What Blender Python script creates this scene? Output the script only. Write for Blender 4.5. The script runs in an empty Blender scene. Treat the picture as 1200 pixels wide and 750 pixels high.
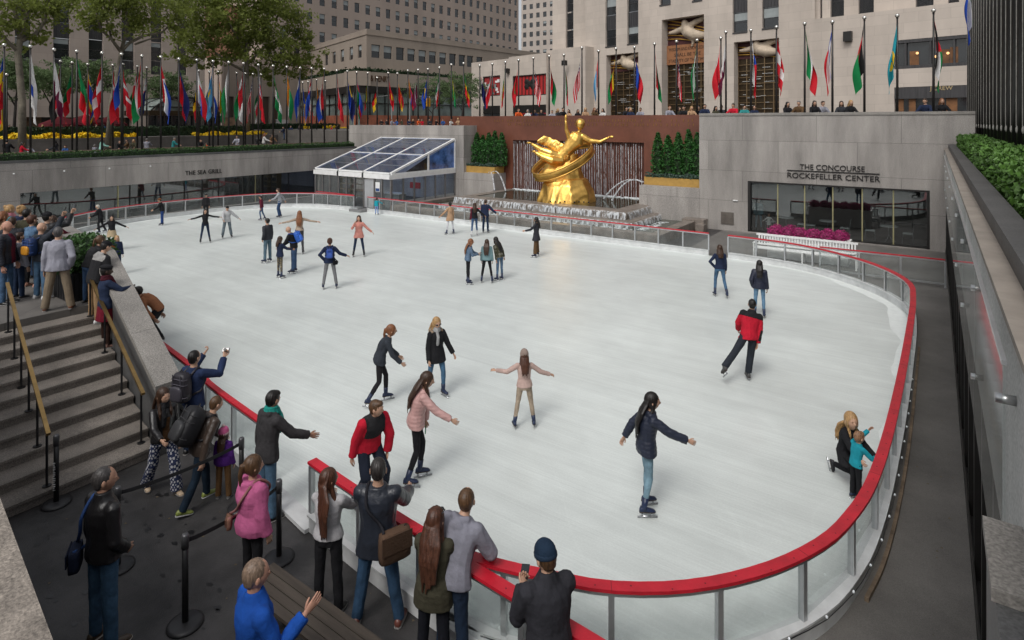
import bpy, math, random
import numpy as np
from mathutils import Vector, Matrix
random.seed(7); RNG = np.random.RandomState(7)
SC = bpy.context.scene
COL = SC.collection
R = math.radians
# ---------- camera model: x along the fountain wall, y away towards it, z up; ice at z = 0
F, YH, HC = 705.0, 143.0, 5.6
TH = math.atan(495 / 705.0); CT, ST = math.cos(TH), math.sin(TH)
def gp(px, py, z=0.0):                      # pixel on the plane at height z
    d = F * (HC - z) / (py - YH); t = (px - 600) / F
    return (d * (CT * t - ST), d * (ST * t + CT))
def on_y(px, Y):                            # pixel column on a plane y = Y -> x, depth
    t = (px - 600) / F; d = Y / (ST * t + CT)
    return d * (CT * t - ST), d
def on_x(px, X):
    t = (px - 600) / F; d = X / (CT * t - ST)
    return d * (ST * t + CT), d
def zat(py, d): return HC - (py - YH) * d / F
def view_dir(px):
    t = (px - 600) / F; v = np.array([CT * t - ST, ST * t + CT]); return v / np.linalg.norm(v)

# ---------- mesh builder
class MB:
    def __init__(s): s.v = []; s.f = []; s.m = []
    def add(s, vs, fs, m=0):
        o = len(s.v); s.v.extend([tuple(map(float, p)) for p in vs])
        for f in fs: s.f.append(tuple(i + o for i in f)); s.m.append(m)
        return s
    def quad(s, a, b, c, d, m=0): return s.add([a, b, c, d], [(0, 1, 2, 3)], m)
    def box(s, x0, y0, z0, x1, y1, z1, m=0):
        v = [(x0,y0,z0),(x1,y0,z0),(x1,y1,z0),(x0,y1,z0),(x0,y0,z1),(x1,y0,z1),(x1,y1,z1),(x0,y1,z1)]
        return s.add(v, [(3,2,1,0),(4,5,6,7),(0,1,5,4),(1,2,6,5),(2,3,7,6),(3,0,4,7)], m)
    def obox(s, o, u, v, w, m=0):           # oriented box: corner o, edge vectors u, v, w
        o, u, v, w = map(np.array, (o, u, v, w)); o = o.astype(float)
        P = [o, o+u, o+u+v, o+v, o+w, o+u+w, o+u+v+w, o+v+w]
        return s.add(P, [(3,2,1,0),(4,5,6,7),(0,1,5,4),(1,2,6,5),(2,3,7,6),(3,0,4,7)], m)
    def bar(s, p, q, wid, hgt, m=0):        # straight square bar from p to q
        p, q = np.array(p, float), np.array(q, float); d = q - p; L = np.linalg.norm(d); d /= L
        up = np.array([0, 0, 1.0]) if abs(d[2]) < .95 else np.array([0, 1.0, 0])
        a = np.cross(d, up); a /= np.linalg.norm(a); b = np.cross(a, d)
        return s.obox(p - a*wid/2 - b*hgt/2, a*wid, d*L, b*hgt, m)
    def prism(s, poly, z0, z1, m=0, top=None):
        n = len(poly); A = sum(poly[i][0]*poly[(i+1)%n][1]-poly[(i+1)%n][0]*poly[i][1] for i in range(n))
        if A < 0: poly = poly[::-1]
        v = [(x, y, z0) for x, y in poly] + [(x, y, z1) for x, y in poly]
        s.add(v, [tuple(range(n))[::-1]] + [(i, (i+1) % n, n+(i+1) % n, n+i) for i in range(n)], m)
        o = len(s.v) - 2*n; s.f.append(tuple(o+n+i for i in range(n))); s.m.append(m if top is None else top)
        return s
    def loft(s, C, U, V, n=10, m=0, cap=True):   # rings c + U cos + V sin
        o = len(s.v); k = len(C)
        ang = [2*math.pi*i/n for i in range(n)]
        for c, u, v in zip(C, U, V):
            c, u, v = map(np.asarray, (c, u, v))
            for a in ang: s.v.append(tuple(c + u*math.cos(a) + v*math.sin(a)))
        for j in range(k-1):
            for i in range(n):
                s.f.append((o+j*n+i, o+j*n+(i+1) % n, o+(j+1)*n+(i+1) % n, o+(j+1)*n+i)); s.m.append(m)
        if cap:
            s.f.append(tuple(o+i for i in range(n))[::-1]); s.m.append(m)
            s.f.append(tuple(o+(k-1)*n+i for i in range(n))); s.m.append(m)
        return s
    def tube(s, pts, r, n=8, m=0, round_ends=False, cap=True):
        P = [np.array(p, float) for p in pts]; k = len(P)
        r = list(r) if hasattr(r, '__len__') else [r]*k
        T = []
        for i in range(k):
            d = P[min(i+1, k-1)] - P[max(i-1, 0)]; T.append(d/(np.linalg.norm(d)+1e-9))
        up = np.array([0, 0, 1.0]) if abs(T[0][2]) < .9 else np.array([1.0, 0, 0])
        a = np.cross(T[0], up); a /= np.linalg.norm(a)
        C, U, V = [], [], []
        for i in range(k):
            a = a - T[i]*np.dot(a, T[i]); a /= np.linalg.norm(a); b = np.cross(T[i], a)
            if round_ends and i == 0:
                for q in (.95, .6): C.append(P[0]-T[0]*r[0]*q); w = math.sqrt(1-q*q); U.append(a*r[0]*w); V.append(b*r[0]*w)
            C.append(P[i]); U.append(a*r[i]); V.append(b*r[i])
            if round_ends and i == k-1:
                for q in (.6, .95): C.append(P[i]+T[i]*r[i]*q); w = math.sqrt(1-q*q); U.append(a*r[i]*w); V.append(b*r[i]*w)
        return s.loft(C, U, V, n, m, cap)
    def ball(s, c, r, n=10, k=7, m=0):
        rx, ry, rz = r if hasattr(r, '__len__') else (r, r, r)
        C, U, V = [], [], []
        for j in range(k):
            a = math.pi*(j+.35)/(k-.3); q, w = -math.cos(a), math.sin(a)
            C.append((c[0], c[1], c[2]+rz*q)); U.append((rx*w, 0, 0)); V.append((0, ry*w, 0))
        return s.loft(C, U, V, n, m)
    def mesh(s, name, mats, smooth=False):
        me = bpy.data.meshes.new(name); me.from_pydata(s.v, [], s.f)
        for mt in mats: me.materials.append(mt)
        if len(mats) > 1: me.polygons.foreach_set('material_index', s.m)
        if smooth: me.polygons.foreach_set('use_smooth', [True]*len(s.f))
        me.update(); return me
    def build(s, name, mats, parent=None, smooth=False, **kw):
        if not isinstance(mats, (list, tuple)): mats = [mats]
        return link(name, s.mesh(name, mats, smooth), parent, **kw)
def link(name, data, parent=None, label=None, cat=None, group=None, kind=None):
    o = bpy.data.objects.new(name, data); COL.objects.link(o)
    if parent is not None: o.parent = parent
    return tag(o, label, cat, group, kind)
def tag(o, label=None, cat=None, group=None, kind=None):
    if label: o['label'] = label
    if cat: o['category'] = cat
    if group: o['group'] = group
    if kind: o['kind'] = kind
    return o
def thing(name, label, cat, group=None, loc=(0,0,0)):
    o = link(name, None, None, label, cat, group); o.location = loc; o.empty_display_size = .2
    return o
def copy_tree(o, parent=None):
    c = o.copy(); COL.objects.link(c)
    if parent is not None: c.parent = parent
    for ch in list(o.children): copy_tree(ch, c)
    return c

# ---------- materials
_mats = {}
def mat(name, color, rough=.7, metal=0., var=.0, scale=3., bump=0., bscale=None, spec=.5, streak=False, cell=None, coat=0.):
    """principled material; var = colour variation by object-space noise, bump = height noise; cell = (w,h,mortar,dark) for block joints"""
    if name in _mats: return _mats[name]
    m = bpy.data.materials.new(name); m.use_nodes = True; N, L = m.node_tree.nodes, m.node_tree.links
    b = N['Principled BSDF']; b.inputs['Roughness'].default_value = rough; b.inputs['Metallic'].default_value = metal
    b.inputs['Specular IOR Level'].default_value = spec
    if coat: b.inputs['Coat Weight'].default_value = coat
    c4 = (*color, 1)
    b.inputs['Base Color'].default_value = c4
    src = None
    if var or bump or cell:
        tc = N.new('ShaderNodeTexCoord')
    if var:
        nz = N.new('ShaderNodeTexNoise'); nz.inputs['Scale'].default_value = scale; nz.inputs['Detail'].default_value = 6; nz.inputs['Roughness'].default_value = .65
        if streak:
            mp = N.new('ShaderNodeMapping'); mp.inputs['Scale'].default_value = streak if hasattr(streak, '__len__') else (1, 1, .12)
            L.new(tc.outputs['Object'], mp.inputs[0]); L.new(mp.outputs[0], nz.inputs['Vector'])
        else: L.new(tc.outputs['Object'], nz.inputs['Vector'])
        rp = N.new('ShaderNodeValToRGB'); rp.color_ramp.elements[0].position = .32; rp.color_ramp.elements[1].position = .68
        rp.color_ramp.elements[0].color = (*[x*(1-var) for x in color], 1); rp.color_ramp.elements[1].color = (*[min(1, x*(1+var)) for x in color], 1)
        L.new(nz.outputs['Fac'], rp.inputs[0]); src = rp.outputs[0]
    if cell:
        sp = N.new('ShaderNodeSeparateXYZ'); L.new(tc.outputs['Object'], sp.inputs[0])
        ad = N.new('ShaderNodeMath'); ad.operation = 'ADD'; L.new(sp.outputs[0], ad.inputs[0]); L.new(sp.outputs[1], ad.inputs[1])
        cb = N.new('ShaderNodeCombineXYZ'); L.new(ad.outputs[0], cb.inputs[0]); L.new(sp.outputs[2], cb.inputs[1])
        br = N.new('ShaderNodeTexBrick'); br.inputs['Scale'].default_value = 1
        br.inputs['Brick Width'].default_value = cell[0]; br.inputs['Row Height'].default_value = cell[1]; br.inputs['Mortar Size'].default_value = cell[2]
        br.inputs['Mortar Smooth'].default_value = .2
        br.inputs['Color1'].default_value = (1, 1, 1, 1); br.inputs['Color2'].default_value = (cell[4],)*3+(1,) if len(cell) > 4 else (.9, .9, .9, 1)
        br.inputs['Mortar'].default_value = (cell[3],)*3 + (1,); L.new(cb.outputs[0], br.inputs['Vector'])
        mx = N.new('ShaderNodeMix'); mx.data_type = 'RGBA'; mx.blend_type = 'MULTIPLY'; mx.inputs['Factor'].default_value = 1
        if src: L.new(src, mx.inputs['A'])
        else: mx.inputs['A'].default_value = c4
        L.new(br.outputs['Color'], mx.inputs['B']); src = mx.outputs['Result']
    if src: L.new(src, b.inputs['Base Color'])
    if bump:
        n2 = N.new('ShaderNodeTexNoise'); n2.inputs['Scale'].default_value = bscale or scale*6; n2.inputs['Detail'].default_value = 4
        L.new(tc.outputs['Object'], n2.inputs['Vector'])
        bp = N.new('ShaderNodeBump'); bp.inputs['Strength'].default_value = bump; bp.inputs['Distance'].default_value = .02
        L.new(n2.outputs['Fac'], bp.inputs['Height']); L.new(bp.outputs[0], b.inputs['Normal'])
    m.diffuse_color = c4; _mats[name] = m; return m
def speckle(m, scale=90., amt=.35):          # fine salt-and-pepper grain multiplied on (granite, terrazzo)
    N, L = m.node_tree.nodes, m.node_tree.links; b = N['Principled BSDF']
    src = b.inputs['Base Color'].links[0].from_socket if b.inputs['Base Color'].links else None
    tc = N.new('ShaderNodeTexCoord'); nz = N.new('ShaderNodeTexNoise'); nz.inputs['Scale'].default_value = scale; nz.inputs['Detail'].default_value = 3
    L.new(tc.outputs['Object'], nz.inputs['Vector'])
    mr = N.new('ShaderNodeMapRange'); mr.inputs[1].default_value = .3; mr.inputs[2].default_value = .7; mr.inputs[3].default_value = 1-amt; mr.inputs[4].default_value = 1+amt
    L.new(nz.outputs['Fac'], mr.inputs[0])
    mx = N.new('ShaderNodeMix'); mx.data_type = 'RGBA'; mx.blend_type = 'MULTIPLY'; mx.inputs['Factor'].default_value = 1
    if src: L.new(src, mx.inputs['A'])
    else: mx.inputs['A'].default_value = b.inputs['Base Color'].default_value
    L.new(mr.outputs[0], mx.inputs['B']); L.new(mx.outputs['Result'], b.inputs['Base Color']); return m
def glassmat(name, tint=(.97,.985,.98), refl=.12, ior=1.5, rough=.02, dirt=0.):
    if name in _mats: return _mats[name]
    m = bpy.data.materials.new(name); m.use_nodes = True; N, L = m.node_tree.nodes, m.node_tree.links
    N.clear(); out = N.new('ShaderNodeOutputMaterial')
    tr = N.new('ShaderNodeBsdfTransparent'); tr.inputs[0].default_value = (*tint, 1)
    gl = N.new('ShaderNodeBsdfGlossy'); gl.inputs['Roughness'].default_value = rough; gl.inputs['Color'].default_value = (.95, .97, .97, 1)
    fr = N.new('ShaderNodeFresnel'); fr.inputs['IOR'].default_value = ior
    ge_ = N.new('ShaderNodeNewGeometry'); iv = N.new('ShaderNodeMath'); iv.operation = 'SUBTRACT'; iv.inputs[0].default_value = 1; L.new(ge_.outputs['Backfacing'], iv.inputs[1])
    ml = N.new('ShaderNodeMath'); ml.operation = 'MULTIPLY'; L.new(fr.outputs[0], ml.inputs[0]); L.new(iv.outputs[0], ml.inputs[1])
    mx = N.new('ShaderNodeMixShader'); L.new(ml.outputs[0], mx.inputs[0]); L.new(tr.outputs[0], mx.inputs[1]); L.new(gl.outputs[0], mx.inputs[2])
    last = mx.outputs[0]
    if dirt:
        df = N.new('ShaderNodeBsdfDiffuse'); df.inputs[0].default_value = (.55, .58, .58, 1)
        tc = N.new('ShaderNodeTexCoord'); nz = N.new('ShaderNodeTexNoise'); nz.inputs['Scale'].default_value = 2.5; nz.inputs['Detail'].default_value = 8
        L.new(tc.outputs['Object'], nz.inputs['Vector'])
        mr = N.new('ShaderNodeMapRange'); mr.inputs[1].default_value = .35; mr.inputs[2].default_value = .75; mr.inputs[3].default_value = dirt*.4; mr.inputs[4].default_value = dirt*1.6
        L.new(nz.outputs['Fac'], mr.inputs[0])
        m2 = N.new('ShaderNodeMixShader'); L.new(mr.outputs[0], m2.inputs[0]); L.new(last, m2.inputs[1]); L.new(df.outputs[0], m2.inputs[2]); last = m2.outputs[0]
    L.new(last, out.inputs['Surface']); _mats[name] = m; return m
def leafy(m, amt=.42):                      # let daylight through the leaves
    N, L = m.node_tree.nodes, m.node_tree.links; b = N['Principled BSDF']; out = N['Material Output']
    t = N.new('ShaderNodeBsdfTranslucent'); mx = N.new('ShaderNodeMixShader'); mx.inputs[0].default_value = amt
    if b.inputs['Base Color'].links: L.new(b.inputs['Base Color'].links[0].from_socket, t.inputs[0])
    L.new(b.outputs[0], mx.inputs[1]); L.new(t.outputs[0], mx.inputs[2]); L.new(mx.outputs[0], out.inputs['Surface']); return m
def fabric(color, kind='cloth'):
    k = kind + '_%02x%02x%02x' % tuple(int(min(1, c)*255) for c in color)
    if kind == 'leather': return mat(k, color, .38, 0, .25, 5, .25, 30)
    if kind == 'nylon': return mat(k, color, .5, 0, .16, 4, .2, 25, spec=.4)
    if kind == 'denim': return mat(k, color, .85, 0, .38, 5, .3, 45, spec=.2)
    return mat(k, color, .88, 0, .2, 5, .3, 40, spec=.2)
def hairmat(c): return mat('hair_%02x%02x%02x' % tuple(int(x*255) for x in c), c, .42, 0, .5, 22, .22, 70, spec=.4, streak=(2.2, 2.2, .35))
def skinmat(c): return mat('skin_%02x%02x%02x' % tuple(int(x*255) for x in c), c, .5, 0, .12, 9, spec=.35)

def text_obj(name, body, mt, size, loc, rot, parent, depth=.02, align='LEFT', sx=1., spacing=1.):
    cu = bpy.data.curves.new(name, 'FONT'); cu.body = body; cu.size = size; cu.extrude = depth; cu.align_x = align; cu.space_character = spacing
    o = bpy.data.objects.new(name, cu); COL.objects.link(o)
    bpy.context.view_layer.update()
    me = bpy.data.meshes.new_from_object(o.evaluated_get(bpy.context.evaluated_depsgraph_get()))
    bpy.data.objects.remove(o); bpy.data.curves.remove(cu)
    me.materials.clear(); me.materials.append(mt)
    o = link(name, me, parent); o.location = loc; o.rotation_euler = rot; o.scale = (sx, 1, 1)
    return o
# ================= PEOPLE =================
def nrm(v): v = np.asarray(v, float); return v/(np.linalg.norm(v)+1e-9)
def hand_template(curl, spread=1.):
    mb = MB()
    ys = [-.03, -.01, .02, .05, .075, .09]; wx = [.024, .026, .034, .040, .041, .036]; th = [.020, .019, .017, .016, .0135, .010]
    mb.loft([(0, y, 0) for y in ys], [(w, 0, 0) for w in wx], [(0, 0, t) for t in th], 12)
    for bx, L, r in ((-.031, .060, .0082), (-.0105, .074, .0090), (.0105, .080, .0092), (.031, .071, .0090)):
        p = np.array([bx, .078, 0.]); a = 0; pts = [np.array([bx*.8, .05, 0.]), p]; rr = [r, r*1.04]
        for q, (fr, cu) in enumerate(zip((.45, .31, .24), curl)):
            a += R(cu); p = p + L*fr*np.array([bx*1.6*spread*(1-q*.4), math.cos(a), math.sin(a)]); pts.append(p); rr.append(r*(1, .92, .74)[q])
        mb.tube(pts, rr, 7, round_ends=True)
    t = [(.014, .005, .004), (.034, .024, .008), (.050, .050, .016), (.056, .078, .022)]
    mb.tube(t, [.013, .0125, .0105, .0085], 7, round_ends=True)
    return mb
HANDS = {'relax': hand_template((18, 28, 22)), 'open': hand_template((4, 6, 5), 1.6), 'grip': hand_template((48, 62, 45), .6)}
def head_template(n=28, k=24):
    """skull with brow, sockets, nose, lips, chin, ears; mats 0 skin 1 lips 2 white 3 iris 4 brow"""
    mb = MB(); C = []
    for j in range(k+1):
        e = -math.pi/2 + math.pi*j/k
        for i in range(n):
            # denser columns on the face side (a = 0 is +y)
            u = 2*math.pi*i/n; a = u - .45*math.sin(u)
            x, y, z = math.sin(a)*math.cos(e), math.cos(a)*math.cos(e), math.sin(e)
            X, Y, Z = .075*x, .097*y, .116*z
            if z < 0:
                X *= 1 - .30*z*z - .06*(-z)
                if y < 0: Y *= 1 - .42*(-z)
                else: Y *= 1 - .06*(-z)
            if y > 0:
                f = y*y
                Y *= .94
                g = lambda cx, cz, sx, sz: math.exp(-((X-cx)/sx)**2 - ((Z-cz)/sz)**2)
                Y += f*(.021*g(0, -.022, .011, .012) + .014*g(0, -.006, .009, .018) + .006*g(0, .026, .045, .010))
                for s in (-1, 1): Y -= f*.010*g(s*.031, .004, .015, .011); Y += f*.004*g(s*.042, -.03, .018, .018)
                Y += f*(.007*g(0, -.060, .020, .007) + .006*g(0, -.071, .017, .006) - .004*g(0, -.083, .02, .006) + .010*g(0, -.100, .022, .014))
            C.append((X, Y, Z))
    fs, ms = [], []
    for j in range(k):
        for i in range(n):
            q = (j*n+i, j*n+(i+1) % n, (j+1)*n+(i+1) % n, (j+1)*n+i); fs.append(q)
            c = np.mean([C[t] for t in q], axis=0)
            ms.append(1 if c[1] > .07 and abs(c[0]) < .024 and -.0745 < c[2] < -.057 else 0)
    o = len(mb.v); mb.v += C; mb.f += [q[::-1] for q in fs]; mb.m += ms
    mb.f = [tuple(reversed(q)) for q in mb.f]
    for s in (-1, 1):
        mb.ball((s*.031, .0735, .004), (.0135, .0115, .0085), 8, 6, 2); mb.ball((s*.031, .082, .004), (.0055, .0045, .0058), 6, 5, 3)
        mb.tube([(s*.015, .0885, .020), (s*.032, .0870, .0245), (s*.046, .076, .019)], [.0032, .0042, .0028], 5, 4)
        mb.ball((s*.078, -.008, -.008), (.010, .019, .031), 8, 6, 0)
    return mb
HEAD = head_template(); HEAD_LO = head_template(16, 12)
PR = {  # arm presets: upper (forward pitch, outward), fore (forward pitch, outward) in degrees from hanging
 'down': (0, 9, 14, 5), 'relax': (-4, 12, 22, 2), 'fwd': (48, 12, 76, 0), 'out': (12, 72, 14, 80), 'outlow': (5, 44, 16, 50), 'outmid': (12, 58, 22, 62),
 'pocket': (-20, 17, 30, -12), 'phone': (28, 10, 108, -30), 'camera': (72, 22, 142, -14), 'rail': (52, 20, 84, -34), 'reach': (66, 16, 80, 10),
 'up': (140, 22, 165, 10), 'cross': (34, 22, 74, -62), 'mouth': (48, 22, 158, -28), 'back': (-34, 16, -16, 10), 'knee': (34, 16, 18, -4), 'hip': (-12, 40, 12, -40), 'side': (10, 40, 40, 60)}
LP = {'stand': ((0, 3, 0, 3), (0, 3, 0, 3)), 'wide': ((0, 9, 0, 9), (0, 9, 0, 9)), 'walk': ((20, 3, 4, 3), (-14, 3, -30, 3)),
 'skL': ((14, 4, -8, 4), (-6, 6, -22, 8)), 'skR': ((-6, 6, -22, 8), (14, 4, -8, 4)), 'soft': ((14, 5, -12, 5), (10, 5, -14, 5)),
 'bend': ((34, 9, -26, 9), (30, 9, -28, 9)), 'pushL': ((-26, 24, -30, 26), (14, 0, -8, 0)), 'kneel': ((6, 4, -82, 4), (74, 6, -12, 4)), 'sit': ((84, 8, 0, 5), (84, 8, 0, 5))}
MR = [(-.08,.165,.115),(0,.172,.12),(.08,.162,.115),(.16,.15,.107),(.25,.158,.112),(.34,.172,.12),(.42,.178,.113),(.47,.158,.098),(.51,.095,.078),(.545,.066,.066)]
FR = [(-.08,.166,.118),(0,.174,.122),(.08,.156,.110),(.16,.130,.096),(.25,.136,.106),(.34,.148,.122),(.42,.150,.104),(.47,.130,.086),(.51,.078,.068),(.545,.056,.058)]
PEOPLE = []
def wr(co, n, amp, fr, seed):
    r = np.random.RandomState(seed); d = np.zeros(len(co)); q = co.copy()
    for i in range(3):      # warp the domain so that folds wander instead of repeating
        k = r.normal(size=(3, 3))*(7+5*i)*fr/16; q = q + .035*16/fr*np.sin(co@k + r.uniform(0, 6, 3))/(1+i)
    for i in range(4):
        k = r.normal(size=3)*fr*(.7+.55*i); k[2] *= .8; s_ = np.sin(q@k + r.uniform(0, 6)); d += (.6*s_ + .4*(1-2*np.abs(s_)))/(1.3+.8*i)
    return co + n*(amp*d)[:, None]
def person(label, at, H, yaw, sex='m', lean=0, side=0, twist=0, legs='stand', aL='down', aR='down', skin=(.48,.29,.2), hair=('short', (.03,.018,.012)), hat=None,
           top=((.02,.02,.025),), pants=((.02,.025,.04),), shoes=('shoe', (.02,.02,.02)), head=(0, 0), near=1, scarf=None, skirt=None, group=None, hands=('relax', 'relax'), turn=0, glove=None, cat='person', strapless=True, toe=(6, 6)):
    """registers one person; H = height of the posed figure from ground to top"""
    sd = len(PEOPLE)+11; fem = sex == 'f'; kid = H < 1.35
    s = (1.68 if fem else 1.77)/1.75; hs = 1.0/s*(1.38 if kid else 1.06); U = np.array([0, 0, 1.]); Rt = np.array([1., 0, 0]); Fw = np.array([0, 1., 0])
    def dr(p, a, sg, fr=None):
        r_, f_, u_ = fr if fr else (Rt, Fw, U)
        p, a = R(p), R(a); return -u_*math.cos(p)*math.cos(a) + f_*math.sin(p)*math.cos(a) + r_*sg*math.sin(a)
    sk = shoes[0] == 'skate'; ah = (.165 if sk else .08)*s
    LG = LP[legs] if isinstance(legs, str) else legs
    hip = {}; kn = {}; an = {}
    for i, sg in enumerate((-1, 1)):
        g = LG[i]; hip[sg] = np.array([sg*.092*s, 0, 0]); kn[sg] = hip[sg] + dr(g[0], g[1], sg)*.43*s; an[sg] = kn[sg] + dr(g[2], g[3], sg)*.42*s
    zl = min(an[1][2], an[-1][2]) - ah
    if legs == 'kneel': zl = min(kn[-1][2] - .07*s, an[1][2]-ah)
    off = np.array([-(an[1][0]+an[-1][0])/2, -(an[1][1]+an[-1][1])/2, -zl])
    if legs == 'kneel': off[:2] = (0, -.1)
    P0 = off.copy()
    for q in (hip, kn, an):
        for sg in q: q[sg] = q[sg] + off
    # spine
    hsn = np.linspace(-.1, .56, 34); pos = []; frs = []; p = P0.copy()
    def frame(h):
        f = min(1, max(0, (h+.02)/.36)); a = R(lean)*(.3+.7*f); b = R(side)*(.3+.7*f); tw = R(twist)*f
        u = nrm([math.sin(b), math.sin(a)*math.cos(b), math.cos(a)*math.cos(b)]); r = np.array([math.cos(tw), math.sin(tw), 0]); r = nrm(r - u*np.dot(r, u)); return r, np.cross(u, r), u
    i0 = int(np.argmin(abs(hsn))); P = [None]*len(hsn); P[i0] = p
    for i in range(i0+1, len(hsn)): P[i] = P[i-1] + frame((hsn[i]+hsn[i-1])/2)[2]*(hsn[i]-hsn[i-1])*s
    for i in range(i0-1, -1, -1): P[i] = P[i+1] - U*(hsn[i+1]-hsn[i])*s
    PA = np.array(P)
    def sp(h): return np.array([np.interp(h, hsn, PA[:, j]) for j in range(3)])
    cf = frame(.45); sw = (.155 if fem else .178)*s
    RA = FR if fem else MR; lim = .86 if fem else 1.0
    sh, el, wrs, fd = {}, {}, {}, {}
    for sg, a in ((-1, aL), (1, aR)):
        q = PR[a] if isinstance(a, str) else a
        sh[sg] = sp(.455) + cf[0]*sg*sw + cf[2]*(.02*s if q[0] > 90 else 0)
        el[sg] = sh[sg] + dr(q[0], q[1], sg, cf)*.295*s; fd[sg] = dr(q[2], q[3], sg, cf); wrs[sg] = el[sg] + fd[sg]*.25*s
    # head
    hz = R(head[0]); hp = R(head[1]); nd = nrm(cf[2]*.55 + U*.45)
    hc = sp(.535) + nd*(.150 if not fem else .148)*s + cf[1]*.018*s
    fwd = nrm(np.array([math.sin(hz)*math.cos(hp), math.cos(hz)*math.cos(hp), -math.sin(hp)])); hr = nrm(np.cross(fwd, U)); hu = np.cross(hr, fwd)
    HM = np.array([hr, fwd, hu]).T*(s*hs*1.0)
    def hx(mb, src):
        o = len(mb.v); V = np.array(src.v)@HM.T + hc; mb.v += [tuple(v) for v in V]; mb.f += [tuple(i+o for i in f) for f in src.f]; mb.m += list(src.m)
    parts = []   # name, MB, mats, voxel, post, smooth
    vx = {2: .011, 1: .016, 0: .026}[near]
    SKN = skinmat(skin); GL = fabric(glove) if glove else SKN
    # --- body: torso, limbs, neck fused; head and hands joined at neck and wrist
    b = MB()
    lv = [r for r in RA]
    b.loft([sp(h) for h, _, _ in lv], [frame(h)[0]*rx*.88*s for h, rx, _ in lv], [frame(h)[1]*ry*.88*s for h, _, ry in lv], 12)
    for sg in (-1, 1):
        b.tube([sh[sg]*.9+sp(.43)*.1, sh[sg], el[sg], wrs[sg], wrs[sg]+fd[sg]*.02*s], np.array([.05, .05, .039, .028, .025])*s*lim, 9, round_ends=True)
        b.tube([hip[sg]+U*.02, kn[sg], (kn[sg]*.6+an[sg]*.4), an[sg], an[sg]-U*.03*s], np.array([.062, .043, .042, .030, .030])*s*(.95 if fem else 1), 9, round_ends=True)
    b.tube([sp(.49), hc-hu*.06*s-fwd*.012*s, hc-hu*.01*s-fwd*.012*s], np.array([.058, .052, .05])*s*(.88 if fem else 1), 10)
    bx = MB(); hx(bx, HEAD if near else HEAD_LO)
    for sg, hn in ((-1, hands[0]), (1, hands[1])):
        D = fd[sg]; T = cf[1]*.85 + U*.5; T = T - D*np.dot(T, D)
        if np.linalg.norm(T) < .2: T = cf[2]-D*np.dot(cf[2], D)
        T = nrm(T); Z = np.cross(T, D)*(1 if sg > 0 else -1)
        M3 = np.array([T, D, Z]).T*s*(.88 if fem else .97); src = HANDS[hn]; o = len(bx.v)
        V = np.array(src.v)@M3.T + wrs[sg] + D*.035*s
        bx.v += [tuple(v) for v in V]; bx.f += [tuple(i+o for i in (f if sg > 0 else f[::-1])) for f in src.f]; bx.m += [5]*len(src.f)
    lips = tuple(np.array(skin)*np.array([.85, .55, .55])); hcol = hair[1]
    bm = [SKN, mat('lip_%02x' % int(skin[0]*255), (.36 if skin[0] > .2 else .12, .12 if skin[0] > .2 else .05, .11 if skin[0] > .2 else .05), .4), mat('eye_white', (.75, .73, .7), .25), mat('iris', (.03, .02, .015), .2), hairmat(hcol), GL]
    parts.append(('person', b, bm, vx*1.15, None, bx))
    # --- top garment
    tp = dict(kind='cloth', tk=.014, hem=.10, hood=None, zone=None, flare=0, collar=.0, fit=1.0, amp=.0052)
    tc = top[0]
    if len(top) > 1: tp.update(top[1])
    t = tp['tk']*s; g = MB(); hb = -(tp['hem'] if tp['hem'] > .165 or tp['hem'] < .03 else tp['hem']-.035)
    hl = [h for h in [r[0] for r in RA] if h > max(hb, -.08)+.015]
    if hb < -.08:
        n = max(2, int((-hb-.06)/.08)); low = list(np.linspace(hb, -.08, n))
    else: low = [hb]
    def rad(h): return (np.interp(h, [r[0] for r in RA], [r[1] for r in RA])*s*tp['fit'], np.interp(h, [r[0] for r in RA], [r[2] for r in RA])*s*tp['fit'])
    C, Uu, Vv = [], [], []
    for h in low:
        rx, ry = rad(max(h, -.08)); c = sp(h) if h > -.1 else sp(-.1)-U*(-.1-h)*s
        if h < -.05:      # follow the thighs so that the coat covers them
            f = min(1, (-h)/.43); L_ = hip[-1]+(kn[-1]-hip[-1])*f; R_ = hip[1]+(kn[1]-hip[1])*f
            c = np.array([(L_[0]+R_[0])/2, (L_[1]+R_[1])/2, c[2]]); rx = max(rx, abs(L_[0]-R_[0])/2+.095*s); ry = max(ry, abs(L_[1]-R_[1])/2+.10*s)
            rx += tp['flare']*(-h); ry += tp['flare']*(-h)
        fr_ = frame(max(h, 0)); C.append(c); Uu.append(fr_[0]*(rx+t)); Vv.append(fr_[1]*(ry+t))
    for h in hl:
        rx, ry = rad(h); fr_ = frame(h); k = 1 if h < .46 else (.8 if h < .5 else .75)
        C.append(sp(h)); Uu.append(fr_[0]*(rx+t*k)); Vv.append(fr_[1]*(ry+t*k))
    if tp['collar']:
        C.append(sp(.555)+nd*tp['collar']*s); Uu.append(cf[0]*.068*s); Vv.append(cf[1]*.074*s)
    g.loft(C, Uu, Vv, 14)
    for sg in (-1, 1):
        sr = np.array([.058, .062, .056, .051, .046, .041])*s*lim*tp['fit'] + t*.75
        sl = .9 if not tp.get('short') else .0
        e_ = el[sg]; w_ = wrs[sg] + fd[sg]*.012*s
        g.tube([sh[sg]*.75+sp(.44)*.25, sh[sg], (sh[sg]+e_)/2, e_, (e_+w_)/2, w_], sr, 10, round_ends=False)
        g.ball(sh[sg]-cf[2]*.004*s, (sr[1]*1.0,)*3, 8, 6)
        g.ball(e_, (sr[3]*1.0,)*3, 8, 6)
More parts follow.
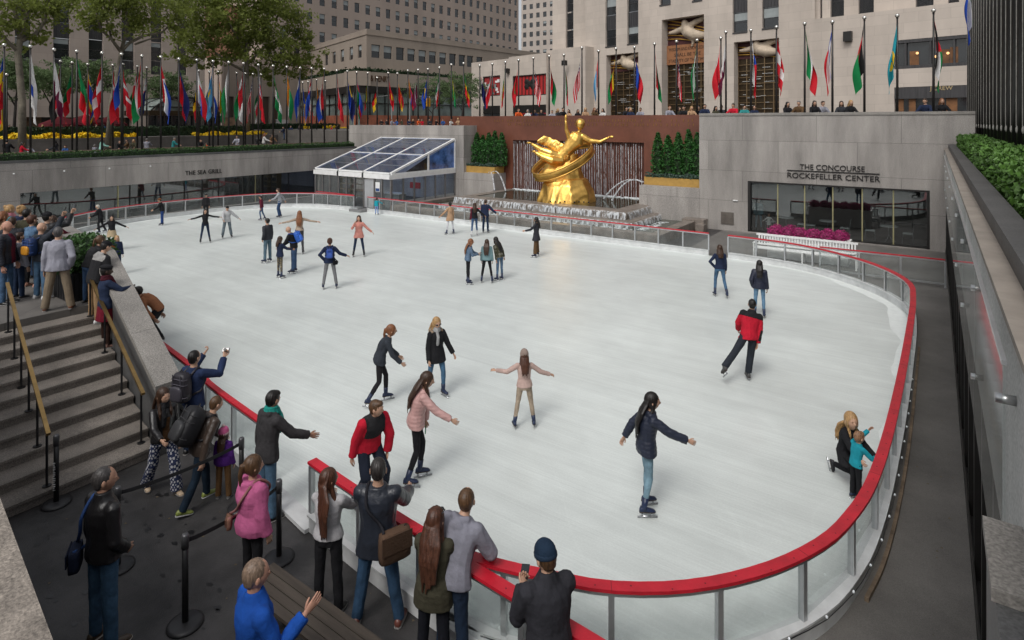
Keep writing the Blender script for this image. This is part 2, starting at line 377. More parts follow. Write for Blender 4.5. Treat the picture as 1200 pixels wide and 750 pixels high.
    if tp['hood']:
        bk = -cf[1]; q = sp(.49)
        g.tube([q+cf[0]*.10*s+cf[1]*.02*s+cf[2]*.03*s, q+cf[0]*.088*s+bk*.06*s+cf[2]*.035*s, q+bk*.105*s+cf[2]*.01*s, q-cf[0]*.088*s+bk*.06*s+cf[2]*.035*s, q-cf[0]*.10*s+cf[1]*.02*s+cf[2]*.03*s], np.array([.024, .037, .050, .037, .024])*s, 9, round_ends=True)
        g.ball(q+bk*.10*s-cf[2]*.06*s, (.095*s, .052*s, .09*s), 10, 7)
    tm = [fabric(tc, tp['kind'])]
    zf = None
    if tp['zone']:
        zc, fn = tp['zone']; tm += [fabric(c, 'cloth') for c in (zc if isinstance(zc[0], tuple) else (zc,))]
        ctx = dict(sp=sp, cf=cf, s=s, el=el, wrs=wrs, sh=sh, P0=P0)
        zf = lambda co, fn=fn, ctx=ctx: fn(co, ctx)
    parts.append((tp.get('name', 'jacket'), g, tm, vx, ('wr', tp['amp']*s, 16 if tp['kind'] != 'nylon' else 13, sd, zf, tp['kind']), None))
    if tp['hood'] and isinstance(tp['hood'], tuple):   # fur trim or contrasting hood
        f = MB(); q = sp(.50); bk = -cf[1]
        f.tube([q+cf[0]*.12*s+cf[1]*.03*s, q+cf[0]*.11*s+bk*.07*s+cf[2]*.02*s, q+bk*.13*s+cf[2]*.02*s, q-cf[0]*.11*s+bk*.07*s+cf[2]*.02*s, q-cf[0]*.12*s+cf[1]*.03*s], [.04*s, .052*s, .058*s, .052*s, .04*s], 9, round_ends=True)
        parts.append(('fur_trim', f, [hairmat(tp['hood'])], vx*.8, ('wr', .008, 60, sd, None, ''), None))
    # --- trousers / skirt
    pf = pants[1] if len(pants) > 1 else 'reg'; pk = pants[2] if len(pants) > 2 else 'cloth'
    pr = {'slim': (.088, .077, .060, .060, .047), 'reg': (.091, .082, .069, .066, .060), 'wide': (.094, .09, .086, .09, .098), 'loose': (.096, .09, .08, .078, .076)}[pf]
    pr = np.array(pr)*s*(.94 if fem else 1); w = MB()
    ll = [(-.09, .92), (-.02, 1), (.05, 1), (.11, .98)]
    w.loft([sp(h) for h, _ in ll], [frame(h)[0]*(rad(h)[0]/tp['fit']*k+.004) for h, k in ll], [frame(h)[1]*(rad(h)[1]/tp['fit']*k+.004) for h, k in ll], 12)
    for sg in (-1, 1):
        A = an[sg]; K = kn[sg]; Hh = hip[sg]
        end = A + (K-A)*(.16 if (sk and pf == 'slim') else .02) - (U*.03*s if not sk else 0)
        w.tube([Hh+U*.03*s, Hh*.6+K*.4-U*.0, K, K*.6+end*.4, end], pr, 10)
        w.ball(K, (pr[2]*1.0,)*3, 8, 6)
    pm = [fabric(pants[0], pk)]
    pz = None
    if len(pants) > 3: pm.append(fabric(pants[3])); pz = lambda co: (np.sin(co[:, 0]*95)*np.sin(co[:, 1]*95)*np.sin(co[:, 2]*80) > .12).astype(int)
    parts.append(('leggings' if pf == 'slim' and pk == 'cloth' else ('jeans' if pk == 'denim' else 'trousers'), w, pm, vx*.9, ('wr', .004*s, 20, sd+5, pz, ''), None))
    if skirt:
        k_ = MB(); hh = [.13, .05, -.05, -.15, -.15-skirt[1]]
        k_.loft([sp(h) if h > -.09 else sp(-.09)-U*(-.09-h)*s for h in hh], [Rt*x*s for x in (.14, .17, .195, .21, .23)], [Fw*x*s for x in (.11, .13, .15, .165, .19)], 14)
        parts.append(('skirt', k_, [fabric(skirt[0])], vx, ('wr', .006*s, 18, sd, None, ''), None))
    # --- shoes or skates
    for i, sg in enumerate((-1, 1)):
        A = an[sg]; tz = R(toe[i])*sg; f_ = np.array([math.sin(tz), math.cos(tz), 0]); r_ = np.array([math.cos(tz), -math.sin(tz), 0]); u_ = U
        lift = A[2]-ah
        if legs == 'kneel' and sg < 0: a_ = R(75)
        else: a_ = R(min(38, max(0, lift*260/ s))) if lift > .02 else 0
        if a_: f2 = f_*math.cos(a_) - U*math.sin(a_); u_ = f_*math.sin(a_) + U*math.cos(a_); f_ = f2
        base = A - u_*(ah - (.085*s if sk else 0)); m = MB()
        ys = (-.078, -.062, -.01, .05, .11, .155, .180); ww = (.022, .036, .041, .043, .047, .042, .022); hh = (.028, .045, .05, .040, .030, .024, .014)
        ks = s*(.92 if fem else 1.0)
        m.loft([base+f_*y*ks+u_*h*ks for y, h in zip(ys, hh)], [r_*x*ks for x in ww], [u_*h*ks for h in hh], 10, 0)
        m.loft([base+f_*y*ks*1.03+u_*.008*ks for y in ys], [r_*x*ks*1.07 for x in ww], [u_*.013*ks]*7, 8, 1)
        m.tube([base+u_*.05*ks, A+u_*.0, A+nrm(kn[sg]-A)*(.14*s if sk else .05*s)], np.array([.045, .044, .05 if sk else .042])*s, 9, 0)
        sc = shoes[1]; so = shoes[2] if len(shoes) > 2 else ((.03, .02, .015) if sk else (.25, .24, .23))
        parts.append(('skate' if sk else 'shoe', m, [fabric(sc, 'leather'), mat('sole_%02x%02x' % (int(so[0]*255), int(so[1]*255)), so, .6)], None, None, None))
        if sk:
            m = MB(); q = base - u_*.012*s
            m.obox(q - f_*.10*s - u_*.073*s - r_*.002, r_*.004, f_*.30*s, u_*.03*s)
            m.obox(q - f_*.05*s - u_*.045*s - r_*.006, r_*.012, f_*.03*s, u_*.05*s); m.obox(q + f_*.10*s - u_*.045*s - r_*.006, r_*.012, f_*.03*s, u_*.05*s)
            parts.append(('blade', m, [mat('steel', (.55, .56, .58), .25, 1.)], None, None, 'sub'))
    # --- hair
    st, hcol = hair; q = MB()
    cap = MB()
    if st != 'bald':
        vol = {'short': 1.0, 'crop': .975}.get(st, 1.05)
        cap.ball((0, -.018, .022), (.0815*vol, .0985*vol, .1035*vol), 16, 12)
        if st in ('short',): cap.ball((0, .035, .075), (.062, .055, .042), 10, 7)
        if st == 'crop' or st == 'short': cap.ball((0, -.045, -.03), (.066, .052, .055), 10, 7)
        if st == 'bun': cap.ball((0, -.09, .085), (.045, .045, .042), 10, 7)
        if st in ('long', 'vlong', 'pony', 'bob', 'curly', 'mid'):
            for sg in (-1, 1): cap.ball((sg*.058, -.01, -.01), (.030, .062, .085), 8, 6)
        hx(q, cap)
        bk = -fwd; nk = sp(.50)
        if st in ('long', 'vlong', 'mid', 'bob', 'curly'):
            L = {'long': .36, 'vlong': .46, 'mid': .24, 'bob': .15, 'curly': .20}[st]; wv = (.132 if st in ('long', 'vlong') else .105) if st != 'curly' else .105
            path = [hc+bk*.055*s+hu*.06*s, hc+bk*.088*s-hu*.03*s, nk-cf[1]*(.105*s+t)+cf[2]*.02*s]
            nl = int(L/.06)
            for i in range(1, nl+1):
                h = .50 - i*.06
                path.append(sp(max(h, 0))-cf[1]*(rad(max(h, 0))[1]+t+.022*s))
            path = [p_ for p_ in path][:max(3, 2+int(L/.06))]
            kk = len(path); wid = [.078, .100]+[wv*(1-.38*max(0, (i-2))/(kk-1)) for i in range(2, kk)]
            thk = [.045, .045]+[.040*(1-.5*max(0, (i-2))/(kk-1)) for i in range(2, kk)]
            q.loft(path, [hr*w_*s for w_ in wid], [cf[1]*x*s for x in thk], 12)
            for sg in (-1, 1):      # locks falling over the shoulders
                e = (sp(.44)+cf[0]*sg*.085*s+cf[1]*.10*s) if (st in ('long', 'vlong') and sd % 2) else (sp(.47)+cf[0]*sg*.10*s-cf[1]*.04*s)
                a0 = hc+hr*sg*.066*s+hu*.02*s; m0 = hc+hr*sg*.074*s-hu*.09*s
                if st == 'bob': q.tube([a0, m0], [.032*s, .026*s], 7, round_ends=True)
                else: q.tube([a0, m0, e, e-U*(.10 if st != 'mid' else .02)*s], [.030*s, .032*s, .028*s, .016*s], 7, round_ends=True)
        if st in ('long', 'vlong', 'mid') and near:
            rs = np.random.RandomState(sd)
            for i_ in range(24 if near == 2 else 9):
                o1 = rs.uniform(-1, 1); pp = []
                kx = len(path)-1 if rs.rand() < .6 else max(3, len(path)-2)
                for j_ in range(1, kx+1):
                    pp.append(path[j_] + hr*(o1*wid[j_]*.86 + rs.normal(0, .006))*s - cf[1]*(thk[j_]*math.sqrt(max(.05, 1-o1*o1))*.92)*s)
                pp.append(pp[-1] - U*rs.uniform(.01, .12)*s + hr*rs.normal(0, .012)*s)
                q.tube(pp, np.r_[np.full(len(pp)-1, rs.uniform(.006, .012)*s), .005*s], 6, round_ends=True)
        if st == 'pony':
            q.tube([hc+bk*.08*s+hu*.05*s, hc+bk*.14*s+hu*.03*s, hc+bk*.155*s-hu*.08*s, hc+bk*.14*s-hu*.20*s], [.026*s, .036*s, .03*s, .012*s], 8, round_ends=True)
        parts.append(('hair', q, [hairmat(hcol)], (.0085 if near == 2 else min(vx*.75, .014)), ('hair', .0055*s, 70, sd, hc, (hr, fwd)), None))
    if hat:
        k_ = MB(); hh = MB()
        if hat[0] == 'beanie':
            k_.ball((0, -.012, .048), (.087, .106, .098), 16, 11)
            k_.loft([(0, -.010, z) for z in (.012, .018, .045, .052)], [(w_, 0, 0) for w_ in (.087, .092, .092, .086)], [(0, w_*1.18, 0) for w_ in (.087, .092, .092, .086)], 18, 1)
            if len(hat) > 3: k_.ball((0, -.02, .155), (.03, .03, .028), 10, 7, 1)
        if hat[0] == 'cap':
            k_.ball((0, -.012, .055), (.083, .103, .075), 16, 10)
            k_.loft([(0, .06, .045), (0, .12, .040), (0, .165, .028)], [(.075, 0, 0), (.066, 0, 0), (.03, 0, 0)], [(0, 0, .006)]*3, 12, 1)
        if hat[0] == 'beret':
            k_.ball((0, -.02, .085), (.10, .115, .045), 16, 8); k_.ball((0, -.012, .055), (.083, .103, .05), 16, 8)
        if hat[0] == 'brim':
            k_.ball((0, -.012, .055), (.084, .104, .085), 16, 10); k_.loft([(0, -.01, .05), (0, -.01, .056)], [(.15, 0, 0), (.145, 0, 0)], [(0, .165, 0), (0, .16, 0)], 18)
        hx(hh, k_); parts.append(('hat', hh, [fabric(hat[1]), fabric(hat[2] if len(hat) > 2 else hat[1])], None, None, None))
    if hat is None and len(hair) > 1 and scarf == 'shades': pass
    if scarf and scarf != 'shades':
        k_ = MB(); q0 = sp(.53)+nd*.02*s; rr = .074*s
        for zz, rm in ((0, 1.0), (.035, .92), (-.03, 1.1)):
            k_.tube([q0+nd*zz*s+cf[0]*math.cos(a)*rr*rm+cf[1]*math.sin(a)*rr*rm*1.05 for a in np.linspace(0, 2*math.pi, 13)], .027*s, 7)
        k_.tube([q0+cf[1]*.09*s+cf[0]*.03*s, sp(.40)+cf[1]*(rad(.40)[1]+t+.02*s)+cf[0]*.04*s, sp(.25)+cf[1]*(rad(.25)[1]+t+.015*s)+cf[0]*.05*s], [.035*s, .038*s, .034*s], 8, round_ends=True)
        parts.append(('scarf', k_, [fabric(scarf)], vx*.8, ('wr', .006*s, 40, sd, None, ''), None))
    # --- fit to height and register
    hv = [np.array(bx.v[:len((HEAD if near else HEAD_LO).v)])] + [np.array(p_[1].v) for p_ in parts if p_[0] in ('hair', 'hat') and p_[1].v]; zmax = max(h_[:, 2].max() for h_ in hv); k = H/zmax
    rec = dict(label=label, at=at, yaw=yaw, k=k, parts=parts, cat=cat, group=group, near=near, t=t,
               J=dict(sp=sp, cf=cf, s=s, wrs=wrs, el=el, fd=fd, hc=hc, hr=hr, fwd=fwd, hu=hu, sh=sh, rad=rad, P0=P0, hip=hip, an=an, U=U, t=t))
    a = yaw
    rec['M'] = Matrix.Translation(Vector(at)) @ Matrix.Rotation(a, 4, 'Z') @ Matrix.Scale(k, 4)
    PEOPLE.append(rec); return rec

def finish_people():
    jobs = []
    for r in PEOPLE:
        for i, p in enumerate(r['parts']):
            if p[3]:
                me = p[1].mesh('tmp', []); o = bpy.data.objects.new('tmp', me); COL.objects.link(o)
                md = o.modifiers.new('r', 'REMESH'); md.mode = 'VOXEL'; md.voxel_size = p[3]; md.use_smooth_shade = True
                if p[0] != 'person': m2 = o.modifiers.new('s', 'SMOOTH'); m2.factor = .5; m2.iterations = 3 if p[0] != 'hair' else 2
                jobs.append((r, i, o))
    bpy.context.view_layer.update(); dg = bpy.context.evaluated_depsgraph_get(); out = {}
    for r, i, o in jobs: out[(id(r), i)] = bpy.data.meshes.new_from_object(o.evaluated_get(dg))
    for r, i, o in jobs: me = o.data; bpy.data.objects.remove(o); bpy.data.meshes.remove(me)
    for r in PEOPLE:
        root = None; last = None
        for i, (nm, mb, mats, vxl, post, extra) in enumerate(r['parts']):
            if vxl:
                me = out[(id(r), i)]; n = len(me.vertices)
                if n == 0: continue
                co = np.empty(n*3); me.vertices.foreach_get('co', co); co = co.reshape(-1, 3)
                nn = np.empty(n*3); me.vertices.foreach_get('normal', nn); nn = nn.reshape(-1, 3)
                if post and post[0] == 'wr':
                    co = wr(co, nn, post[1], post[2], post[3])
                    if post[5] == 'nylon': co = co + nn*(.005*np.abs(np.sin(co[:, 2]*math.pi/.055)) - .003)[:, None]
                if post and post[0] == 'hair':
                    hc, (hr, fw) = post[4], post[5]; a = np.arctan2((co-hc)@hr, (co-hc)@fw)
                    d = np.abs(np.sin(a*9+co[:, 2]*6))*.6+np.abs(np.sin(a*17+2+co[:, 2]*9))*.4-.5; co = co + nn*(post[1]*d)[:, None]
                me.vertices.foreach_set('co', co.ravel())
                for mt in mats: me.materials.append(mt)
                if post and post[0] == 'wr' and post[4] is not None:
                    m = len(me.polygons); c = np.empty(m*3); me.polygons.foreach_get('center', c); me.polygons.foreach_set('material_index', post[4](c.reshape(-1, 3)).astype(np.int32))
                if nm == 'person':      # join head and hands
                    fs = [tuple(p.vertices) for p in me.polygons]; vs = [tuple(v) for v in co]
                    M = MB(); M.v = vs; M.f = fs; M.m = [0]*len(fs); M.add(extra.v, extra.f); M.m[len(fs):] = extra.m
                    bpy.data.meshes.remove(me); me = M.mesh('person', mats, True)
                me.update(); me.name = nm
            else: me = mb.mesh(nm, mats, True)
            if root is None:
                root = link('person', me, None, r['label'], r['cat'], r['group']); root.matrix_world = r['M']
            else:
                if extra == 'sub':
                    if not r['near']: 
                        o = link(nm, me, last)
                    else: o = link(nm, me, last)
                else: o = link(nm, me, root); last = o
        r['obj'] = root
# facing: 0 = away from the camera, 90 = to the right in the picture, 180 = towards it
def yaw_from(x, y, f):
    v = np.array([x, y])/math.hypot(x, y); a = math.atan2(v[1], v[0]) - R(f); return a - math.pi/2
def stand(label, px, py, hpy, f, z=0., **kw):
    """feet at pixel (px,py) on height z, top of head at pixel row top"""
    x, y = gp(px, py, z); d = F*(HC-z)/(py-YH); H = (py-hpy)*d/F
    return person(label, (x, y, z), H, yaw_from(x, y, f), **kw)
# ================= SETTING =================
def cr(pts, per=8, closed=False):           # Catmull-Rom through points
    P = [np.array(p, float) for p in pts]; n = len(P); out = []
    for i in range(n if closed else n-1):
        g = lambda k: P[k % n] if closed else P[min(max(k, 0), n-1)]
        a, b, c, d = g(i-1), g(i), g(i+1), g(i+2)
        for j in range(per):
            t = j/per; out.append(.5*((2*b)+(-a+c)*t+(2*a-5*b+4*c-d)*t*t+(-a+3*b-3*c+d)*t**3))
    if not closed: out.append(P[-1])
    return out
def resample(pts, step):
    P = np.array(pts); s = np.r_[0, np.cumsum(np.linalg.norm(np.diff(P, axis=0), axis=1))]; n = max(1, int(round(s[-1]/step)))
    u = np.linspace(0, s[-1], n+1); return [np.array([np.interp(x, s, P[:, k]) for k in range(P.shape[1])]) for x in u]
def strip(mb, pts, w, z0, z1, m=0, off=0.):  # rectangular bar following a plan polyline
    P = [np.array(p[:2], float) for p in pts]; n = len(P); L, Rr = [], []
    for i in range(n):
        d = nrm(P[min(i+1, n-1)]-P[max(i-1, 0)]); nn = np.array([-d[1], d[0]]); L.append(P[i]+nn*(off+w/2)); Rr.append(P[i]+nn*(off-w/2))
    o = len(mb.v)
    for i in range(n):
        for q, z in ((L[i], z0), (Rr[i], z0), (Rr[i], z1), (L[i], z1)): mb.v.append((q[0], q[1], z))
    for i in range(n-1):
        for j in range(4):
            mb.f.append((o+4*i+j, o+4*i+(j+1) % 4, o+4*(i+1)+(j+1) % 4, o+4*(i+1)+j)); mb.m.append(m)
    mb.f.append((o, o+1, o+2, o+3)); mb.f.append((o+4*n-1, o+4*n-2, o+4*n-3, o+4*n-4)); mb.m += [m, m]
# --- materials
GRAN = speckle(mat('granite_wall', (.325, .302, .28), .75, 0, .34, .9, .12, 40, streak=(.8, .8, .16), cell=(3.4, 1.55, .012, .55, .86)), 40, .38)
GRAND = speckle(mat('granite_dark', (.085, .085, .085), .55, 0, .25, 1.2, .1, 40), 60, .3)
COPE = speckle(mat('granite_coping', (.24, .225, .205), .65, 0, .18, 1.6, .15, 60), 55, .4)
STEP = speckle(mat('granite_step', (.195, .172, .150), .7, 0, .34, 1.1, .15, 50), 70, .45)
REDG = mat('red_granite', (.150, .053, .032), .4, 0, .22, .8, .05, 30, cell=(2.1, 9, .008, .6, .95))
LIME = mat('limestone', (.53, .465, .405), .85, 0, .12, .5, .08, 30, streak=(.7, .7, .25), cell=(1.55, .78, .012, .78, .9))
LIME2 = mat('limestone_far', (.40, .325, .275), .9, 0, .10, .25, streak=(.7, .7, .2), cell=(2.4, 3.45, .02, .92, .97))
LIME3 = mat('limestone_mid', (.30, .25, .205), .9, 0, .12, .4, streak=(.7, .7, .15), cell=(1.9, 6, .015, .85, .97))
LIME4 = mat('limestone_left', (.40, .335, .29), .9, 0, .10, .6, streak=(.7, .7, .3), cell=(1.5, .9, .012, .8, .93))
STONE2 = speckle(mat('fountain_stone', (.20, .17, .145), .45, 0, .35, 2.2, .2, 20), 40, .3)
RUB = mat('rubber_floor', (.045, .043, .043), .5, 0, .5, 1.3, .25, 60, spec=.4)
ASPH = speckle(mat('walkway_mat', (.140, .132, .122), .75, 0, .25, .7, .2, 90), 120, .25)
RAIL = mat('rail_red', (.50, .013, .028), .42, 0, .20, 3, .12, 45)
ALU = mat('aluminium', (.55, .56, .57), .38, .85, .10, 4)
KICK = mat('kickboard_white', (.60, .61, .61), .5, 0, .16, 2.5, .05, 20)
WHITE = mat('white_paint', (.76, .76, .75), .5, 0, .08, 3, .05, 30)
BLACK = mat('black_metal', (.012, .012, .013), .4, 0, .2, 4)
DARKF = mat('dark_frame', (.014, .013, .012), .4, 0, .2, 3)
BRASS = mat('brass', (.46, .30, .12), .36, 1., .18, 5)
BRASS2 = mat('brass_pale', (.42, .39, .22), .4, .6, .12, 3)
GOLD = mat('gilded_bronze', (.86, .50, .13), .36, 1., .22, 3.5, .25, 14)
SOIL = mat('soil', (.06, .045, .033), .95, 0, .4, 14, .6, 40)
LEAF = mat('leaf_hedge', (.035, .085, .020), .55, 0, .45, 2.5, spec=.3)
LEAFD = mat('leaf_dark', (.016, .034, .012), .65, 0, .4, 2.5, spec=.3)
LEAFT = leafy(mat('leaf_plane_tree', (.20, .24, .055), .6, 0, .45, .9, spec=.3), .5)
LEAFH = leafy(mat('leaf_locust', (.13, .19, .085), .65, 0, .35, .8, spec=.25), .45)
CYP = mat('leaf_cypress', (.026, .095, .018), .6, 0, .45, 3, spec=.3)
BARK = mat('bark_plane', (.17, .15, .115), .9, 0, .4, 2.4, .5, 14)
BARKD = mat('bark_dark', (.035, .03, .026), .9, 0, .4, 4, .5, 20)
GLASSB = glassmat('barrier_glass', (.965, .98, .975), ior=1.45, dirt=.05)
GLASSW = glassmat('window_glass', (.68, .71, .71), ior=2.3, rough=.015)
GLASSD = mat('far_glass', (.022, .025, .028), .08, 0, .4, .35, spec=.8)
GLASSR = glassmat('panel_glass', (.96, .975, .97), ior=1.18, rough=.05, dirt=.05)
BLIND = mat('window_blind', (.30, .33, .33), .6, 0, .12, 1)
SPANDREL = mat('spandrel_metal', (.060, .058, .060), .5, .3, .3, 2, streak=(6, 6, .3))
BRONZEG = mat('bronze_grille', (.05, .034, .018), .4, .6, .3, 3)

# --- ice: pale, faintly scratched, with swept snow along the edge
def ice_material():
    m = bpy.data.materials.new('rink_ice'); m.use_nodes = True; N, L = m.node_tree.nodes, m.node_tree.links; b = N['Principled BSDF']
    tc = N.new('ShaderNodeTexCoord')
    def noise(scale, det, mapping=None, rot=0, dist=.15):
        mp = N.new('ShaderNodeMapping'); mp.inputs['Scale'].default_value = mapping or (1, 1, 1); mp.inputs['Rotation'].default_value = (0, 0, rot)
        L.new(tc.outputs['Object'], mp.inputs[0]); n = N.new('ShaderNodeTexNoise'); n.inputs['Scale'].default_value = scale; n.inputs['Detail'].default_value = det
        n.inputs['Distortion'].default_value = dist; L.new(mp.outputs[0], n.inputs['Vector']); return n.outputs['Fac']
    def ramp(s, a, b_, c0, c1):
        r = N.new('ShaderNodeMapRange'); r.inputs[1].default_value = a; r.inputs[2].default_value = b_; r.inputs[3].default_value = c0; r.inputs[4].default_value = c1; L.new(s, r.inputs[0]); return r.outputs[0]
    def mul(a, b_):
        k = N.new('ShaderNodeMath'); k.operation = 'MULTIPLY'; L.new(a, k.inputs[0]); L.new(b_, k.inputs[1]); return k.outputs[0]
    big = mul(ramp(noise(.25, 6), .3, .7, .85, 1.07), ramp(noise(1.4, 7, (1, 1.6, 1), .4, .6), .25, .75, .94, 1.05))
    s1 = ramp(noise(1.0, 5, (.22, 2.4, 1), .25), .25, .75, .93, 1.05)
    s2 = ramp(noise(1.3, 5, (.16, 4.5, 1), -.75), .25, .75, .975, 1.02)
    s3 = ramp(noise(2.2, 4, (.10, 12, 1), 1.1), .35, .80, .97, 1.06)
    s4 = ramp(noise(2.6, 4, (.08, 13, 1), .05), .35, .80, .97, 1.06)
    fine = ramp(noise(38, 4), .3, .7, .955, 1.045)
    sc = mul(mul(mul(mul(mul(big, s1), s2), s3), s4), fine)
    def cuts(scale, wid, gain, loc, rot):       # long curved blade cuts: thin level lines of a broad smooth noise
        mp = N.new('ShaderNodeMapping'); mp.inputs['Location'].default_value = loc; mp.inputs['Rotation'].default_value = (0, 0, rot); mp.inputs['Scale'].default_value = (1, 1.9, 1); L.new(tc.outputs['Object'], mp.inputs[0])
        n = N.new('ShaderNodeTexNoise'); n.inputs['Scale'].default_value = scale; n.inputs['Detail'].default_value = .3; L.new(mp.outputs[0], n.inputs['Vector'])
        k = N.new('ShaderNodeMath'); k.operation = 'MULTIPLY'; k.inputs[1].default_value = 14; L.new(n.outputs['Fac'], k.inputs[0])
        fr = N.new('ShaderNodeMath'); fr.operation = 'PINGPONG'; fr.inputs[1].default_value = .5; L.new(k.outputs[0], fr.inputs[0])
        return ramp(fr.outputs[0], 0, wid, gain, 1.0)
    for a_ in ((.10, .010, 1.03, (3, 7, 0), .2), (.13, .009, .975, (13, 2, 0), 1.0), (.085, .010, 1.03, (31, 17, 0), -.6), (.16, .007, 1.035, (51, 5, 0), 2.0), (.07, .009, .98, (71, 25, 0), .6)): sc = mul(sc, cuts(*a_))
    mx = N.new('ShaderNodeMix'); mx.data_type = 'RGBA'; mx.blend_type = 'MULTIPLY'; mx.inputs['Factor'].default_value = 1; mx.inputs['A'].default_value = (.665, .705, .682, 1)
    cb = N.new('ShaderNodeCombineColor'); [L.new(sc, cb.inputs[i]) for i in range(3)]
    L.new(cb.outputs[0], mx.inputs['B']); L.new(mx.outputs['Result'], b.inputs['Base Color'])
    L.new(ramp(noise(1.1, 6), .1, .9, .27, .38), b.inputs['Roughness']); b.inputs['Specular IOR Level'].default_value = .36
    bp = N.new('ShaderNodeBump'); bp.inputs['Strength'].default_value = .08; bp.inputs['Distance'].default_value = .006; L.new(noise(14, 6, (.5, 3, 1), .3), bp.inputs['Height']); L.new(bp.outputs[0], b.inputs['Normal'])
    return m
RINK = [(-.46,19.0),(-.62,21.0),(-1.4,22.7),(-2.6,24.0),(-4.1,24.95),(-5.6,25.3),(-7.5,25.42),(-12,25.5),(-20,25.55),(-28,25.5),(-31,25.4),(-33.3,24.9),(-35.2,23.6),(-36.3,21.5),(-36.8,19),(-36.8,16),(-36.3,13.9),(-35.2,12),(-33.5,10.3),(-31,9),(-28,8.2),(-20,7.05),(-12,5.95),(-10.5,5.67),(-8.8,5.45),(-7.1,5.2),(-5.8,5.08),(-4.44,5.0),(-3.8,5.1),(-3.28,5.27),(-2.85,5.42),(-2.48,5.62),(-2.07,5.93),(-1.68,6.34),(-1.3,6.88),(-.98,7.54),(-.8,8.2),(-.67,9.0),(-.57,10.5),(-.5,13),(-.46,16)]
rp = cr(RINK, 6, True)
MB().add([(p[0], p[1], 0) for p in rp], [tuple(range(len(rp)))]).build('rink_ice', ice_material(), kind='structure')
MB().quad((-400,-300,-.03),(400,-300,-.03),(400,500,-.03),(-400,500,-.03)).build('ground', RUB, kind='structure')
MB().add([(-.3, 3, -.02), (.38, 3, -.02), (.38, 31.8, -.02), (-9, 31.8, -.02), (-9, 25.0, -.02), (-3.5, 22, -.02), (-3.5, 9, -.02), (-3, 6, -.02), (-2.6, 5.2, -.02), (-2.6, 3, -.02)], [tuple(range(10))]).build('walkway', ASPH, kind='structure')
PAVE = speckle(mat('street_paving', (.12, .11, .10), .8, 0, .2, 1, .1, 40, cell=(1.2, .6, .01, .7, .92)), 50, .2)
MB().box(-52,-60,-.02,-38.95,34.6,3.05).build('promenade', PAVE, kind='structure')
MB().prism([(-300,-60),(-52.02,-60),(-52.02,34.62),(-300,34.62)], -.02, 4.4).build('side_street', PAVE, kind='structure')
MB().prism([(-300,34.64),(120,34.64),(120,330),(-300,330)], -.02, 4.85).build('upper_plaza', PAVE, kind='structure')
MB().prism([(.72,-30),(120,-30),(120,34.6),(.72,34.6)], -.02, 4.3).build('right_terrace', PAVE, kind='structure')

# --- barriers
def barrier(label, pts, H=.95, step=1.12, railw=.11, group='sections of the low rink barrier', kick=True, per=6, zb=-.02, straight=False):
    path = resample(pts if straight else cr(pts, per), .25 if not straight else 9)
    nodes = resample(pts if straight else cr(pts, per), step)
    t = thing('rink_barrier', label, 'barrier', group)
    a = MB(); strip(a, path, railw, H-.035, H); a.build('top_rail', RAIL, t)
    a = MB(); strip(a, path, railw*.62, H-.085, H-.037); a.build('rail_channel', ALU, t)
    a = MB()      # joints and screw heads of the rail boards
    for i, p in enumerate(nodes):
        d = nrm(nodes[min(i+1, len(nodes)-1)]-nodes[max(i-1, 0)]); nn = np.array([-d[1], d[0]])
        if i % 2 == 0 and 0 < i < len(nodes)-1: a.obox((*(p-d*.0025-nn*railw*.49), H-.01), (*(d*.005), 0), (*(nn*railw*.98), 0), (0, 0, .0108))
        for q in (-.3, .02, .34):
            c = p+d*(q*step+.14); a.loft([(*(c+nn*.012*(1 if q > 0 else -1)), H-.002), (*(c+nn*.012*(1 if q > 0 else -1)), H+.0012)], [(.009, 0, 0)]*2, [(0, .009, 0)]*2, 7) if 0 < i < len(nodes)-1 else None
    a.build('rail_fixings', mat('rail_seam', (.09, .006, .01), .5), t, kind='stuff')
    if kick: a = MB(); strip(a, path, .10, zb, .20); strip(a, path, .16, .2, .225); a.build('kickboard', KICK, t)
    else: a = MB(); strip(a, path, .05, .08, .13); a.build('bottom_rail', ALU, t)
    for i, p in enumerate(nodes):
        d = nrm(nodes[min(i+1, len(nodes)-1)]-nodes[max(i-1, 0)]); nn = np.array([-d[1], d[0]])
        if kick: MB().obox((*(p-d*.03-nn*.035), .226), (*(d*.06), 0), (*(nn*.07), 0), (0, 0, H-.085-.227)).build('post', ALU, t)
        else: MB().obox((*(p-d*.03-nn*.035), zb), (*(d*.06), 0), (*(nn*.07), 0), (0, 0, H-.085-zb-.001)).build('post', ALU, t)
        if i < len(nodes)-1:
            q = nodes[i+1]; a0 = p+d*.032; L = np.linalg.norm(q-p); e = (q-p)/L; n2 = np.array([-e[1], e[0]])
            MB().obox((*(p+e*.04-n2*.005), .23 if kick else .135), (*(e*(L-.08)), 0), (*(n2*.010), 0), (0, 0, H-.09-(.232 if kick else .137))).build('glass_panel', GLASSB, t)
    return t
SA = [(-6.95,25.4),(-5.6,25.3),(-4.1,24.95),(-2.6,24.0),(-1.4,22.7),(-.62,21.0),(-.46,19.0),(-.46,16),(-.5,13),(-.57,10.5),(-.67,9.0),(-.8,8.2),(-.98,7.54),(-1.3,6.88),(-1.68,6.34),(-2.07,5.93),(-2.48,5.62),(-2.85,5.42),(-3.28,5.27),(-3.8,5.1),(-4.44,5.0),(-5.8,5.08),(-7.02,5.2)]
barrier('red capped glass barrier sweeping round the near right curve of the rink', SA, railw=.135)
barrier('long straight red capped glass barrier in front of the fountain', [(-7.75,25.42),(-12,25.5),(-20,25.55),(-28.9,25.5)], railw=.10)
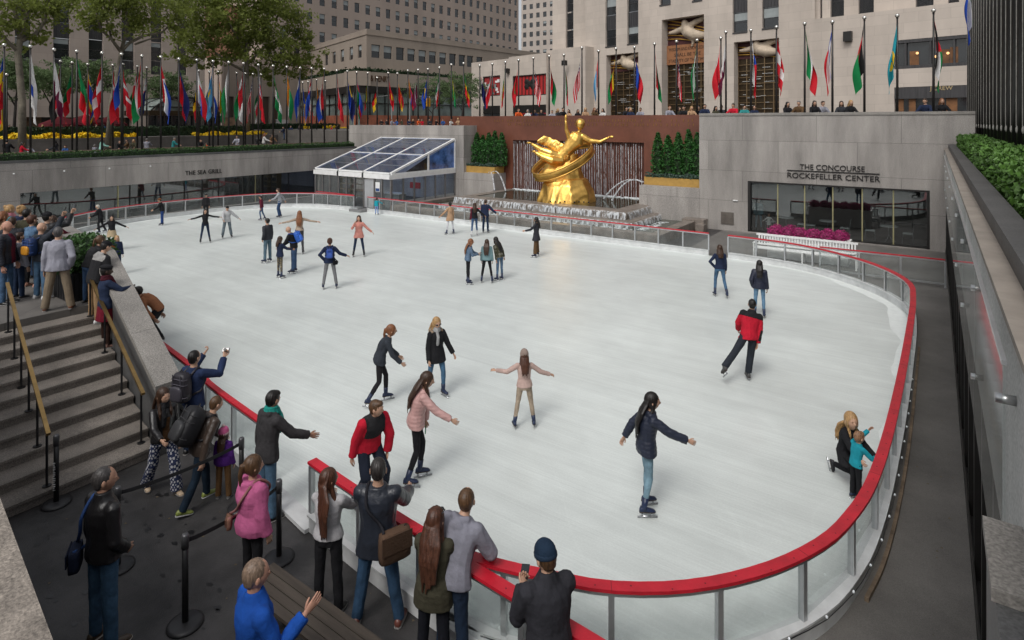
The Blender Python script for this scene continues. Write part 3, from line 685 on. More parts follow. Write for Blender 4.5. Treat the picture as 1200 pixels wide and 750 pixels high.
barrier('red capped glass barrier round the far left end of the rink', [(-30.1,25.45),(-31.5,25.3),(-33.3,24.9),(-35.2,23.6),(-36.3,21.5),(-36.8,19),(-36.8,16),(-36.3,13.9),(-35.2,12),(-33.5,10.3),(-31,9),(-28,8.2),(-20,7.05),(-12,5.95),(-10.5,5.67),(-8.45,5.41)], railw=.095)
barrier('short straight red capped fence branching off the near curve at the bottom', [(-4.35,4.93),(-1.2,4.77)], railw=.15, straight=True)
barrier('low red topped fence joining the rink curve to the right wall', [(-3.5,25.02),(.30,25.1)], railw=.08, kick=False, step=1.27, straight=True)
barrier('low red topped fence piece behind the barrier beside the tent', [(-34.1,25.6),(-30.3,25.62)], railw=.08, kick=False, step=1.3, straight=True)
# wood edging outside the right curve, threshold at the open gate
a = MB(); strip(a, cr([(-.31,18),(-.35,13),(-.42,10.5),(-.52,9.0),(-.65,8.15)], 5), .045, -.02, .035)
tag(a.build('wood_edging', mat('weathered_wood', (.17, .125, .085), .9, 0, .5, 4, .3, 30)), 'strip of weathered wood edging outside the right side of the rink barrier', 'edging')
MB().obox((-8.4,5.28,-.015), (1.38,-.2,0), (.03,.24,0), (0,0,.055)).build('gate_sill', KICK, label='white sill across the open gap in the near barrier', cat='sill')
# small string lights along the outer foot of the curve
t = thing('string_lights', 'clear string lights lying along the foot of the near right barrier', 'string lights')
lp = resample(cr([(-.40,15),(-.42,13),(-.48,10.5),(-.58,9.0),(-.72,8.1),(-.90,7.46),(-1.22,6.80),(-1.61,6.25),(-2.0,5.83),(-2.42,5.51),(-2.8,5.31),(-3.25,5.15),(-3.9,4.95)], 5), .3)
a = MB(); a.tube([(p[0]+.03, p[1]-.01, .245+.012*math.sin(i*2.1)) for i, p in enumerate(lp)], .005, 5); a.build('cord', BLACK, t)
BULB = mat('clear_bulb', (.85, .9, .92), .08, 0, spec=1.)
for i, p in enumerate(lp[::2]):
    MB().ball((p[0]+.03, p[1]-.01, .262), (.015, .015, .02), 7, 5).build('bulb', BULB, t, smooth=True)

# swept snow lying along the inside foot of the boards
SNOW = mat('swept_snow', (.74, .775, .755), .7, 0, .06, 5, .5, 30)
def snowbank(pts, wmax, seed):
    r = np.random.RandomState(seed); P = resample(cr(pts, 6), .22); m = MB(); n = len(P); ph = r.uniform(0, 6, 3)
    for i, p in enumerate(P):
        d = nrm(P[min(i+1, n-1)]-P[max(i-1, 0)]); nn = np.array([-d[1], d[0]]); w = wmax*(.45+.25*math.sin(i*.11+ph[0])+.18*math.sin(i*.37+ph[1])+.06*math.sin(i*.83+ph[2])+r.uniform(0, .04))*min(1, i/12, (n-1-i)/12)
        m.v += [(*(p+nn*.05), .012), (*(p+nn*(.05+w*.5)), .009), (*(p+nn*(.05+w)), .0015)]
    for i in range(n-1):
        for j in range(2): m.f.append((3*i+j, 3*(i+1)+j, 3*(i+1)+j+1, 3*i+j+1)); m.m.append(0)
    m.build('snow_ridge', SNOW, kind='structure')
snowbank([(-.52,10.5),(-.50,13),(-.50,16),(-.52,19.0),(-.68,21.0),(-1.45,22.65),(-2.65,23.95),(-4.1,24.85),(-5.6,25.2),(-6.9,25.3)], .55, 1)
snowbank([(-7.8,25.34),(-12,25.42),(-20,25.47),(-28.8,25.42)], .5, 2)
snowbank([(-4.4,5.1),(-3.75,5.2),(-3.2,5.38),(-2.8,5.52),(-2.4,5.72),(-2.0,6.03),(-1.6,6.44),(-1.24,6.96),(-.93,7.6),(-.75,8.3),(-.62,9.2)][::-1][::-1], .42, 3)
snowbank([(-30.2,25.36),(-31.5,25.2),(-33.2,24.8),(-35.1,23.5),(-36.2,21.4),(-36.7,19),(-36.7,16),(-36.2,14)], .6, 4)
# --- foliage helpers
def leaves(mb, pts, size, m=0, rng=RNG, up=.3):
    n = len(pts); a = rng.normal(size=(n, 3)); a /= np.linalg.norm(a, axis=1)[:, None]; b = rng.normal(size=(n, 3)); b -= a*(a*b).sum(1)[:, None]; b /= np.linalg.norm(b, axis=1)[:, None]
    s = size*rng.uniform(.6, 1.4, n)[:, None]; o = len(mb.v); P = np.asarray(pts)
    V = np.stack([P-a*s, P-b*s*.55, P+a*s, P+b*s*.55], 1).reshape(-1, 3)
    mb.v += [tuple(v) for v in V]; mb.f += [(o+4*i, o+4*i+1, o+4*i+2, o+4*i+3) for i in range(n)]; mb.m += [m]*n
def hedge(label, x0, y0, x1, y1, z0, z1, n, size=.05, mt=None, name='hedge', lump=.06, group=None):
    mb = MB(); mt = mt or LEAF; i = .05
    L = max(x1-x0, y1-y0); k = max(4, int(L/.35))
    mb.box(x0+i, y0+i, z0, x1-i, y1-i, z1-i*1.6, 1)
    P = np.empty((n, 3)); r = RNG
    P[:, 0] = r.uniform(x0, x1, n); P[:, 1] = r.uniform(y0, y1, n); P[:, 2] = r.uniform(z0+.02, z1, n)
    f = r.randint(0, 5, n)
    hgt = z1 + lump*np.sin(P[:, 0]*5.1+1)*np.sin(P[:, 1]*4.3) + r.normal(0, .025, n)
    P[f < 3, 2] = hgt[f < 3]
    sx = (x1-x0) < (y1-y0)
    c = 0 if sx else 1; lo, hi = ((x0, x1) if sx else (y0, y1))
    P[f == 3, c] = lo + r.normal(0, .02, (f == 3).sum()); P[f == 4, c] = hi + r.normal(0, .02, (f == 4).sum())
    leaves(mb, P, size, 0)
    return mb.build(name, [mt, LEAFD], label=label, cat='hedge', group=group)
def shrub(name, label, cat, c, r, n, size, mt, parent=None, group=None, inner=LEAFD):
    mb = MB(); v = RNG.normal(size=(n, 3)); v /= np.linalg.norm(v, axis=1)[:, None]; q = RNG.uniform(.75, 1.06, n)
    q *= 1+.10*np.sin(v[:, 0]*7+c[0])*np.sin(v[:, 1]*6)*np.cos(v[:, 2]*5)
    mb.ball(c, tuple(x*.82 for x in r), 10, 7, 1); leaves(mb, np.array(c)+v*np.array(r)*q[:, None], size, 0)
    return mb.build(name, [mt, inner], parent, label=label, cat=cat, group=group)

# --- walls with openings ------------------------------------------------
class Face:
    """vertical plane: origin o, horizontal unit u (to the right), outward normal n towards the viewer"""
    def __init__(s, o, u): s.o = np.array(o, float); s.u = nrm(u); s.n = np.array([s.u[1], -s.u[0]])
    def at(s, a, z, out=0.): p = s.o + s.u*a + s.n*out; return (p[0], p[1], z)
    def px(s, px, out=0.):
        t = (px-600)/F; r = np.array([CT*t-ST, ST*t+CT]); o = s.o+s.n*out
        M_ = np.array([[r[0], -s.u[0]], [r[1], -s.u[1]]]); d, a = np.linalg.solve(M_, o); return a, d
    def z(s, px, py, out=0.): return zat(py, s.px(px, out)[1])
    def box(s, mb, a0, a1, z0, z1, d0, d1, m=0):     # d along outward normal
        mb.obox(s.at(a0, z0, d0), (*(s.u*(a1-a0)), 0), (*(s.n*(d1-d0)), 0), (0, 0, z1-z0), m)
    def wall(s, mb, a0, a1, z0, z1, ops, depth=.3, m=0, back=True):
        A = sorted({a0, a1, *[x for o in ops for x in o[:2]]}); Z = sorted({z0, z1, *[x for o in ops for x in o[2:4]]})
        A = [x for x in A if a0 <= x <= a1]; Z = [x for x in Z if z0 <= x <= z1]
        for i in range(len(A)-1):
            for j in range(len(Z)-1):
                ca, cz = (A[i]+A[i+1])/2, (Z[j]+Z[j+1])/2
                if any(o[0] < ca < o[1] and o[2] < cz < o[3] for o in ops): continue
                mb.quad(s.at(A[i], Z[j]), s.at(A[i+1], Z[j]), s.at(A[i+1], Z[j+1]), s.at(A[i], Z[j+1]), m)
        for o in ops:
            a, b, c, d = o[:4]; dp = o[4] if len(o) > 4 else depth
            mb.quad(s.at(a, c), s.at(a, c, -dp), s.at(a, d, -dp), s.at(a, d), m); mb.quad(s.at(b, c, -dp), s.at(b, c), s.at(b, d), s.at(b, d, -dp), m)
            mb.quad(s.at(a, d), s.at(a, d, -dp), s.at(b, d, -dp), s.at(b, d), m); mb.quad(s.at(a, c, -dp), s.at(a, c), s.at(b, c), s.at(b, c, -dp), m)
def rot_for(face): return (R(90), 0, math.atan2(face.u[1], face.u[0]))

# --- left wall with the restaurant windows
sea = thing('restaurant_wall', 'long grey granite wall with THE SEA GRILL lettering and dark restaurant windows', 'wall')
SF = Face((-38.5, 0), (0, 1)); SF.n = np.array([1., 0])
a = MB()
SF.wall(a, -12, 33.2, -.02, 3.5, [(10.8, 29.2, .02, 1.93)], .35); a.quad((-38.5,-12,3.5),(-38.5,33.2,3.5),(-39.4,33.2,3.5),(-39.4,-12,3.5)); a.build('wall', GRAN, sea)
a = MB(); a.box(-38.48, -12, 3.50, -38.9, 36, 3.62); a.build('planter_edge', GRAND, sea)
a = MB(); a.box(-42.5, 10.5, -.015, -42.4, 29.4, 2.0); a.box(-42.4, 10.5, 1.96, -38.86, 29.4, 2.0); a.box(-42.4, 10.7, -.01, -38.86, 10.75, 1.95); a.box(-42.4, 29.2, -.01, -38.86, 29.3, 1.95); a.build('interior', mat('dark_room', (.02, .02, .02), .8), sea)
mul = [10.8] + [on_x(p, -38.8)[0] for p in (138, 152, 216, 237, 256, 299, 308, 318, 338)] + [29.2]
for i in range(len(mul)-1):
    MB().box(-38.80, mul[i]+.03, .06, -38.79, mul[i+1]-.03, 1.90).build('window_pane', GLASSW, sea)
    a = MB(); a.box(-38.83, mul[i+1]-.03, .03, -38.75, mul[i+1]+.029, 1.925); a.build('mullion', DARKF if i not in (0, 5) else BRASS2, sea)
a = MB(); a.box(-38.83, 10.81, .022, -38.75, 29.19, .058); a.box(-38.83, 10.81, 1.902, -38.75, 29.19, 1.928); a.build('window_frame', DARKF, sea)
CURT = mat('curtain', (.34, .35, .29), .9, 0, .25, 6, streak=(3, 9, .05))
for p0, p1 in ((139, 151), (309, 317)):
    a = MB(); y0, y1 = on_x(p0, -39)[0], on_x(p1, -39)[0]; k = 16
    for i in range(k): a.box(-39.02-.03*(i % 2), y0+(y1-y0)*i/k, .03, -38.99-.03*(i % 2), y0+(y1-y0)*(i+.98)/k, 1.92)
    a.build('curtain', CURT, sea)
LET = mat('sign_letters', (.012, .010, .010), .4, .2)
y0, d = on_x(217, -38.5); y1, _ = on_x(259.5, -38.5)
o = text_obj('lettering', 'THE SEA GRILL', LET, .40, (-38.47, y0, 2.25), (R(90), 0, R(90)), sea, .02, spacing=1.12); o.scale = ((y1-y0)/o.dimensions.x, 1, 1)
for px_ in (16, 75, 128, 176):
    y0, d = on_x(px_, -38.5); MB().ball((-38.47, y0, 2.95), (.03, .05, .05), 8, 5).build('wall_lamp', WHITE, sea)
hedge('long low dark hedge along the top of the restaurant wall', -39.35, -12, -38.72, 36, 3.6, 3.93, 12000, .045, LEAF)

# --- right wall
rw = thing('right_wall', 'tall granite side wall with dark window band and stepped coping on the right', 'wall')
a = MB(); a.box(.36, 2.0, 2.96, .52, 31.78, 4.42); a.build('fascia', speckle(mat('granite_pale', (.52, .51, .50), .7, 0, .22, .9, .1, 40, streak=(.9, .9, .12)), 45, .25), rw)
a = MB(); a.box(.34, 3.0, 4.425, .50, 31.78, 4.47); a.build('ledge', mat('stone_ledge', (.27, .235, .20), .7, 0, .2, 2, .1, 40), rw)
a = MB(); a.box(.49, 3.0, 4.30, .72, 31.78, 4.64); a.build('coping', speckle(mat('coping_dark', (.075, .073, .072), .6, 0, .22, 1.4, .1, 40), 60, .3), rw)
a = MB(); a.box(.55, 3.0, -.02, .56, 31.78, 2.95)
a.build('window_pane', GLASSD, rw)
for k in range(20):
    y = 3.4+k*1.48; a = MB(); a.box(.40, y, -.02, .50, y+.09, 2.94); a.build('mullion', DARKF, rw)
a = MB(); a.box(.385, 3.0, -.02, .40, 31.78, .18); a.box(.385, 3.0, 2.80, .5, 31.78, 2.95); a.build('window_frame', DARKF, rw)
gb = thing('glass_screen', 'row of clear glass sheets with steel clips fixed to the right wall', 'glass screen')
CLIP = mat('steel_clip', (.6, .6, .6), .3, .9)
yy = [3.95, 6.6, 9.2, 11.8, 14.4, 17.0, 19.6, 22.2, 24.8, 27.4]
for i in range(len(yy)-1):
    MB().box(.285, yy[i]+.01, 2.99, .297, yy[i+1]-.01, 4.36).build('glass_panel', GLASSR, gb)
    for z in (3.3, 4.1):
        a = MB(); a.tube([(.36, yy[i]+.25, z), (.27, yy[i]+.25, z)], .028, 8); a.build('clip', CLIP, gb, smooth=True)
a = MB(); a.box(.28, 3.95, 4.362, .302, 27.4, 4.385); a.build('edge_rail', ALU, gb)
t = thing('stone_pier', 'stone pier with pale cap against the right wall at the bottom corner', 'pier'); MB().box(.215, 3.0, -.02, .357, 3.86, 3.54).build('shaft', GRAND, t); MB().box(.20, 3.3, 3.542, .357, 3.88, 3.60).build('cap', COPE, t)
a = MB(); a.box(.56, 3, 4.305, 1.6, 31.7, 4.44); a.build('soil_bed', SOIL, kind='structure')
hedge('bright green clipped hedge behind the right coping', .80, 3, 1.5, 31.6, 4.45, 5.02, 16000, .05, mat('leaf_bright', (.070, .150, .026), .5, 0, .45, 2.5, spec=.35), lump=.05)
for k in range(14):
    y = 8+k*1.75+RNG.uniform(-.3, .3); MB().ball((.765, y, 4.46), (.05, .09, .035), 7, 5).build('pebble', mat('stone_pebble', (.35, .32, .28), .8), label='pale pebble at the foot of the right hedge', cat='pebble', group='pebbles along the right hedge')

# --- concourse wall and its café window
cw = thing('concourse_wall', 'grey granite wall with THE CONCOURSE ROCKEFELLER CENTER lettering over a wide window', 'wall')
CF = Face((-10.2, 31.8), (1, 0))
a = MB(); CF.wall(a, 0, 11.6, -.02, 6.05, [(2.46, 10.04, .05, 2.62)], .35)
a.quad((-10.2,31.8,-.02),(-10.2,31.8,6.05),(-10.2,34.6,6.05),(-10.2,34.6,-.02)); a.quad((-10.2,31.8,6.05),(1.4,31.8,6.05),(1.4,34.6,6.05),(-10.2,34.6,6.05)); a.build('wall', GRAN, cw)
a = MB(); a.box(-10.2, 31.76, 5.93, 1.4, 31.795, 6.06); a.build('parapet_band', COPE, cw)
a = MB(); a.box(-7.9, 35.6, -.01, .0, 35.7, 2.8); a.box(-7.9, 32.2, -.012, .0, 35.6, .01); a.box(-7.9, 32.2, 2.7, 0, 35.6, 2.8); a.box(-7.95, 32.16, -.01, -7.9, 35.6, 2.8); a.box(0, 32.16, -.01, .05, 35.6, 2.8)
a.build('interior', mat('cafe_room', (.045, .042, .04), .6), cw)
xs = [-7.74] + [on_y(p, 32)[0] for p in (911.5, 943, 976, 1010.5, 1047)] + [-.16]
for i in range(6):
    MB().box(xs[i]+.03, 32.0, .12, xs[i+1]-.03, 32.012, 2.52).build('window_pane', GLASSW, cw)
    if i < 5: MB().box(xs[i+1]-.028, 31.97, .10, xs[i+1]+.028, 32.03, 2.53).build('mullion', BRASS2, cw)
a = MB(); a.box(-7.735, 31.82, 2.535, -.165, 32.06, 2.615); a.box(-7.735, 31.9, .055, -.165, 32.06, .10); a.box(-7.735, 31.82, .10, -7.62, 32.06, 2.53); a.box(-.27, 31.82, .10, -.165, 32.06, 2.53); a.build('window_frame', DARKF, cw)
xa, d = on_y(937.5, 31.8); xb, _ = on_y(1013.5, 31.8); xc, dd = on_y(922.5, 31.8); xd, _ = on_y(1031, 31.8)
zb = zat(201.0, on_y(975, 31.8)[1])
o = text_obj('lettering', 'THE CONCOURSE', LET, .36, ((xa+xb)/2, 31.775, zb+.05), (R(90), 0, 0), cw, .02, 'CENTER'); o.scale = ((xb-xa)/o.dimensions.x,)+(1, 1)
o = text_obj('lettering', 'ROCKEFELLER CENTER', LET, .36, ((xc+xd)/2, 31.775, zb-.38), (R(90), 0, 0), cw, .02, 'CENTER'); o.scale = ((xd-xc)/o.dimensions.x,)+(1, 1)
MB().box(xc, 31.75, zb-.045, xd, 31.797, zb-.005).build('lettering_rule', LET, cw)
x0, d0 = on_y(845, 31.8); x1, _ = on_y(860, 31.8)
a = MB(); a.box(x0, 31.76, zat(262, d0), x1, 31.796, zat(248, d0)); [a.box(x0+.05, 31.745, zat(262, d0)+.06+i*.09, x1-.05, 31.759, zat(262, d0)+.11+i*.09) for i in range(5)]; a.build('vent_panel', mat('vent_metal', (.16, .14, .12), .5, .4, .2, 4), cw)
for k, (px_, py_) in enumerate(((862, 235),)):
    x0, d0 = on_y(px_, 31.8); MB().box(x0-.12, 31.74, zat(py_, d0)-.02, x0+.12, 31.797, zat(py_, d0)+.03).build('wall_lamp', WHITE, cw)
# café tables and chairs seen through the window
MET = mat('cafe_metal', (.35, .36, .36), .4, .6)
def cafe_table(x, y):
    t = thing('cafe_table', 'small round cafe table with a slender iron foot behind the window', 'table', 'cafe tables behind the concourse window', (x, y, .012))
    a = MB(); a.loft([(0,0,.70),(0,0,.73)], [(.38,0,0)]*2, [(0,.38,0)]*2, 18); a.build('table_top', WHITE, t)
    a = MB(); a.tube([(0,0,.70),(0,0,.3)], .025, 6)
    for k in range(3): an_ = k*2.09; a.tube([(0,0,.32),(.1*math.cos(an_),.1*math.sin(an_),.12),(.28*math.cos(an_),.28*math.sin(an_),0)], .016, 5)
    a.build('table_base', MET, t)
    return t
def cafe_chair(x, y, r):
    t = thing('cafe_chair', 'light metal cafe chair with curved back behind the window', 'chair', 'cafe chairs behind the concourse window', (x, y, .012)); t.rotation_euler = (0, 0, r)
    MB().box(-.2,-.2,.43,.2,.2,.46).build('seat', WHITE, t)
    for sx, sy in ((-1,-1),(1,-1),(-1,1),(1,1)):
        a = MB(); a.tube([(sx*.18,sy*.18,.43),(sx*.21,sy*.22,0)], .014, 5); a.build('leg', MET, t)
    a = MB(); a.tube([(-.19,.19,.45),(-.19,.24,.86),(0,.26,.90),(.19,.24,.86),(.19,.19,.45)], .014, 5); a.bar((-.18,.225,.68),(.18,.225,.68),.01,.08); a.build('backrest', MET, t)
for x in (-6.2, -4.3, -1.75): cafe_table(x, 33.2); cafe_chair(x-.75, 33.2, R(90)); cafe_chair(x+.75, 33.2, R(-90))
# --- white bench, planter of mums
t = thing('garden_bench', 'long white slatted garden bench behind the far rink barrier', 'bench')
a = MB()
for i in range(5): a.box(-6.1, 25.98+i*.1, .42, -2.4, 26.06+i*.1, .45)
a.build('seat', WHITE, t)
a = MB(); a.box(-6.1, 26.50, .88, -2.4, 26.55, .96); a.box(-6.1, 26.50, .50, -2.4, 26.55, .56)
for i in range(34): x = -6.02+i*.106; a.box(x, 26.51, .56, x+.055, 26.54, .88)
a.build('backrest', WHITE, t)
for x in (-6.12, -4.3, -2.44):
    for y in (25.98, 26.47): MB().box(x, y, -.02, x+.06, y+.06, .419).build('leg', WHITE, t)
for x in (-6.12, -2.44):
    a = MB(); a.box(x-.004, 25.95, .62, x+.068, 26.49, .66); a.box(x+.002, 25.985, .452, x+.058, 26.035, .619); a.build('armrest', WHITE, t)
t = thing('planter_box', 'white rectangular planter box behind the garden bench', 'planter')
a = MB(); a.box(-5.7, 26.62, -.02, -2.74, 27.35, .84); a.build('box', WHITE, t); MB().box(-5.76, 26.58, .842, -2.68, 27.39, .93).build('rim', WHITE, t)
MUM = mat('mum_petals', (.36, .02, .14), .7, 0, .4, 9)
for i in range(6):
    for j in range(2):
        c = (-5.42+i*.475+RNG.uniform(-.05, .05), 26.8+j*.36, 1.02+RNG.uniform(-.03, .05)); shrub('chrysanthemum', 'rounded magenta chrysanthemum plant in the white planter box', 'flowers', c, (.28, .25, .25), 500, .032, MUM, group='magenta mums in the white planter', inner=mat('mum_dark', (.16, .012, .06), .8))

# --- red granite wall, fountain
t = thing('fountain_wall', 'polished red granite wall with inscription rising behind the gilded statue', 'wall')
RF = Face((-28.8, 34.3), (1, 0)); a = MB(); RF.wall(a, 0, 18.6, -.02, 6.02, [(28.8-24.0, 28.8-14.35, .7, 4.35)], .3); a.quad((-28.8,34.3,6.02),(-10.2,34.3,6.02),(-10.2,34.63,6.02),(-28.8,34.63,6.02)); a.build('wall', REDG, t)
a = MB()
for i in range(58):
    x = -24.0+i*.1664; a.tube([(x+.08, 34.6, .7), (x+.08, 34.6, 4.34)], .075, 6)
a.build('ribbed_niche', mat('red_granite_wet', (.14, .058, .042), .3, 0, .3, 2), t)
GOLDL = mat('gold_letters', (.30, .17, .05), .4, .8)
# two lines of small gilt letters along the top, weathered beyond reading: short raised strokes
a = MB()
for r_, z in enumerate((5.62, 5.36)):
    x = -25.6+r_*1.2
    while x < -11.2:
        if RNG.rand() > .18: a.box(x, 34.28, z, x+.035, 34.297, z+.15)
        x += RNG.uniform(.14, .30)
a.build('inscription', GOLDL, t)
WATER = mat('pool_water', (.035, .045, .030), .06, 0, .4, .8, .35, 3.5, spec=.6)
FOAM = mat('water_foam', (.62, .65, .66), .35, 0, .3, 6, .5, 30)
def streak_water(name, scale=(7, 7, .25), dens=.5, col=(.60, .63, .65)):
    m = bpy.data.materials.new(name); m.use_nodes = True; N, L = m.node_tree.nodes, m.node_tree.links; b = N['Principled BSDF']
    b.inputs['Base Color'].default_value = (*col, 1); b.inputs['Roughness'].default_value = .25
    tc = N.new('ShaderNodeTexCoord'); mp = N.new('ShaderNodeMapping'); mp.inputs['Scale'].default_value = scale; nz = N.new('ShaderNodeTexNoise'); nz.inputs['Scale'].default_value = 1.; nz.inputs['Detail'].default_value = 5
    L.new(tc.outputs['Object'], mp.inputs[0]); L.new(mp.outputs[0], nz.inputs['Vector'])
    mr = N.new('ShaderNodeMapRange'); mr.inputs[1].default_value = dens-.06; mr.inputs[2].default_value = dens+.12; mr.inputs[4].default_value = .8; L.new(nz.outputs['Fac'], mr.inputs[0]); L.new(mr.outputs[0], b.inputs['Alpha']); return m
ft = thing('fountain', 'stepped stone fountain basin with water spilling over two rounded lips', 'fountain')
def lip(y, x0, x1, z0, z1, yb):
    a = MB(); r = (z1-z0)/2; prof = [(0, z1), (-.22, z1-.015), (-.34, z1-.08), (-.38, z1-.18), (-.36, z0), (.5, z0), (.5, z1)]
    # U-shaped plan: front along x, sides going back
    path = [(x0, yb), (x0, y), (x1, y), (x1, yb)]; o = len(a.v)
    nrmls = [(-1, 0), (-1, -1), (1, -1), (1, 0)]
    for (px_, py_), (nx, ny) in zip(path, nrmls):
        for q, z in prof: a.v.append((px_-nx*q*1.0, py_-ny*q*1.0, z)) if False else a.v.append((px_+nx*(-q), py_+ny*(-q), z))
    k = len(prof)
    for i in range(3):
        for j in range(k): a.f.append((o+i*k+j, o+i*k+(j+1) % k, o+(i+1)*k+(j+1) % k, o+(i+1)*k+j)); a.m.append(0)
    return a
lip(29.0, -24.0, -13.3, .05, .98, 34).build('upper_tier', STONE2, ft, smooth=False)
lip(28.35, -24.7, -12.7, -.02, .58, 32).build('lower_tier', STONE2, ft)
MB().quad((-23.6,29.4,.955),(-13.7,29.4,.955),(-13.7,34.4,.955),(-23.6,34.4,.955)).build('upper_water', WATER, ft)
MB().quad((-27.0,26.5,.26),(-10.75,26.5,.26),(-10.75,31.9,.26),(-27.0,31.9,.26)).build('lower_water', WATER, ft)
a = MB(); a.box(-27.6, 26.15, -.02, -10.2, 26.75, .44); a.box(-10.75, 26.75, -.02, -10.2, 31.3, .44); a.box(-27.6, 26.75, -.02, -27.0, 32.2, .44); a.box(-10.9, 31.1, -.02, -9.75, 31.78, .52); a.box(-10.0, 30.6, -.02, -9.6, 31.09, .34); a.build('coping', STONE2, ft)
SW1 = streak_water('spill_water', (9, 9, 1.2), .47)
for (y, x0, x1, z0, z1, yb) in ((28.60, -24.4, -12.9, .60, .95, 31.6), (27.95, -25.1, -12.3, .28, .56, 31.6)):
    a = MB(); k = 5
    for i in range(k):
        t0, t1 = i/k, (i+1)/k; g = lambda t: (.0+.17*t**.6, z1-(z1-z0)*t**1.6)
        (o0, za), (o1, zb_) = g(t0), g(t1)
        a.quad((x0,y-o0,za),(x1,y-o0,za),(x1,y-o1,zb_),(x0,y-o1,zb_)); a.quad((x1+o0,y,za),(x1+o0,yb,za),(x1+o1,yb,zb_),(x1+o1,y,zb_))
    a.build('spilling_water', SW1, ft)
a = MB()
for i in range(420):
    x = RNG.uniform(-24.6, -12.2); y = RNG.uniform(27.5, 27.9) if RNG.rand() < .8 else RNG.uniform(28, 31); 
    if y > 28: x = RNG.uniform(-12.1, -11.6)
    a.ball((x, y, .265), (RNG.uniform(.03, .12), RNG.uniform(.02, .06), .012), 6, 4)
for i in range(260): a.ball((RNG.uniform(-23.8, -14.2), RNG.uniform(33.9, 34.35), .96), (RNG.uniform(.05, .16), .06, .05), 6, 4)
a.build('foam', FOAM, ft)
wf = thing('waterfall', 'curtain of thin falling water strands on the red ribbed wall', 'waterfall')
SW2 = streak_water('strand_water', (10, 10, 3.5), .40, (.72, .73, .75))
a = MB()
for i in range(57):
    x = -23.9+i*.168+RNG.uniform(-.03, .03); z1 = 4.3+RNG.uniform(-.25, .02); w_ = RNG.uniform(.006, .022)
    k = 7; pts = [(x+RNG.uniform(-.01, .01), 34.46-.22*(1-j/k*.2), z1+(.95-z1)*j/k) for j in range(k+1)]
    a.tube(pts, [w_*(.8+.6*RNG.rand()) for _ in pts], 5)
a.build('strands', SW2, wf)
JET = streak_water('jet_water', (6, 6, 6), .40, (.7, .72, .74))
for lab, x0, z0, sg in (('arching water jet right of the statue', -13.6, 2.15, -1), ('water jet left of the statue', -24.6, 2.15, 1)):
    t = thing('water_jet', lab, 'water jet')
    for j in range(2):
        a = MB(); L_ = 2.6 if sg < 0 else 1.2; L_ -= j*.7
        a.tube([(x0+sg*L_*u, 32.6-j*.3, z0+.55*u*2-1.95*u*u*1.15) for u in np.linspace(0, 1, 12)], np.linspace(.018, .055, 12), 6); a.build('stream', JET, t)
# low planter walls beside the fountain
a = MB(); a.box(-13.6, 31.82, -.02, -10.22, 34.28, 2.05); a.build('planter_wall', GRAN, label='low granite wall carrying the right hand cypress planter', cat='wall')
a = MB(); a.box(-28.6, 32.85, -.02, -24.6, 34.28, 2.05); a.build('planter_wall', GRAN, label='low granite wall carrying the left hand cypress planter', cat='wall')
YBOX = mat('planter_ochre', (.42, .25, .06), .6, 0, .15, 3)
def cypress(x, y, z, h, r, lab):
    t = thing('cypress', lab, 'tree', 'clipped cypress trees beside the fountain', (x, y, z))
    n = 900; u = RNG.uniform(0, 1, n)**.8; th = RNG.uniform(0, 6.28, n); rr = r*(np.minimum(1, (1-u)*1.9+.08)**.8)*(.75+.3*RNG.rand(n))*(1+.12*np.sin(th*5+u*14))
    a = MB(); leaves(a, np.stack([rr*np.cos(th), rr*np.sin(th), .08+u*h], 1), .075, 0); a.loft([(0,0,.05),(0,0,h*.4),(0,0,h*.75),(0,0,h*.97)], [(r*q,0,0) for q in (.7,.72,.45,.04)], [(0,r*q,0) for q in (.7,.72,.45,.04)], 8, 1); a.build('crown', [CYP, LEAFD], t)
    MB().tube([(0,0,-.02),(0,0,.25)], .05, 6).build('trunk', BARKD, t)
for lab, x0, x1, pxs in (('right', -13.5, -10.3, (771, 783, 795, 807, 817)), ('left', -28.5, -24.7, (559, 566, 573, 580, 588))):
    t = thing('planter_box', 'ochre planter box of cypresses on the %s of the fountain' % lab, 'planter')
    yb = 32.3 if lab == 'right' else 33.1
    MB().box(x0, yb, 2.055, x1, yb+1.1, 2.5).build('box', YBOX, t); MB().box(x0+.05, yb+.05, 2.502, x1-.05, yb+1.05, 2.52).build('soil', SOIL, t)
    for i, p in enumerate(pxs):
        x, d = on_y(p, yb+.6); cypress(x, yb+.6, 2.52, zat(157 if i % 2 == 0 else 160, d)-2.52+(.3 if i == 3 else 0), .36, ('%s of five dark clipped cypresses in the %s ochre planter' % (('first', 'second', 'middle', 'fourth', 'last')[i], lab)))
    hedge('low blue green ground cover at the front of the %s cypress planter' % lab, x0+.05, yb-.02, x1-.05, yb+.3, 2.5, 2.66, 900, .05, mat('leaf_bluegreen', (.05, .09, .065), .6, 0, .3, 3))

# --- gilded figure (plain generic stand-in): rock, hoop, reclining figure with open arms
st = thing('gilded_statue', 'large gilded bronze figure reclining above a rock and hoop in the fountain', 'statue', None, (-17.7, 30.7, .9))
v = view_dir(657); rx_, fy_ = np.array([v[1], -v[0], 0]), np.array([-v[0], -v[1], 0]); K = 35/705*1.04
def S(px, py, out=0.): return rx_*(px-657)*K + fy_*out + np.array([0, 0, 1.])*((240-py)*K)
def fused(mb, vox, it=4):
    me = mb.mesh('tmp', []); o = bpy.data.objects.new('tmp', me); COL.objects.link(o); md = o.modifiers.new('r', 'REMESH'); md.mode = 'VOXEL'; md.voxel_size = vox; md.use_smooth_shade = True
    m2 = o.modifiers.new('s', 'SMOOTH'); m2.iterations = it; bpy.context.view_layer.update()
    n = bpy.data.meshes.new_from_object(o.evaluated_get(bpy.context.evaluated_depsgraph_get())); bpy.data.objects.remove(o); bpy.data.meshes.remove(me); return n
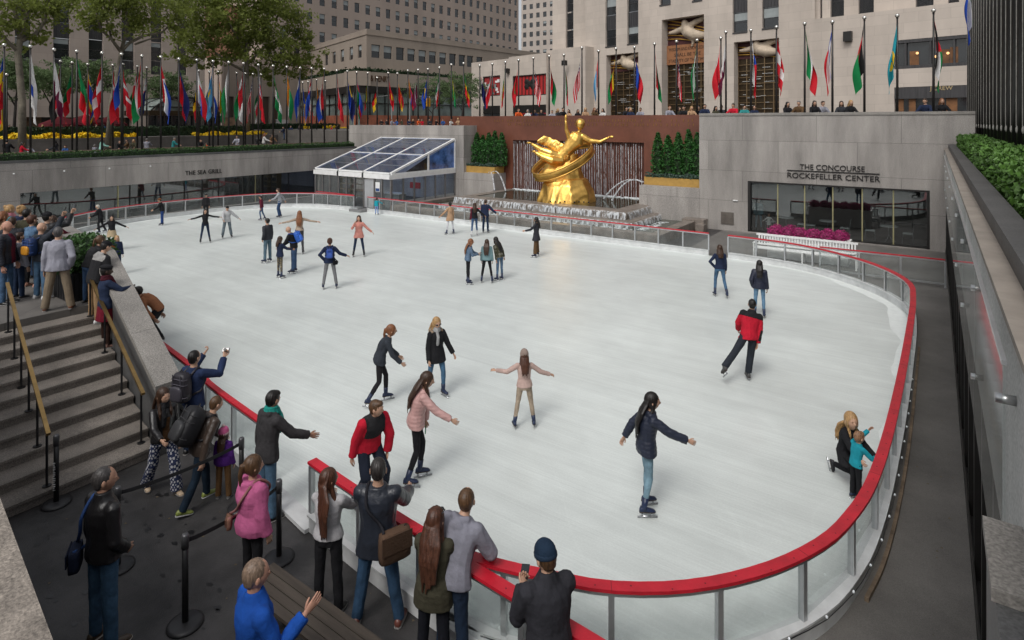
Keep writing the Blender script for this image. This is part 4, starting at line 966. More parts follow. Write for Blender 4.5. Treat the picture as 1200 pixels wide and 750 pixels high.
def lump(me, amp, fr, seed):
    n = len(me.vertices); co = np.empty(n*3); me.vertices.foreach_get('co', co); co = co.reshape(-1, 3); nn = np.empty(n*3); me.vertices.foreach_get('normal', nn)
    me.vertices.foreach_set('co', wr(co, nn.reshape(-1, 3), amp, fr, seed).ravel()); me.update(); return me
a = MB(); zz = [-.25, .15, .6, 1.05, 1.4]; a.loft([rx_*q+np.array([0,0,z]) for q, z in zip((0,0,.0,-.05,-.05), zz)], [rx_*w_ for w_ in (1.8,1.78,1.68,1.5,1.25)], [fy_*w_ for w_ in (1.5,1.45,1.3,1.1,.8)], 9)
me = lump(fused(a, .07, 1), .075, 1.5, 3); me.materials.append(GOLD); link('rock', me, st)
a = MB(); a.loft([S(650,216), S(652,205), S(656,194), S(661,184)], [rx_*w_ for w_ in (1.5,1.25,.95,.55)], [fy_*w_ for w_ in (.8,.7,.55,.35)], 10)
me = lump(fused(a, .05, 3), .04, 3.0, 5); me.materials.append(GOLD); link('upper_rock', me, st)
a = MB(); c0 = S(654, 193); N1 = nrm(rx_*1.0+np.array([0,0,.42])); N2 = nrm(fy_*1.0-np.array([0,0,.42])-rx_*.1)
pts = [c0+N1*1.86*math.cos(q)+N2*1.5*math.sin(q) for q in np.linspace(0, 2*math.pi, 49)]
C, U_, V_ = [], [], []
for i, p in enumerate(pts):
    d = nrm(pts[(i+1) % 48]-pts[(i-1) % 48]); o_ = nrm(p-c0); b_ = np.cross(d, o_); C.append(p); U_.append(o_*.07); V_.append(b_*.22)
a.loft(C, U_, V_, 8, cap=False); a.build('hoop', GOLD, st, smooth=True)
for s_ in (.22, -.22):
    a = MB(); a.tube([C[i]+nrm(V_[i])*s_ for i in range(49)], .06, 6); a.build('hoop_rim', GOLD, st, smooth=True)
a = MB(); pel = S(650,190,.35); wst = S(658,181,.4); ch = S(668,170,.42); nk = S(672,161,.42); hd = S(673,151.5,.45)
a.loft([pel, wst, ch, S(670.5,164,.42), nk], [nrm(np.cross(fy_, nk-pel))*w_ for w_ in (.44,.38,.50,.42,.16)], [fy_*w_ for w_ in (.34,.30,.36,.28,.14)], 12)
a.tube([nk, hd], [.10,.09], 8); a.ball(hd, (.26,.27,.32), 14, 10); a.ball(hd+np.array([0,0,.05])-fy_*.04, (.29,.29,.30), 12, 8)
a.tube([S(667,163,.4), S(660,165,.5), S(657.5,157,.55), S(657,149,.6)], [.21,.17,.12,.09], 9, round_ends=True); a.ball(S(657,144,.6), (.10,.10,.19), 8, 6)
a.tube([S(675,165,.4), S(684,170,.45), S(695,171,.5), S(703,167,.55)], [.21,.17,.12,.085], 9, round_ends=True); a.ball(S(707,165.5,.57), (.20,.10,.09), 8, 6)
a.tube([S(652,189,.35), S(640,184,.5), S(629,180,.4), S(619,174,.35)], [.32,.26,.18,.10], 10, round_ends=True); a.ball(S(615.5,172.5,.35), (.20,.09,.07), 8, 6)
a.tube([S(651,193,.45), S(641,192,.75), S(631,188,.6), S(624,184,.5)], [.33,.27,.19,.11], 10, round_ends=True); a.ball(S(621,182,.5), (.16,.09,.08), 8, 6)
me = lump(fused(a, .032, 2), .008, 7, 2); me.materials.append(GOLD); link('figure', me, st)
a = MB(); dp_ = [S(660,187,.5), S(653,181,.25), S(645,176,.1), S(637,172,.0), S(629,169,.0), S(624,172,.05)]; a.loft(dp_, [nrm(np.array([0,0,1.])+rx_*.4)*w_ for w_ in (.34,.40,.36,.34,.26,.10)], [fy_*w_ for w_ in (.16,.12,.10,.09,.08,.05)], 12); a.ball(S(655,189,.3), (.42,.34,.34), 12, 8)
me = lump(fused(a, .04, 2), .035, 6, 9); me.materials.append(GOLD); link('drapery', me, st)
a = MB(); [a.ball(S(640+i*5.2, 236+((i*7) % 3)*.3, 1.32), (.05,.05,.05), 6, 5) for i in range(9)]; a.build('base_spouts', DARKF, st)

# --- left grey wall and the tent
a = MB(); a.box(-39.4, 32.8, -.02, -27.2, 34.6, 5.35); a.build('end_wall', GRAN, label='plain grey granite wall behind the white framed tent', cat='wall')
tn = thing('glazed_tent', 'white framed tent with sloping clear roof beside the fountain', 'tent')
X0, X1, Y0, Y1, ZE, ZT = -35.5, -28.0, 26.6, 32.76, 2.3, 4.33
CLEARR = glassmat('tent_roof_film', (.58, .66, .84), ior=1.8, rough=.05, dirt=.05); CLEARW = glassmat('tent_wall_film', (.84, .87, .87), ior=1.5, rough=.04, dirt=.05); BLUEF = mat('blue_window', (.06, .12, .30), .15, 0, .9, 1.6, .5, 3, spec=.8)
xm = [X0, -33.0, -30.5, X1]; ym = (Y0+Y1)/2; zr = lambda y: ZE+(ZT-ZE)*(y-Y0)/(Y1-Y0)
for i, x in enumerate(xm): MB().bar((x, Y0, ZE+.05), (x, Y1, ZT+.05), .16, .12).build('rafter', WHITE, tn)
for y in (Y0, ym, Y1):
    for i in range(3): MB().bar((xm[i]+.09, y, zr(y)+.05), (xm[i+1]-.09, y, zr(y)+.05), .13, .10).build('purlin', WHITE, tn)
for i in range(3):
    for j, (ya, yb) in enumerate(((Y0+.08, ym-.07), (ym+.07, Y1-.08))):
        a = MB(); za, zb2 = zr(ya)+.06, zr(yb)+.06; xa, xb = xm[i]+.09, xm[i+1]-.09; a.add([(xa,ya,za),(xb,ya,za),(xb,yb,zb2),(xa,yb,zb2),(xa,ya,za+.02),(xb,ya,za+.02),(xb,yb,zb2+.02),(xa,yb,zb2+.02)], [(3,2,1,0),(4,5,6,7),(0,1,5,4),(1,2,6,5),(2,3,7,6),(3,0,4,7)]); a.build('roof_panel', CLEARR, tn)
        for q in (.36, .68):
            y = ya+(yb-ya)*q; MB().bar((xa, y, zr(y)+.10), (xb, y, zr(y)+.10), .035, .02).build('roof_batten', ALU, tn)
a = MB()
for i in range(3): a.box(xm[i]-.08+(.002*i), Y0-.12, 1.98, xm[i+1]+.08, Y0-.05, 2.28)
a.box(X1+.02, Y0-.12, 1.98, X1+.10, Y1, 2.28); a.build('valance', WHITE, tn)
posts = [X0, -34.7, -33.9, -33.0, -32.2, -31.4, -30.5, -29.5, -28.8, X1]
GREYP = mat('tent_post', (.22, .21, .205), .5, .5, .15, 3)
for x in posts: MB().box(x-.05, Y0-.04, -.02, x+.05, Y0+.06, 1.975).build('post', GREYP, tn)
for i in range(len(posts)-1):
    if i == 6: continue
    MB().box(posts[i]+.055, Y0, .05, posts[i+1]-.055, Y0+.015, 1.93).build('wall_panel', CLEARW, tn)
MB().box(posts[6]+.06, Y0, .05, posts[7]-.06, Y0+.04, 1.9).build('door', mat('door_grey', (.38, .39, .40), .4, 0, .1, 2), tn)
a = MB(); a.box(-29.35, Y0-.05, 1.15, -28.95, Y0-.045, 1.75); a.build('notice', WHITE, tn); a = MB(); a.box(-29.32, Y0-.058, 1.18, -28.98, Y0-.052, 1.36); a.build('notice_band', mat('notice_blue', (.02, .06, .2), .5), tn)
for y in np.linspace(Y0+.05, Y1-.05, 7): MB().box(X1-.04, y-.05, -.02, X1+.06, y+.05, 1.975).build('post', GREYP, tn)
yl = np.linspace(Y0+.05, Y1-.05, 7)
for i in range(6):
    MB().box(X1, yl[i]+.055, .05, X1+.015, yl[i+1]-.055, 1.93).build('wall_panel', CLEARW, tn)
    MB().box(X1+.02, yl[i]+.06, .06, X1+.03, yl[i+1]-.06, .55).build('kick_panel', mat('tent_skirt', (.33, .34, .34), .5, 0, .15, 2), tn)
ys = ym+.3
a = MB(); a.add([(X1+.03, ys+.08, 2.34),(X1+.03, Y1-.1, 2.34),(X1+.03, Y1-.1, zr(Y1)-.16),(X1+.03, ys+.08, zr(ys)-.14)], [(0,1,2,3)]); a.build('gable_pane', BLUEF, tn)
a = MB(); a.add([(X1+.03, Y0+1.2, 2.34),(X1+.03, ys-.08, 2.34),(X1+.03, ys-.08, zr(ys)-.18)], [(0,1,2)]); a.build('gable_pane', GLASSD, tn)
a = MB(); a.bar((X1+.05, ys, 2.3),(X1+.05, ys, zr(ys)), .1, .1); a.bar((X1+.05, Y1-.04, 2.3),(X1+.05, Y1-.04, zr(Y1)), .1, .1); a.bar((X1+.05, Y0, 2.31),(X1+.05, Y1, 2.31), .08, .1); a.build('gable_frame', WHITE, tn)
# contents: white counter, shelf rack, ice machine parts glimpsed through the film
t = thing('storage_rack', 'wooden storage rack of cubbies inside the tent', 'rack'); a = MB()
for z in (.4, .8, 1.2, 1.6): a.box(-35.1, 28.2, z, -32.4, 28.6, z+.05)
for x in (-35.1, -33.8, -32.45): a.box(x, 28.21, -.02, x+.05, 28.59, 1.66)
a.build('shelves', mat('rack_wood', (.30, .22, .12), .7, 0, .2, 4), t)
t = thing('counter', 'white topped counter inside the tent near its right end', 'counter'); MB().box(-29.6, 27.6, -.02, -28.3, 28.2, .9).build('body', mat('counter_grey', (.3, .31, .32), .5), t); MB().box(-29.65, 27.55, .902, -28.25, 28.25, .95).build('top', WHITE, t)
MB().box(-29.3, 29.6, 1.1, -28.4, 29.7, 1.5).build('red_banner', mat('banner_red', (.5, .02, .03), .6), label='small red banner inside the tent', cat='banner')
t = thing('threshold_box', 'grey metal threshold box at the barrier gap before the tent', 'box'); MB().box(-30.05, 25.0, .0, -28.95, 25.7, .16).build('body', mat('box_grey', (.25, .25, .25), .5, .4), t); MB().box(-29.9, 25.05, .162, -29.3, 25.5, .28).build('lid', ALU, t)

# --- stairs, landing, stone copings (the flight is slightly skewed: y grows by .15 per metre of climb)
NS, RI, TR = 11, .15, .42; X00 = -10.75; LZ = NS*RI
def yside(x): return 4.85 + .15*(X00-x)
def stair_z(x): return 0 if x > X00 else min(LZ, RI*(1+int((X00-x)/TR)))
sc_ = thing('staircase', 'broad flight of worn granite steps climbing to the left', 'stairs')
a = MB()
for k in range(NS-1):
    x1 = X00-k*TR; x0 = X00-(k+1)*TR
    a.prism([(x0, 2.1), (x1, 2.1), (x1, yside(x1)), (x0, yside(x0))], -.02, RI*(k+1))
    a.prism([(x1, 2.1), (x1+.025, 2.1), (x1+.025, yside(x1)), (x1, yside(x1))], RI*(k+1)-.045, RI*(k+1)-.002)
a.build('steps', STEP, sc_)
XL = X00-(NS-1)*TR
MB().prism([(XL,-3),(XL,yside(XL)+.0),(-24,7.0),(-24,-3)], -.02, LZ).build('landing', mat('landing_paving', (.13, .12, .11), .75, 0, .25, 1.2, .1, 40, cell=(1.1, 1.1, .012, .65, .93)), kind='structure')
t = thing('stair_wall', 'sloping granite side wall with broad pale coping between stairs and rink', 'wall')
def slope_wall(mb, x0, x1, z0a, z0b, z1a, z1b, o0, o1):
    p = lambda x, o, z: (x, yside(x)+o, z)
    v = [p(x0,o0,z0a),p(x1,o0,z0b),p(x1,o1,z0b),p(x0,o1,z0a),p(x0,o0,z1a),p(x1,o0,z1b),p(x1,o1,z1b),p(x0,o1,z1a)]
    mb.add(v, [(3,2,1,0),(4,5,6,7),(0,1,5,4),(1,2,6,5),(2,3,7,6),(3,0,4,7)])
xe, xt = -10.68, XL-.05; ze, zt = 1.16, 2.74
a = MB(); slope_wall(a, xt, xe, -.02, -.02, zt-.1, ze-.1, .03, .37); slope_wall(a, -22, xt-.002, -.02, -.02, zt-.1, zt-.1, .03, .37); a.build('body', GRAND, t)
a = MB(); nseg = 3
for i in range(nseg):
    q0, q1 = i/nseg, (i+1)/nseg; xa, xb = xt+(xe-xt)*q0, xt+(xe-xt)*q1-.012; slope_wall(a, xa, xb, zt+(ze-zt)*q0-.098, zt+(ze-zt)*q1-.098, zt+(ze-zt)*q0, zt+(ze-zt)*q1, -.02, .42)
slope_wall(a, -18.3, xt-.012, zt-.098, zt-.098, zt, zt, -.02, .42); slope_wall(a, -22, -18.32, zt-.098, zt-.098, zt, zt, -.02, .42); a.build('coping', COPE, t)
t = thing('near_parapet', 'rough pale stone parapet in the bottom left corner', 'wall')
yw = lambda x: 1.253-.134*(x+3.95)
a = MB(); a.prism([(-15, yw(-15)-.34), (-1.5, yw(-1.5)-.34), (-1.5, yw(-1.5)-.04), (-15, yw(-15)-.04)], -.02, 2.66); a.build('body', GRAND, t)
a = MB(); a.prism([(-15, yw(-15)-.30), (-1.5, yw(-1.5)-.30), (-1.5, yw(-1.5)), (-15, yw(-15))], 2.662, 2.76); a.build('coping', speckle(mat('coping_rough', (.23, .20, .17), .85, 0, .35, 5, .6, 30), 50, .4), t)
def handrail(label, y0, xa, xb, lz=.92, n=6):
    t = thing('handrail', label, 'handrail', 'brass handrails on the stairs')
    f = lambda x: y0+.15*(X00-x); zz = lambda x: RI*(1+(X00-x)/TR)*.99
    a = MB(); a.bar((xa, f(xa), zz(xa)+lz-.1), (xb, f(xb), zz(xb)+lz-.1), .055, .045); a.build('rail', BRASS, t)
    for x in np.linspace(xa-.12, xb+.12, n):
        a = MB(); a.tube([(x, f(x), stair_z(x)), (x, f(x), zz(x)+lz-.13)], .018, 8); a.loft([(x, f(x), stair_z(x)), (x, f(x), stair_z(x)+.015)], [(.06,0,0)]*2, [(0,.06,0)]*2, 10); a.build('post', BLACK, t)
handrail('brass handrail on black posts running down the middle of the stairs', 3.35, -10.75, -14.9)
handrail('brass handrail fixed along the sloping granite side wall', 4.70, -10.9, -14.7, n=4)
# planter with bush on the landing
x, y = gp(95, 350, LZ); t = thing('planter_box', 'dark slatted planter box with a round bush on the landing', 'planter', None, (x-.25, y+.15, LZ))
a = MB(); a.box(-.42,-.42,0,.42,.42,.62)
for i in range(9): a.box(-.43+i*.097, -.445, .02, -.36+i*.097, -.421, .60); a.box(.421, -.43+i*.097, .02, .445, -.36+i*.097, .60)
a.build('box', BLACK, t); bpy.context.view_layer.update()
shrub('bush', None, None, (0, 0, .92), (.62, .62, .48), 3000, .042, LEAF, t)
# --- stanchions with retractable belts
def stanch(px, py, label):
    x, y = gp(px, py); t = thing('queue_stanchion', label, 'stanchion', 'black queue stanchions', (x, y, -.03))
    a = MB(); a.loft([(0,0,0),(0,0,.02),(0,0,.035),(0,0,.045)], [(r_,0,0) for r_ in (.19,.19,.15,.05)], [(0,r_,0) for r_ in (.19,.19,.15,.05)], 28); a.build('base', mat('stanchion_base', (.03,.03,.032), .45, .2, .2, 5), t, smooth=True)
    a = MB(); a.loft([(0,0,.045),(0,0,.98)], [(.034,0,0)]*2, [(0,.034,0)]*2, 16); a.build('post', BLACK, t, smooth=True)
    a = MB(); a.loft([(0,0,.86),(0,0,1.0),(0,0,1.02)], [(r_,0,0) for r_ in (.04,.04,.03)], [(0,r_,0) for r_ in (.04,.04,.03)], 16, 0); a.build('cap', mat('stanchion_cap', (.10,.10,.105), .35, .4), t, smooth=True)
    return t, (x, y)
s1, q1 = stanch(66, 588, 'black queue stanchion at the foot of the stairs, white marks on its post')
s2, q2 = stanch(138, 662, 'black queue stanchion beside the man in the black leather jacket')
s3, q3 = stanch(217, 729, 'black queue stanchion nearest the bottom edge, left of the bench')
s4, q4 = stanch(283, 592, 'black queue stanchion behind the child in the purple jacket')
s5, q5 = stanch(327, 652, 'black queue stanchion hidden behind the woman in the pink hoodie')
a = MB()      # faded vertical lettering, too worn to read: short white strokes
for i in range(5):
    e = np.array([math.cos(R(35)), math.sin(R(35))]); c = np.array([.0245, -.035])
    for dz, w in ((0, .034), (.03, .022), (.055, .034)): a.obox((*(c-e*.017), .22+i*.085+dz), (*(e*w), 0), (.0015, -.002, 0), (0, 0, .012))
a.build('post_marks', WHITE, s1)
for pa, pb, own, lab in ((q2, q4, s2, 'a'), (q3, q5, s3, 'b')):
    d = np.array(pb)-np.array(pa); L_ = np.linalg.norm(d); e = d/L_; a = MB(); n_ = np.array([-e[1], e[0]])
    k = 10; 
    for i in range(k):
        t0, t1 = i/k, (i+1)/k; sg = lambda t: .93-.05*4*t*(1-t)
        p, q = e*(L_*t0+.04*(i == 0)), e*(L_*t1-.04*(i == k-1))
        a.add([(*(p-n_*.002), sg(t0)-.025),(*(q-n_*.002), sg(t1)-.025),(*(q+n_*.002), sg(t1)-.025),(*(p+n_*.002), sg(t0)-.025),(*(p-n_*.002), sg(t0)+.025),(*(q-n_*.002), sg(t1)+.025),(*(q+n_*.002), sg(t1)+.025),(*(p+n_*.002), sg(t0)+.025)], [(3,2,1,0),(4,5,6,7),(0,1,5,4),(1,2,6,5),(2,3,7,6),(3,0,4,7)])
    a.build('belt', mat('belt_black', (.018,.018,.02), .7), own)
# --- slatted bench bottom centre
t = thing('slatted_bench', 'dark brown slatted bench at the bottom beside the man in blue', 'bench'); WOODD = mat('bench_board', (.060, .048, .038), .6, 0, .35, 1.5, .25, 14, streak=(.5, 9, 9))
y0 = 3.72
for i in range(4): MB().box(-6.3, y0+i*.108, .43, -3.2, y0+.098+i*.108, .47).build('slat', WOODD, t)
for x in (-6.0, -3.6):
    a = MB(); a.box(x, y0+.02, .36, x+.09, y0+.41, .429); a.box(x, y0+.03, -.03, x+.09, y0+.1, .359); a.box(x, y0+.33, -.03, x+.09, y0+.4, .359); a.build('trestle', BLACK, t)
a = MB()
for _ in range(150):
    x, y = RNG.uniform(-10.4, -3.5), RNG.uniform(2.0, 4.6); r_ = RNG.uniform(.008, .05); k = 7; a.add([(x+r_*math.cos(q)*RNG.uniform(.6, 1.6), y+r_*math.sin(q)*RNG.uniform(.5, 1), -.026) for q in np.linspace(0, 6.28, k, endpoint=False)], [tuple(range(k))])
a.build('floor_stains', mat('wet_stain', (.014, .0135, .014), .3), kind='structure')
a = MB()
for _ in range(90):
    x, y = (RNG.uniform(-10.5, -3), RNG.uniform(1.6, 5)) if RNG.rand() < .5 else (RNG.uniform(-.25, .3), RNG.uniform(6, 24)); r_ = RNG.uniform(.006, .018); q0 = RNG.uniform(0, 6)
    a.add([(x+r_*math.cos(q0+q)*(1.6 if k % 2 else .7), y+r_*math.sin(q0+q)*(1.6 if k % 2 else .7), (-.024 if x < -2 else -.014)) for k, q in enumerate(np.linspace(0, 6.28, 6, endpoint=False))], [tuple(range(6))])
a.build('litter', mat('dry_leaf', (.13, .10, .06), .8, 0, .5, 9), kind='stuff', label='small scraps and dry leaf bits scattered on the dark floor', cat='litter')
# ================= UPPER PLAZA: buildings, trees, flags =================
def window(face, a0, a1, z0, z1, parent, shared={}, blind=0., back=.18, name='window'):
    """one sash window: metal frame, meeting rail, dark pane, part-drawn blind; meshes shared by size"""
    key = (round(a1-a0, 2), round(z1-z0, 2), round(blind, 1), name)
    if key not in shared:
        w, h = a1-a0, z1-z0; m = MB()
        m.box(0, .02, 0, w, .04, h, 1)
        if blind > .02: m.box(.04, .012, h*(1-blind), w-.04, .019, h-.03, 2)
        for x0, x1, q0, q1 in ((0, w, 0, .06), (0, w, h-.06, h), (0, .05, .06, h-.06), (w-.05, w, .06, h-.06), (.05, w-.05, h*.48, h*.48+.05)): m.box(x0, -.02, q0, x1, .0195, q1, 0)
        shared[key] = m.mesh(name, [SPANDREL, GLASSD, BLIND])
    o = link(name, shared[key], parent); p = face.at(a0, z0, -back); o.location = p; o.rotation_euler = (0, 0, math.atan2(face.u[1], face.u[0])); return o
# --- the great limestone tower behind the plaza
ge = thing('limestone_tower', 'pale limestone tower with tall carved entrance portals behind the flags', 'building')
be = R(11.8); GF = Face((-21.7, 62), (math.cos(be), -math.sin(be)))
aU = lambda px, out=0.: GF.px(px, out)[0]
zU = lambda px, py, out=0.: GF.z(px, py, out)
GZ = 4.8; TOPZ = 34
wz = {}
ops = []
# portals (left, centre, right), deep reveals
pc = (aU(775.5), aU(825), GZ, zU(825, 16.5), 1.3); pl = (aU(710.5), aU(748), GZ, zU(729, 63), 1.0); prr = (aU(860), aU(913), GZ, zU(886, 47), 1.0)
strips = [(aU(709.5), aU(722), zU(716, 54)), (aU(735), aU(748), zU(741, 51)), (aU(858.5), aU(876), zU(867, 37.5)), (aU(893), aU(912.5), zU(902, 32.5)), (aU(773), aU(786), zU(780, 5)), (aU(811), aU(823), zU(817, .5))]
ops = [pc, pl, prr] + [(a, b, z, TOPZ-1, .35) for a, b, z in strips]
a = MB(); GF.wall(a, aU(686), aU(955), GZ-.1, TOPZ, ops); a.build('wall', LIME, ge)
for (x0, x1, z0) in strips:        # vertical strips: windows with ribbed spandrels between
    z = z0; k = 0
    while z < 22 and z < TOPZ-4:
        window(GF, x0+.02, x1-.02, z+.02, z+1.95, ge, blind=(.42, .0, .5)[int(abs(x0*7)+k) % 3], back=.28)
        a = MB(); GF.box(a, x0, x1, z+1.97, z+3.6, -.33, -.22)
        n = 5
        for i in range(n): GF.box(a, x0+(x1-x0)*(i+.3)/n, x0+(x1-x0)*(i+.55)/n, z+1.98, z+3.58, -.219, -.17)
        a.build('spandrel', SPANDREL, ge); z += 3.62; k += 1
    a = MB(); GF.box(a, x0, x1, z0-.14, z0-.002, -.3, .06); a.build('sill', SPANDREL, ge)
# portal fittings: bronze lattice below, carved panel above (plain generic relief)
RELIEF = mat('carved_stone', (.50, .41, .31), .8, 0, .2, 2, .2, 12); DEEPR = mat('deep_red_panel', (.06, .012, .012), .6, 0, .2, 2); GILT = mat('gilt_band', (.60, .36, .08), .4, .8, .3, 4); TERRA = mat('terracotta_panel', (.30, .13, .055), .7, 0, .15, 3)
def portal(op, dp, zsplit, cent):
    x0, x1, z0, z1 = op[:4]; w = x1-x0
    a = MB(); GF.box(a, x0, x1, z0, zsplit, -dp-.04, -dp+.02)
    a.build('portal_glazing', BRONZEG, ge)
    a = MB(); n = 5
    for i in range(n+1): GF.box(a, x0+w*i/n-.05, x0+w*i/n+.05, z0, zsplit, -dp+.021, -dp+.12)
    zz = z0+.8
    while zz < zsplit: GF.box(a, x0, x1, zz, zz+.06, -dp+.121, -dp+.16); zz += .62
    a.build('bronze_lattice', mat('bronze_bar', (.30, .21, .12), .35, .9, .25, 6), ge)
    a = MB()
    for _ in range(int(26*w/5)):
        q, h, l_ = RNG.uniform(x0+.2, x1-.9), RNG.uniform(z0+1.2, zsplit-.3), RNG.uniform(.3, 1.2); GF.box(a, q, min(x1-.05, q+l_), h, h+.05, -dp+.17, -dp+.19)
    GF.box(a, x0+.06, x1-.06, z0+.6, z0+.64, -dp+.17, -dp+.19); a.build('painted_glints', mat('glint_pale', (.45, .45, .44), .15, .2, .3, 4), ge, kind='stuff')  # thin pale bars scattered as painted glints on the portal glazing
    a = MB(); GF.box(a, x0, x1, zsplit, z1, -dp-.04, -dp+.1); a.build('panel_back', DEEPR, ge)
    zm = zsplit
    if cent:
        zt_ = zsplit+2.1; a = MB(); GF.box(a, x0, x1, zsplit+.02, zt_, -dp+.11, -dp+.3); a.build('inscription_panel', TERRA, ge)
        for i, line in enumerate(('WISDOM AND KNOWLEDGE', 'SHALL BE THE', 'STABILITY OF THY TIMES')):
            o = text_obj('inscription', line, mat('inscription_dark', (.05, .02, .01), .7), .5, GF.at((x0+x1)/2, zt_-.62-i*.62, -dp+.31), rot_for(GF), ge, .01, 'CENTER'); o.scale = (min(1, (w-.5)/o.dimensions.x), 1, 1)
        zm = zt_
    H = z1-zm; a = MB()
    for i in range(6 if cent else 4):
        h0 = zm+H*(.06+.15*i)
        p = [GF.at(x0+.05+w*.98*t, h0+H*.22*math.sin(1.2+t*1.9+i*.15)-H*.16*t, -dp+.2) for t in np.linspace(0, 1, 9)]; a.tube(p, .07, 6)
    a.build('gilt_bands', GILT, ge, smooth=True)
    # plain reclining relief figure built from soft rounded masses
    a = MB(); A_ = lambda u, v_, o_=.35: np.array(GF.at(x0+w*u, zm+H*v_, -dp+o_))
    a.tube([A_(.5,.62), A_(.52,.45), A_(.7,.30), A_(.9,.26)], [w*.10, w*.13, w*.12, w*.07], 9, round_ends=True); a.ball(A_(.46,.80,.5), (w*.075, w*.075, w*.09), 10, 8)
    a.tube([A_(.5,.66), A_(.72,.82), A_(.97,.95)], [w*.07, w*.065, w*.05], 8, round_ends=True); a.tube([A_(.42,.62), A_(.2,.52), A_(.08,.5)], [w*.075, w*.06, w*.04], 8, round_ends=True)
    a.tube([A_(.45,.42), A_(.66,.12), A_(.62,-.1 if cent else .05)], [w*.07, w*.05, w*.03], 8, round_ends=True)
    me = fused(a, .12, 4); me.materials.append(RELIEF); link('relief_figure', me, ge)
portal(pc, 1.3, zU(800, 74), True); portal(pl, 1.0, zU(729, 83), False); portal(prr, 1.0, zU(886, 67), False)
# plain terracotta lintels over side portals sit as part of the relief; left wings
LW = Face(GF.at(0, 0, 3.0)[:2], GF.u)
def low(a0, a1, ztop, out, ops, m=LIME, name='wing_wall'):
    f = Face(GF.at(0, 0, out)[:2], GF.u); a = MB(); f.wall(a, a0, a1, GZ-.1, ztop, ops, .3)
    a.quad(f.at(a0, GZ-.1), f.at(a0, ztop), f.at(a0, ztop, -out-4), f.at(a0, GZ-.1, -out-4)); a.quad(f.at(a1, ztop), f.at(a1, GZ-.1), f.at(a1, GZ-.1, -out-4), f.at(a1, ztop, -out-4))
    a.quad(f.at(a0, ztop), f.at(a1, ztop), f.at(a1, ztop, -out-4), f.at(a0, ztop, -out-4)); a.build(name, m, ge); return f
a = MB(); GF.wall(a, aU(640), aU(686)-.01, GZ, TOPZ, [(aU(655.5), aU(664.5), zU(660, 55), TOPZ-1, .35)]); 
o_ = []
for v_ in a.v: o_.append((v_[0]-GF.n[0]*1.2, v_[1]-GF.n[1]*1.2, v_[2]))
a.v = o_; a.build('wall', LIME, ge)
G2 = Face(GF.at(0, 0, -1.2)[:2], GF.u); z = zU(660, 55)
while z < 22: window(G2, aU(655.5)+.03, aU(664.5)-.03, z+.1, z+2.2, ge, blind=.0, back=.28); z += 2.25
out1 = 1.6
wf_ = low(aU(640.5, out1), aU(686, out1), zU(686, 54, out1), out1, [])
out2 = 2.2
r1 = (aU(601, out2), aU(640, out2), zU(620, 112, out2), zU(620, 87.5, out2)); r1b = (aU(601, out2), aU(640, out2), GZ, zU(620, 123, out2))
wb = low(aU(600, out2)-.6, aU(640.4, out2), zU(622, 64, out2), out2, [r1, r1b])
r2 = (aU(566, out2), aU(586, out2), zU(576, 112.5, out2), zU(576, 89, out2)); r2b = (aU(566, out2), aU(586, out2), GZ, zU(576, 124, out2))
wc = low(aU(552.5, out2), aU(600, out2)-.602, zU(576, 71, out2), out2, [r2, r2b])
REDB = mat('banner_red_cloth', (.42, .02, .02), .7, 0, .2, 2, streak=(8, 8, .05))
for op, mt, nm in ((r1, REDB, 'red_banner'), (r2, mat('poster_red', (.32, .03, .03), .6), 'poster')):
    a = MB(); wb.box(a, op[0], op[1], op[2], op[3], -.3, -.2); a.build(nm, mt, ge)
    a = MB(); t_ = .12
    for b0, b1, c0, c1 in ((op[0], op[1], op[2], op[2]+t_), (op[0], op[1], op[3]-t_, op[3]), (op[0], op[0]+t_, op[2]+t_, op[3]-t_), (op[1]-t_, op[1], op[2]+t_, op[3]-t_)): wb.box(a, b0, b1, c0, c1, -.2, -.05)
    a.build('banner_frame', DARKF, ge)
a = MB(); n = 9
for i in range(n): wb.box(a, r1[0]+.15+(r1[1]-r1[0]-.3)*i/n, r1[0]+.15+(r1[1]-r1[0]-.3)*(i+.35)/n, r1[2]+.14, r1[3]-.14, -.199, -.17)
a.build('banner_stripes', mat('banner_dark', (.10, .01, .01), .7), ge)
cx, cz = (r1[0]+r1[1])/2, (r1[2]+r1[3])/2
a = MB()
for dx, dz in ((-.55, .25), (.55, .25), (-.55, -.35), (.55, -.35), (0, 0)): p = wb.at(cx+dx, cz+.2+dz, -.16); a.ball(p, (.42, .08, .38), 10, 7)
a.build('emblem', DARKF, ge)
a = MB()
for _ in range(22):
    q, h = RNG.uniform(r2[0]+.15, r2[1]-.6), RNG.uniform(r2[2]+.2, r2[3]-.6); wb.box(a, q, q+RNG.uniform(.2, .5), h, h+RNG.uniform(.15, .5), -.199, -.15, RNG.randint(0, 3))
a.build('poster_blocks', [DARKF, WHITE, mat('poster_teal', (.10, .25, .25), .6)], ge, kind='stuff')
for op in (r1b, r2b):
    a = MB(); wb.box(a, op[0], op[1], op[2], op[3], -.31, -.2); a.build('shop_glazing', GLASSD, ge); a = MB(); wb.box(a, op[0], op[1], op[3]-1.0, op[3]-.02, -.19, -.03); a.build('shop_canopy', DARKF, ge)
a = MB(); wb.box(a, aU(609, out2), aU(639, out2), zU(620, 134, out2), zU(620, 128.5, out2), -.19, -.08); a.build('shop_sign', mat('sign_red', (.30, .015, .02), .6), ge)
o = text_obj('sign_lettering', 'FAO SCHWARZ', mat('gold_paint', (.55, .30, .06), .5), .5, wb.at(aU(624, out2), zU(620, 133, out2), -.07), rot_for(wb), ge, .01, 'CENTER'); o.scale = (2.3/o.dimensions.x*.95,)*1+(1, 1)
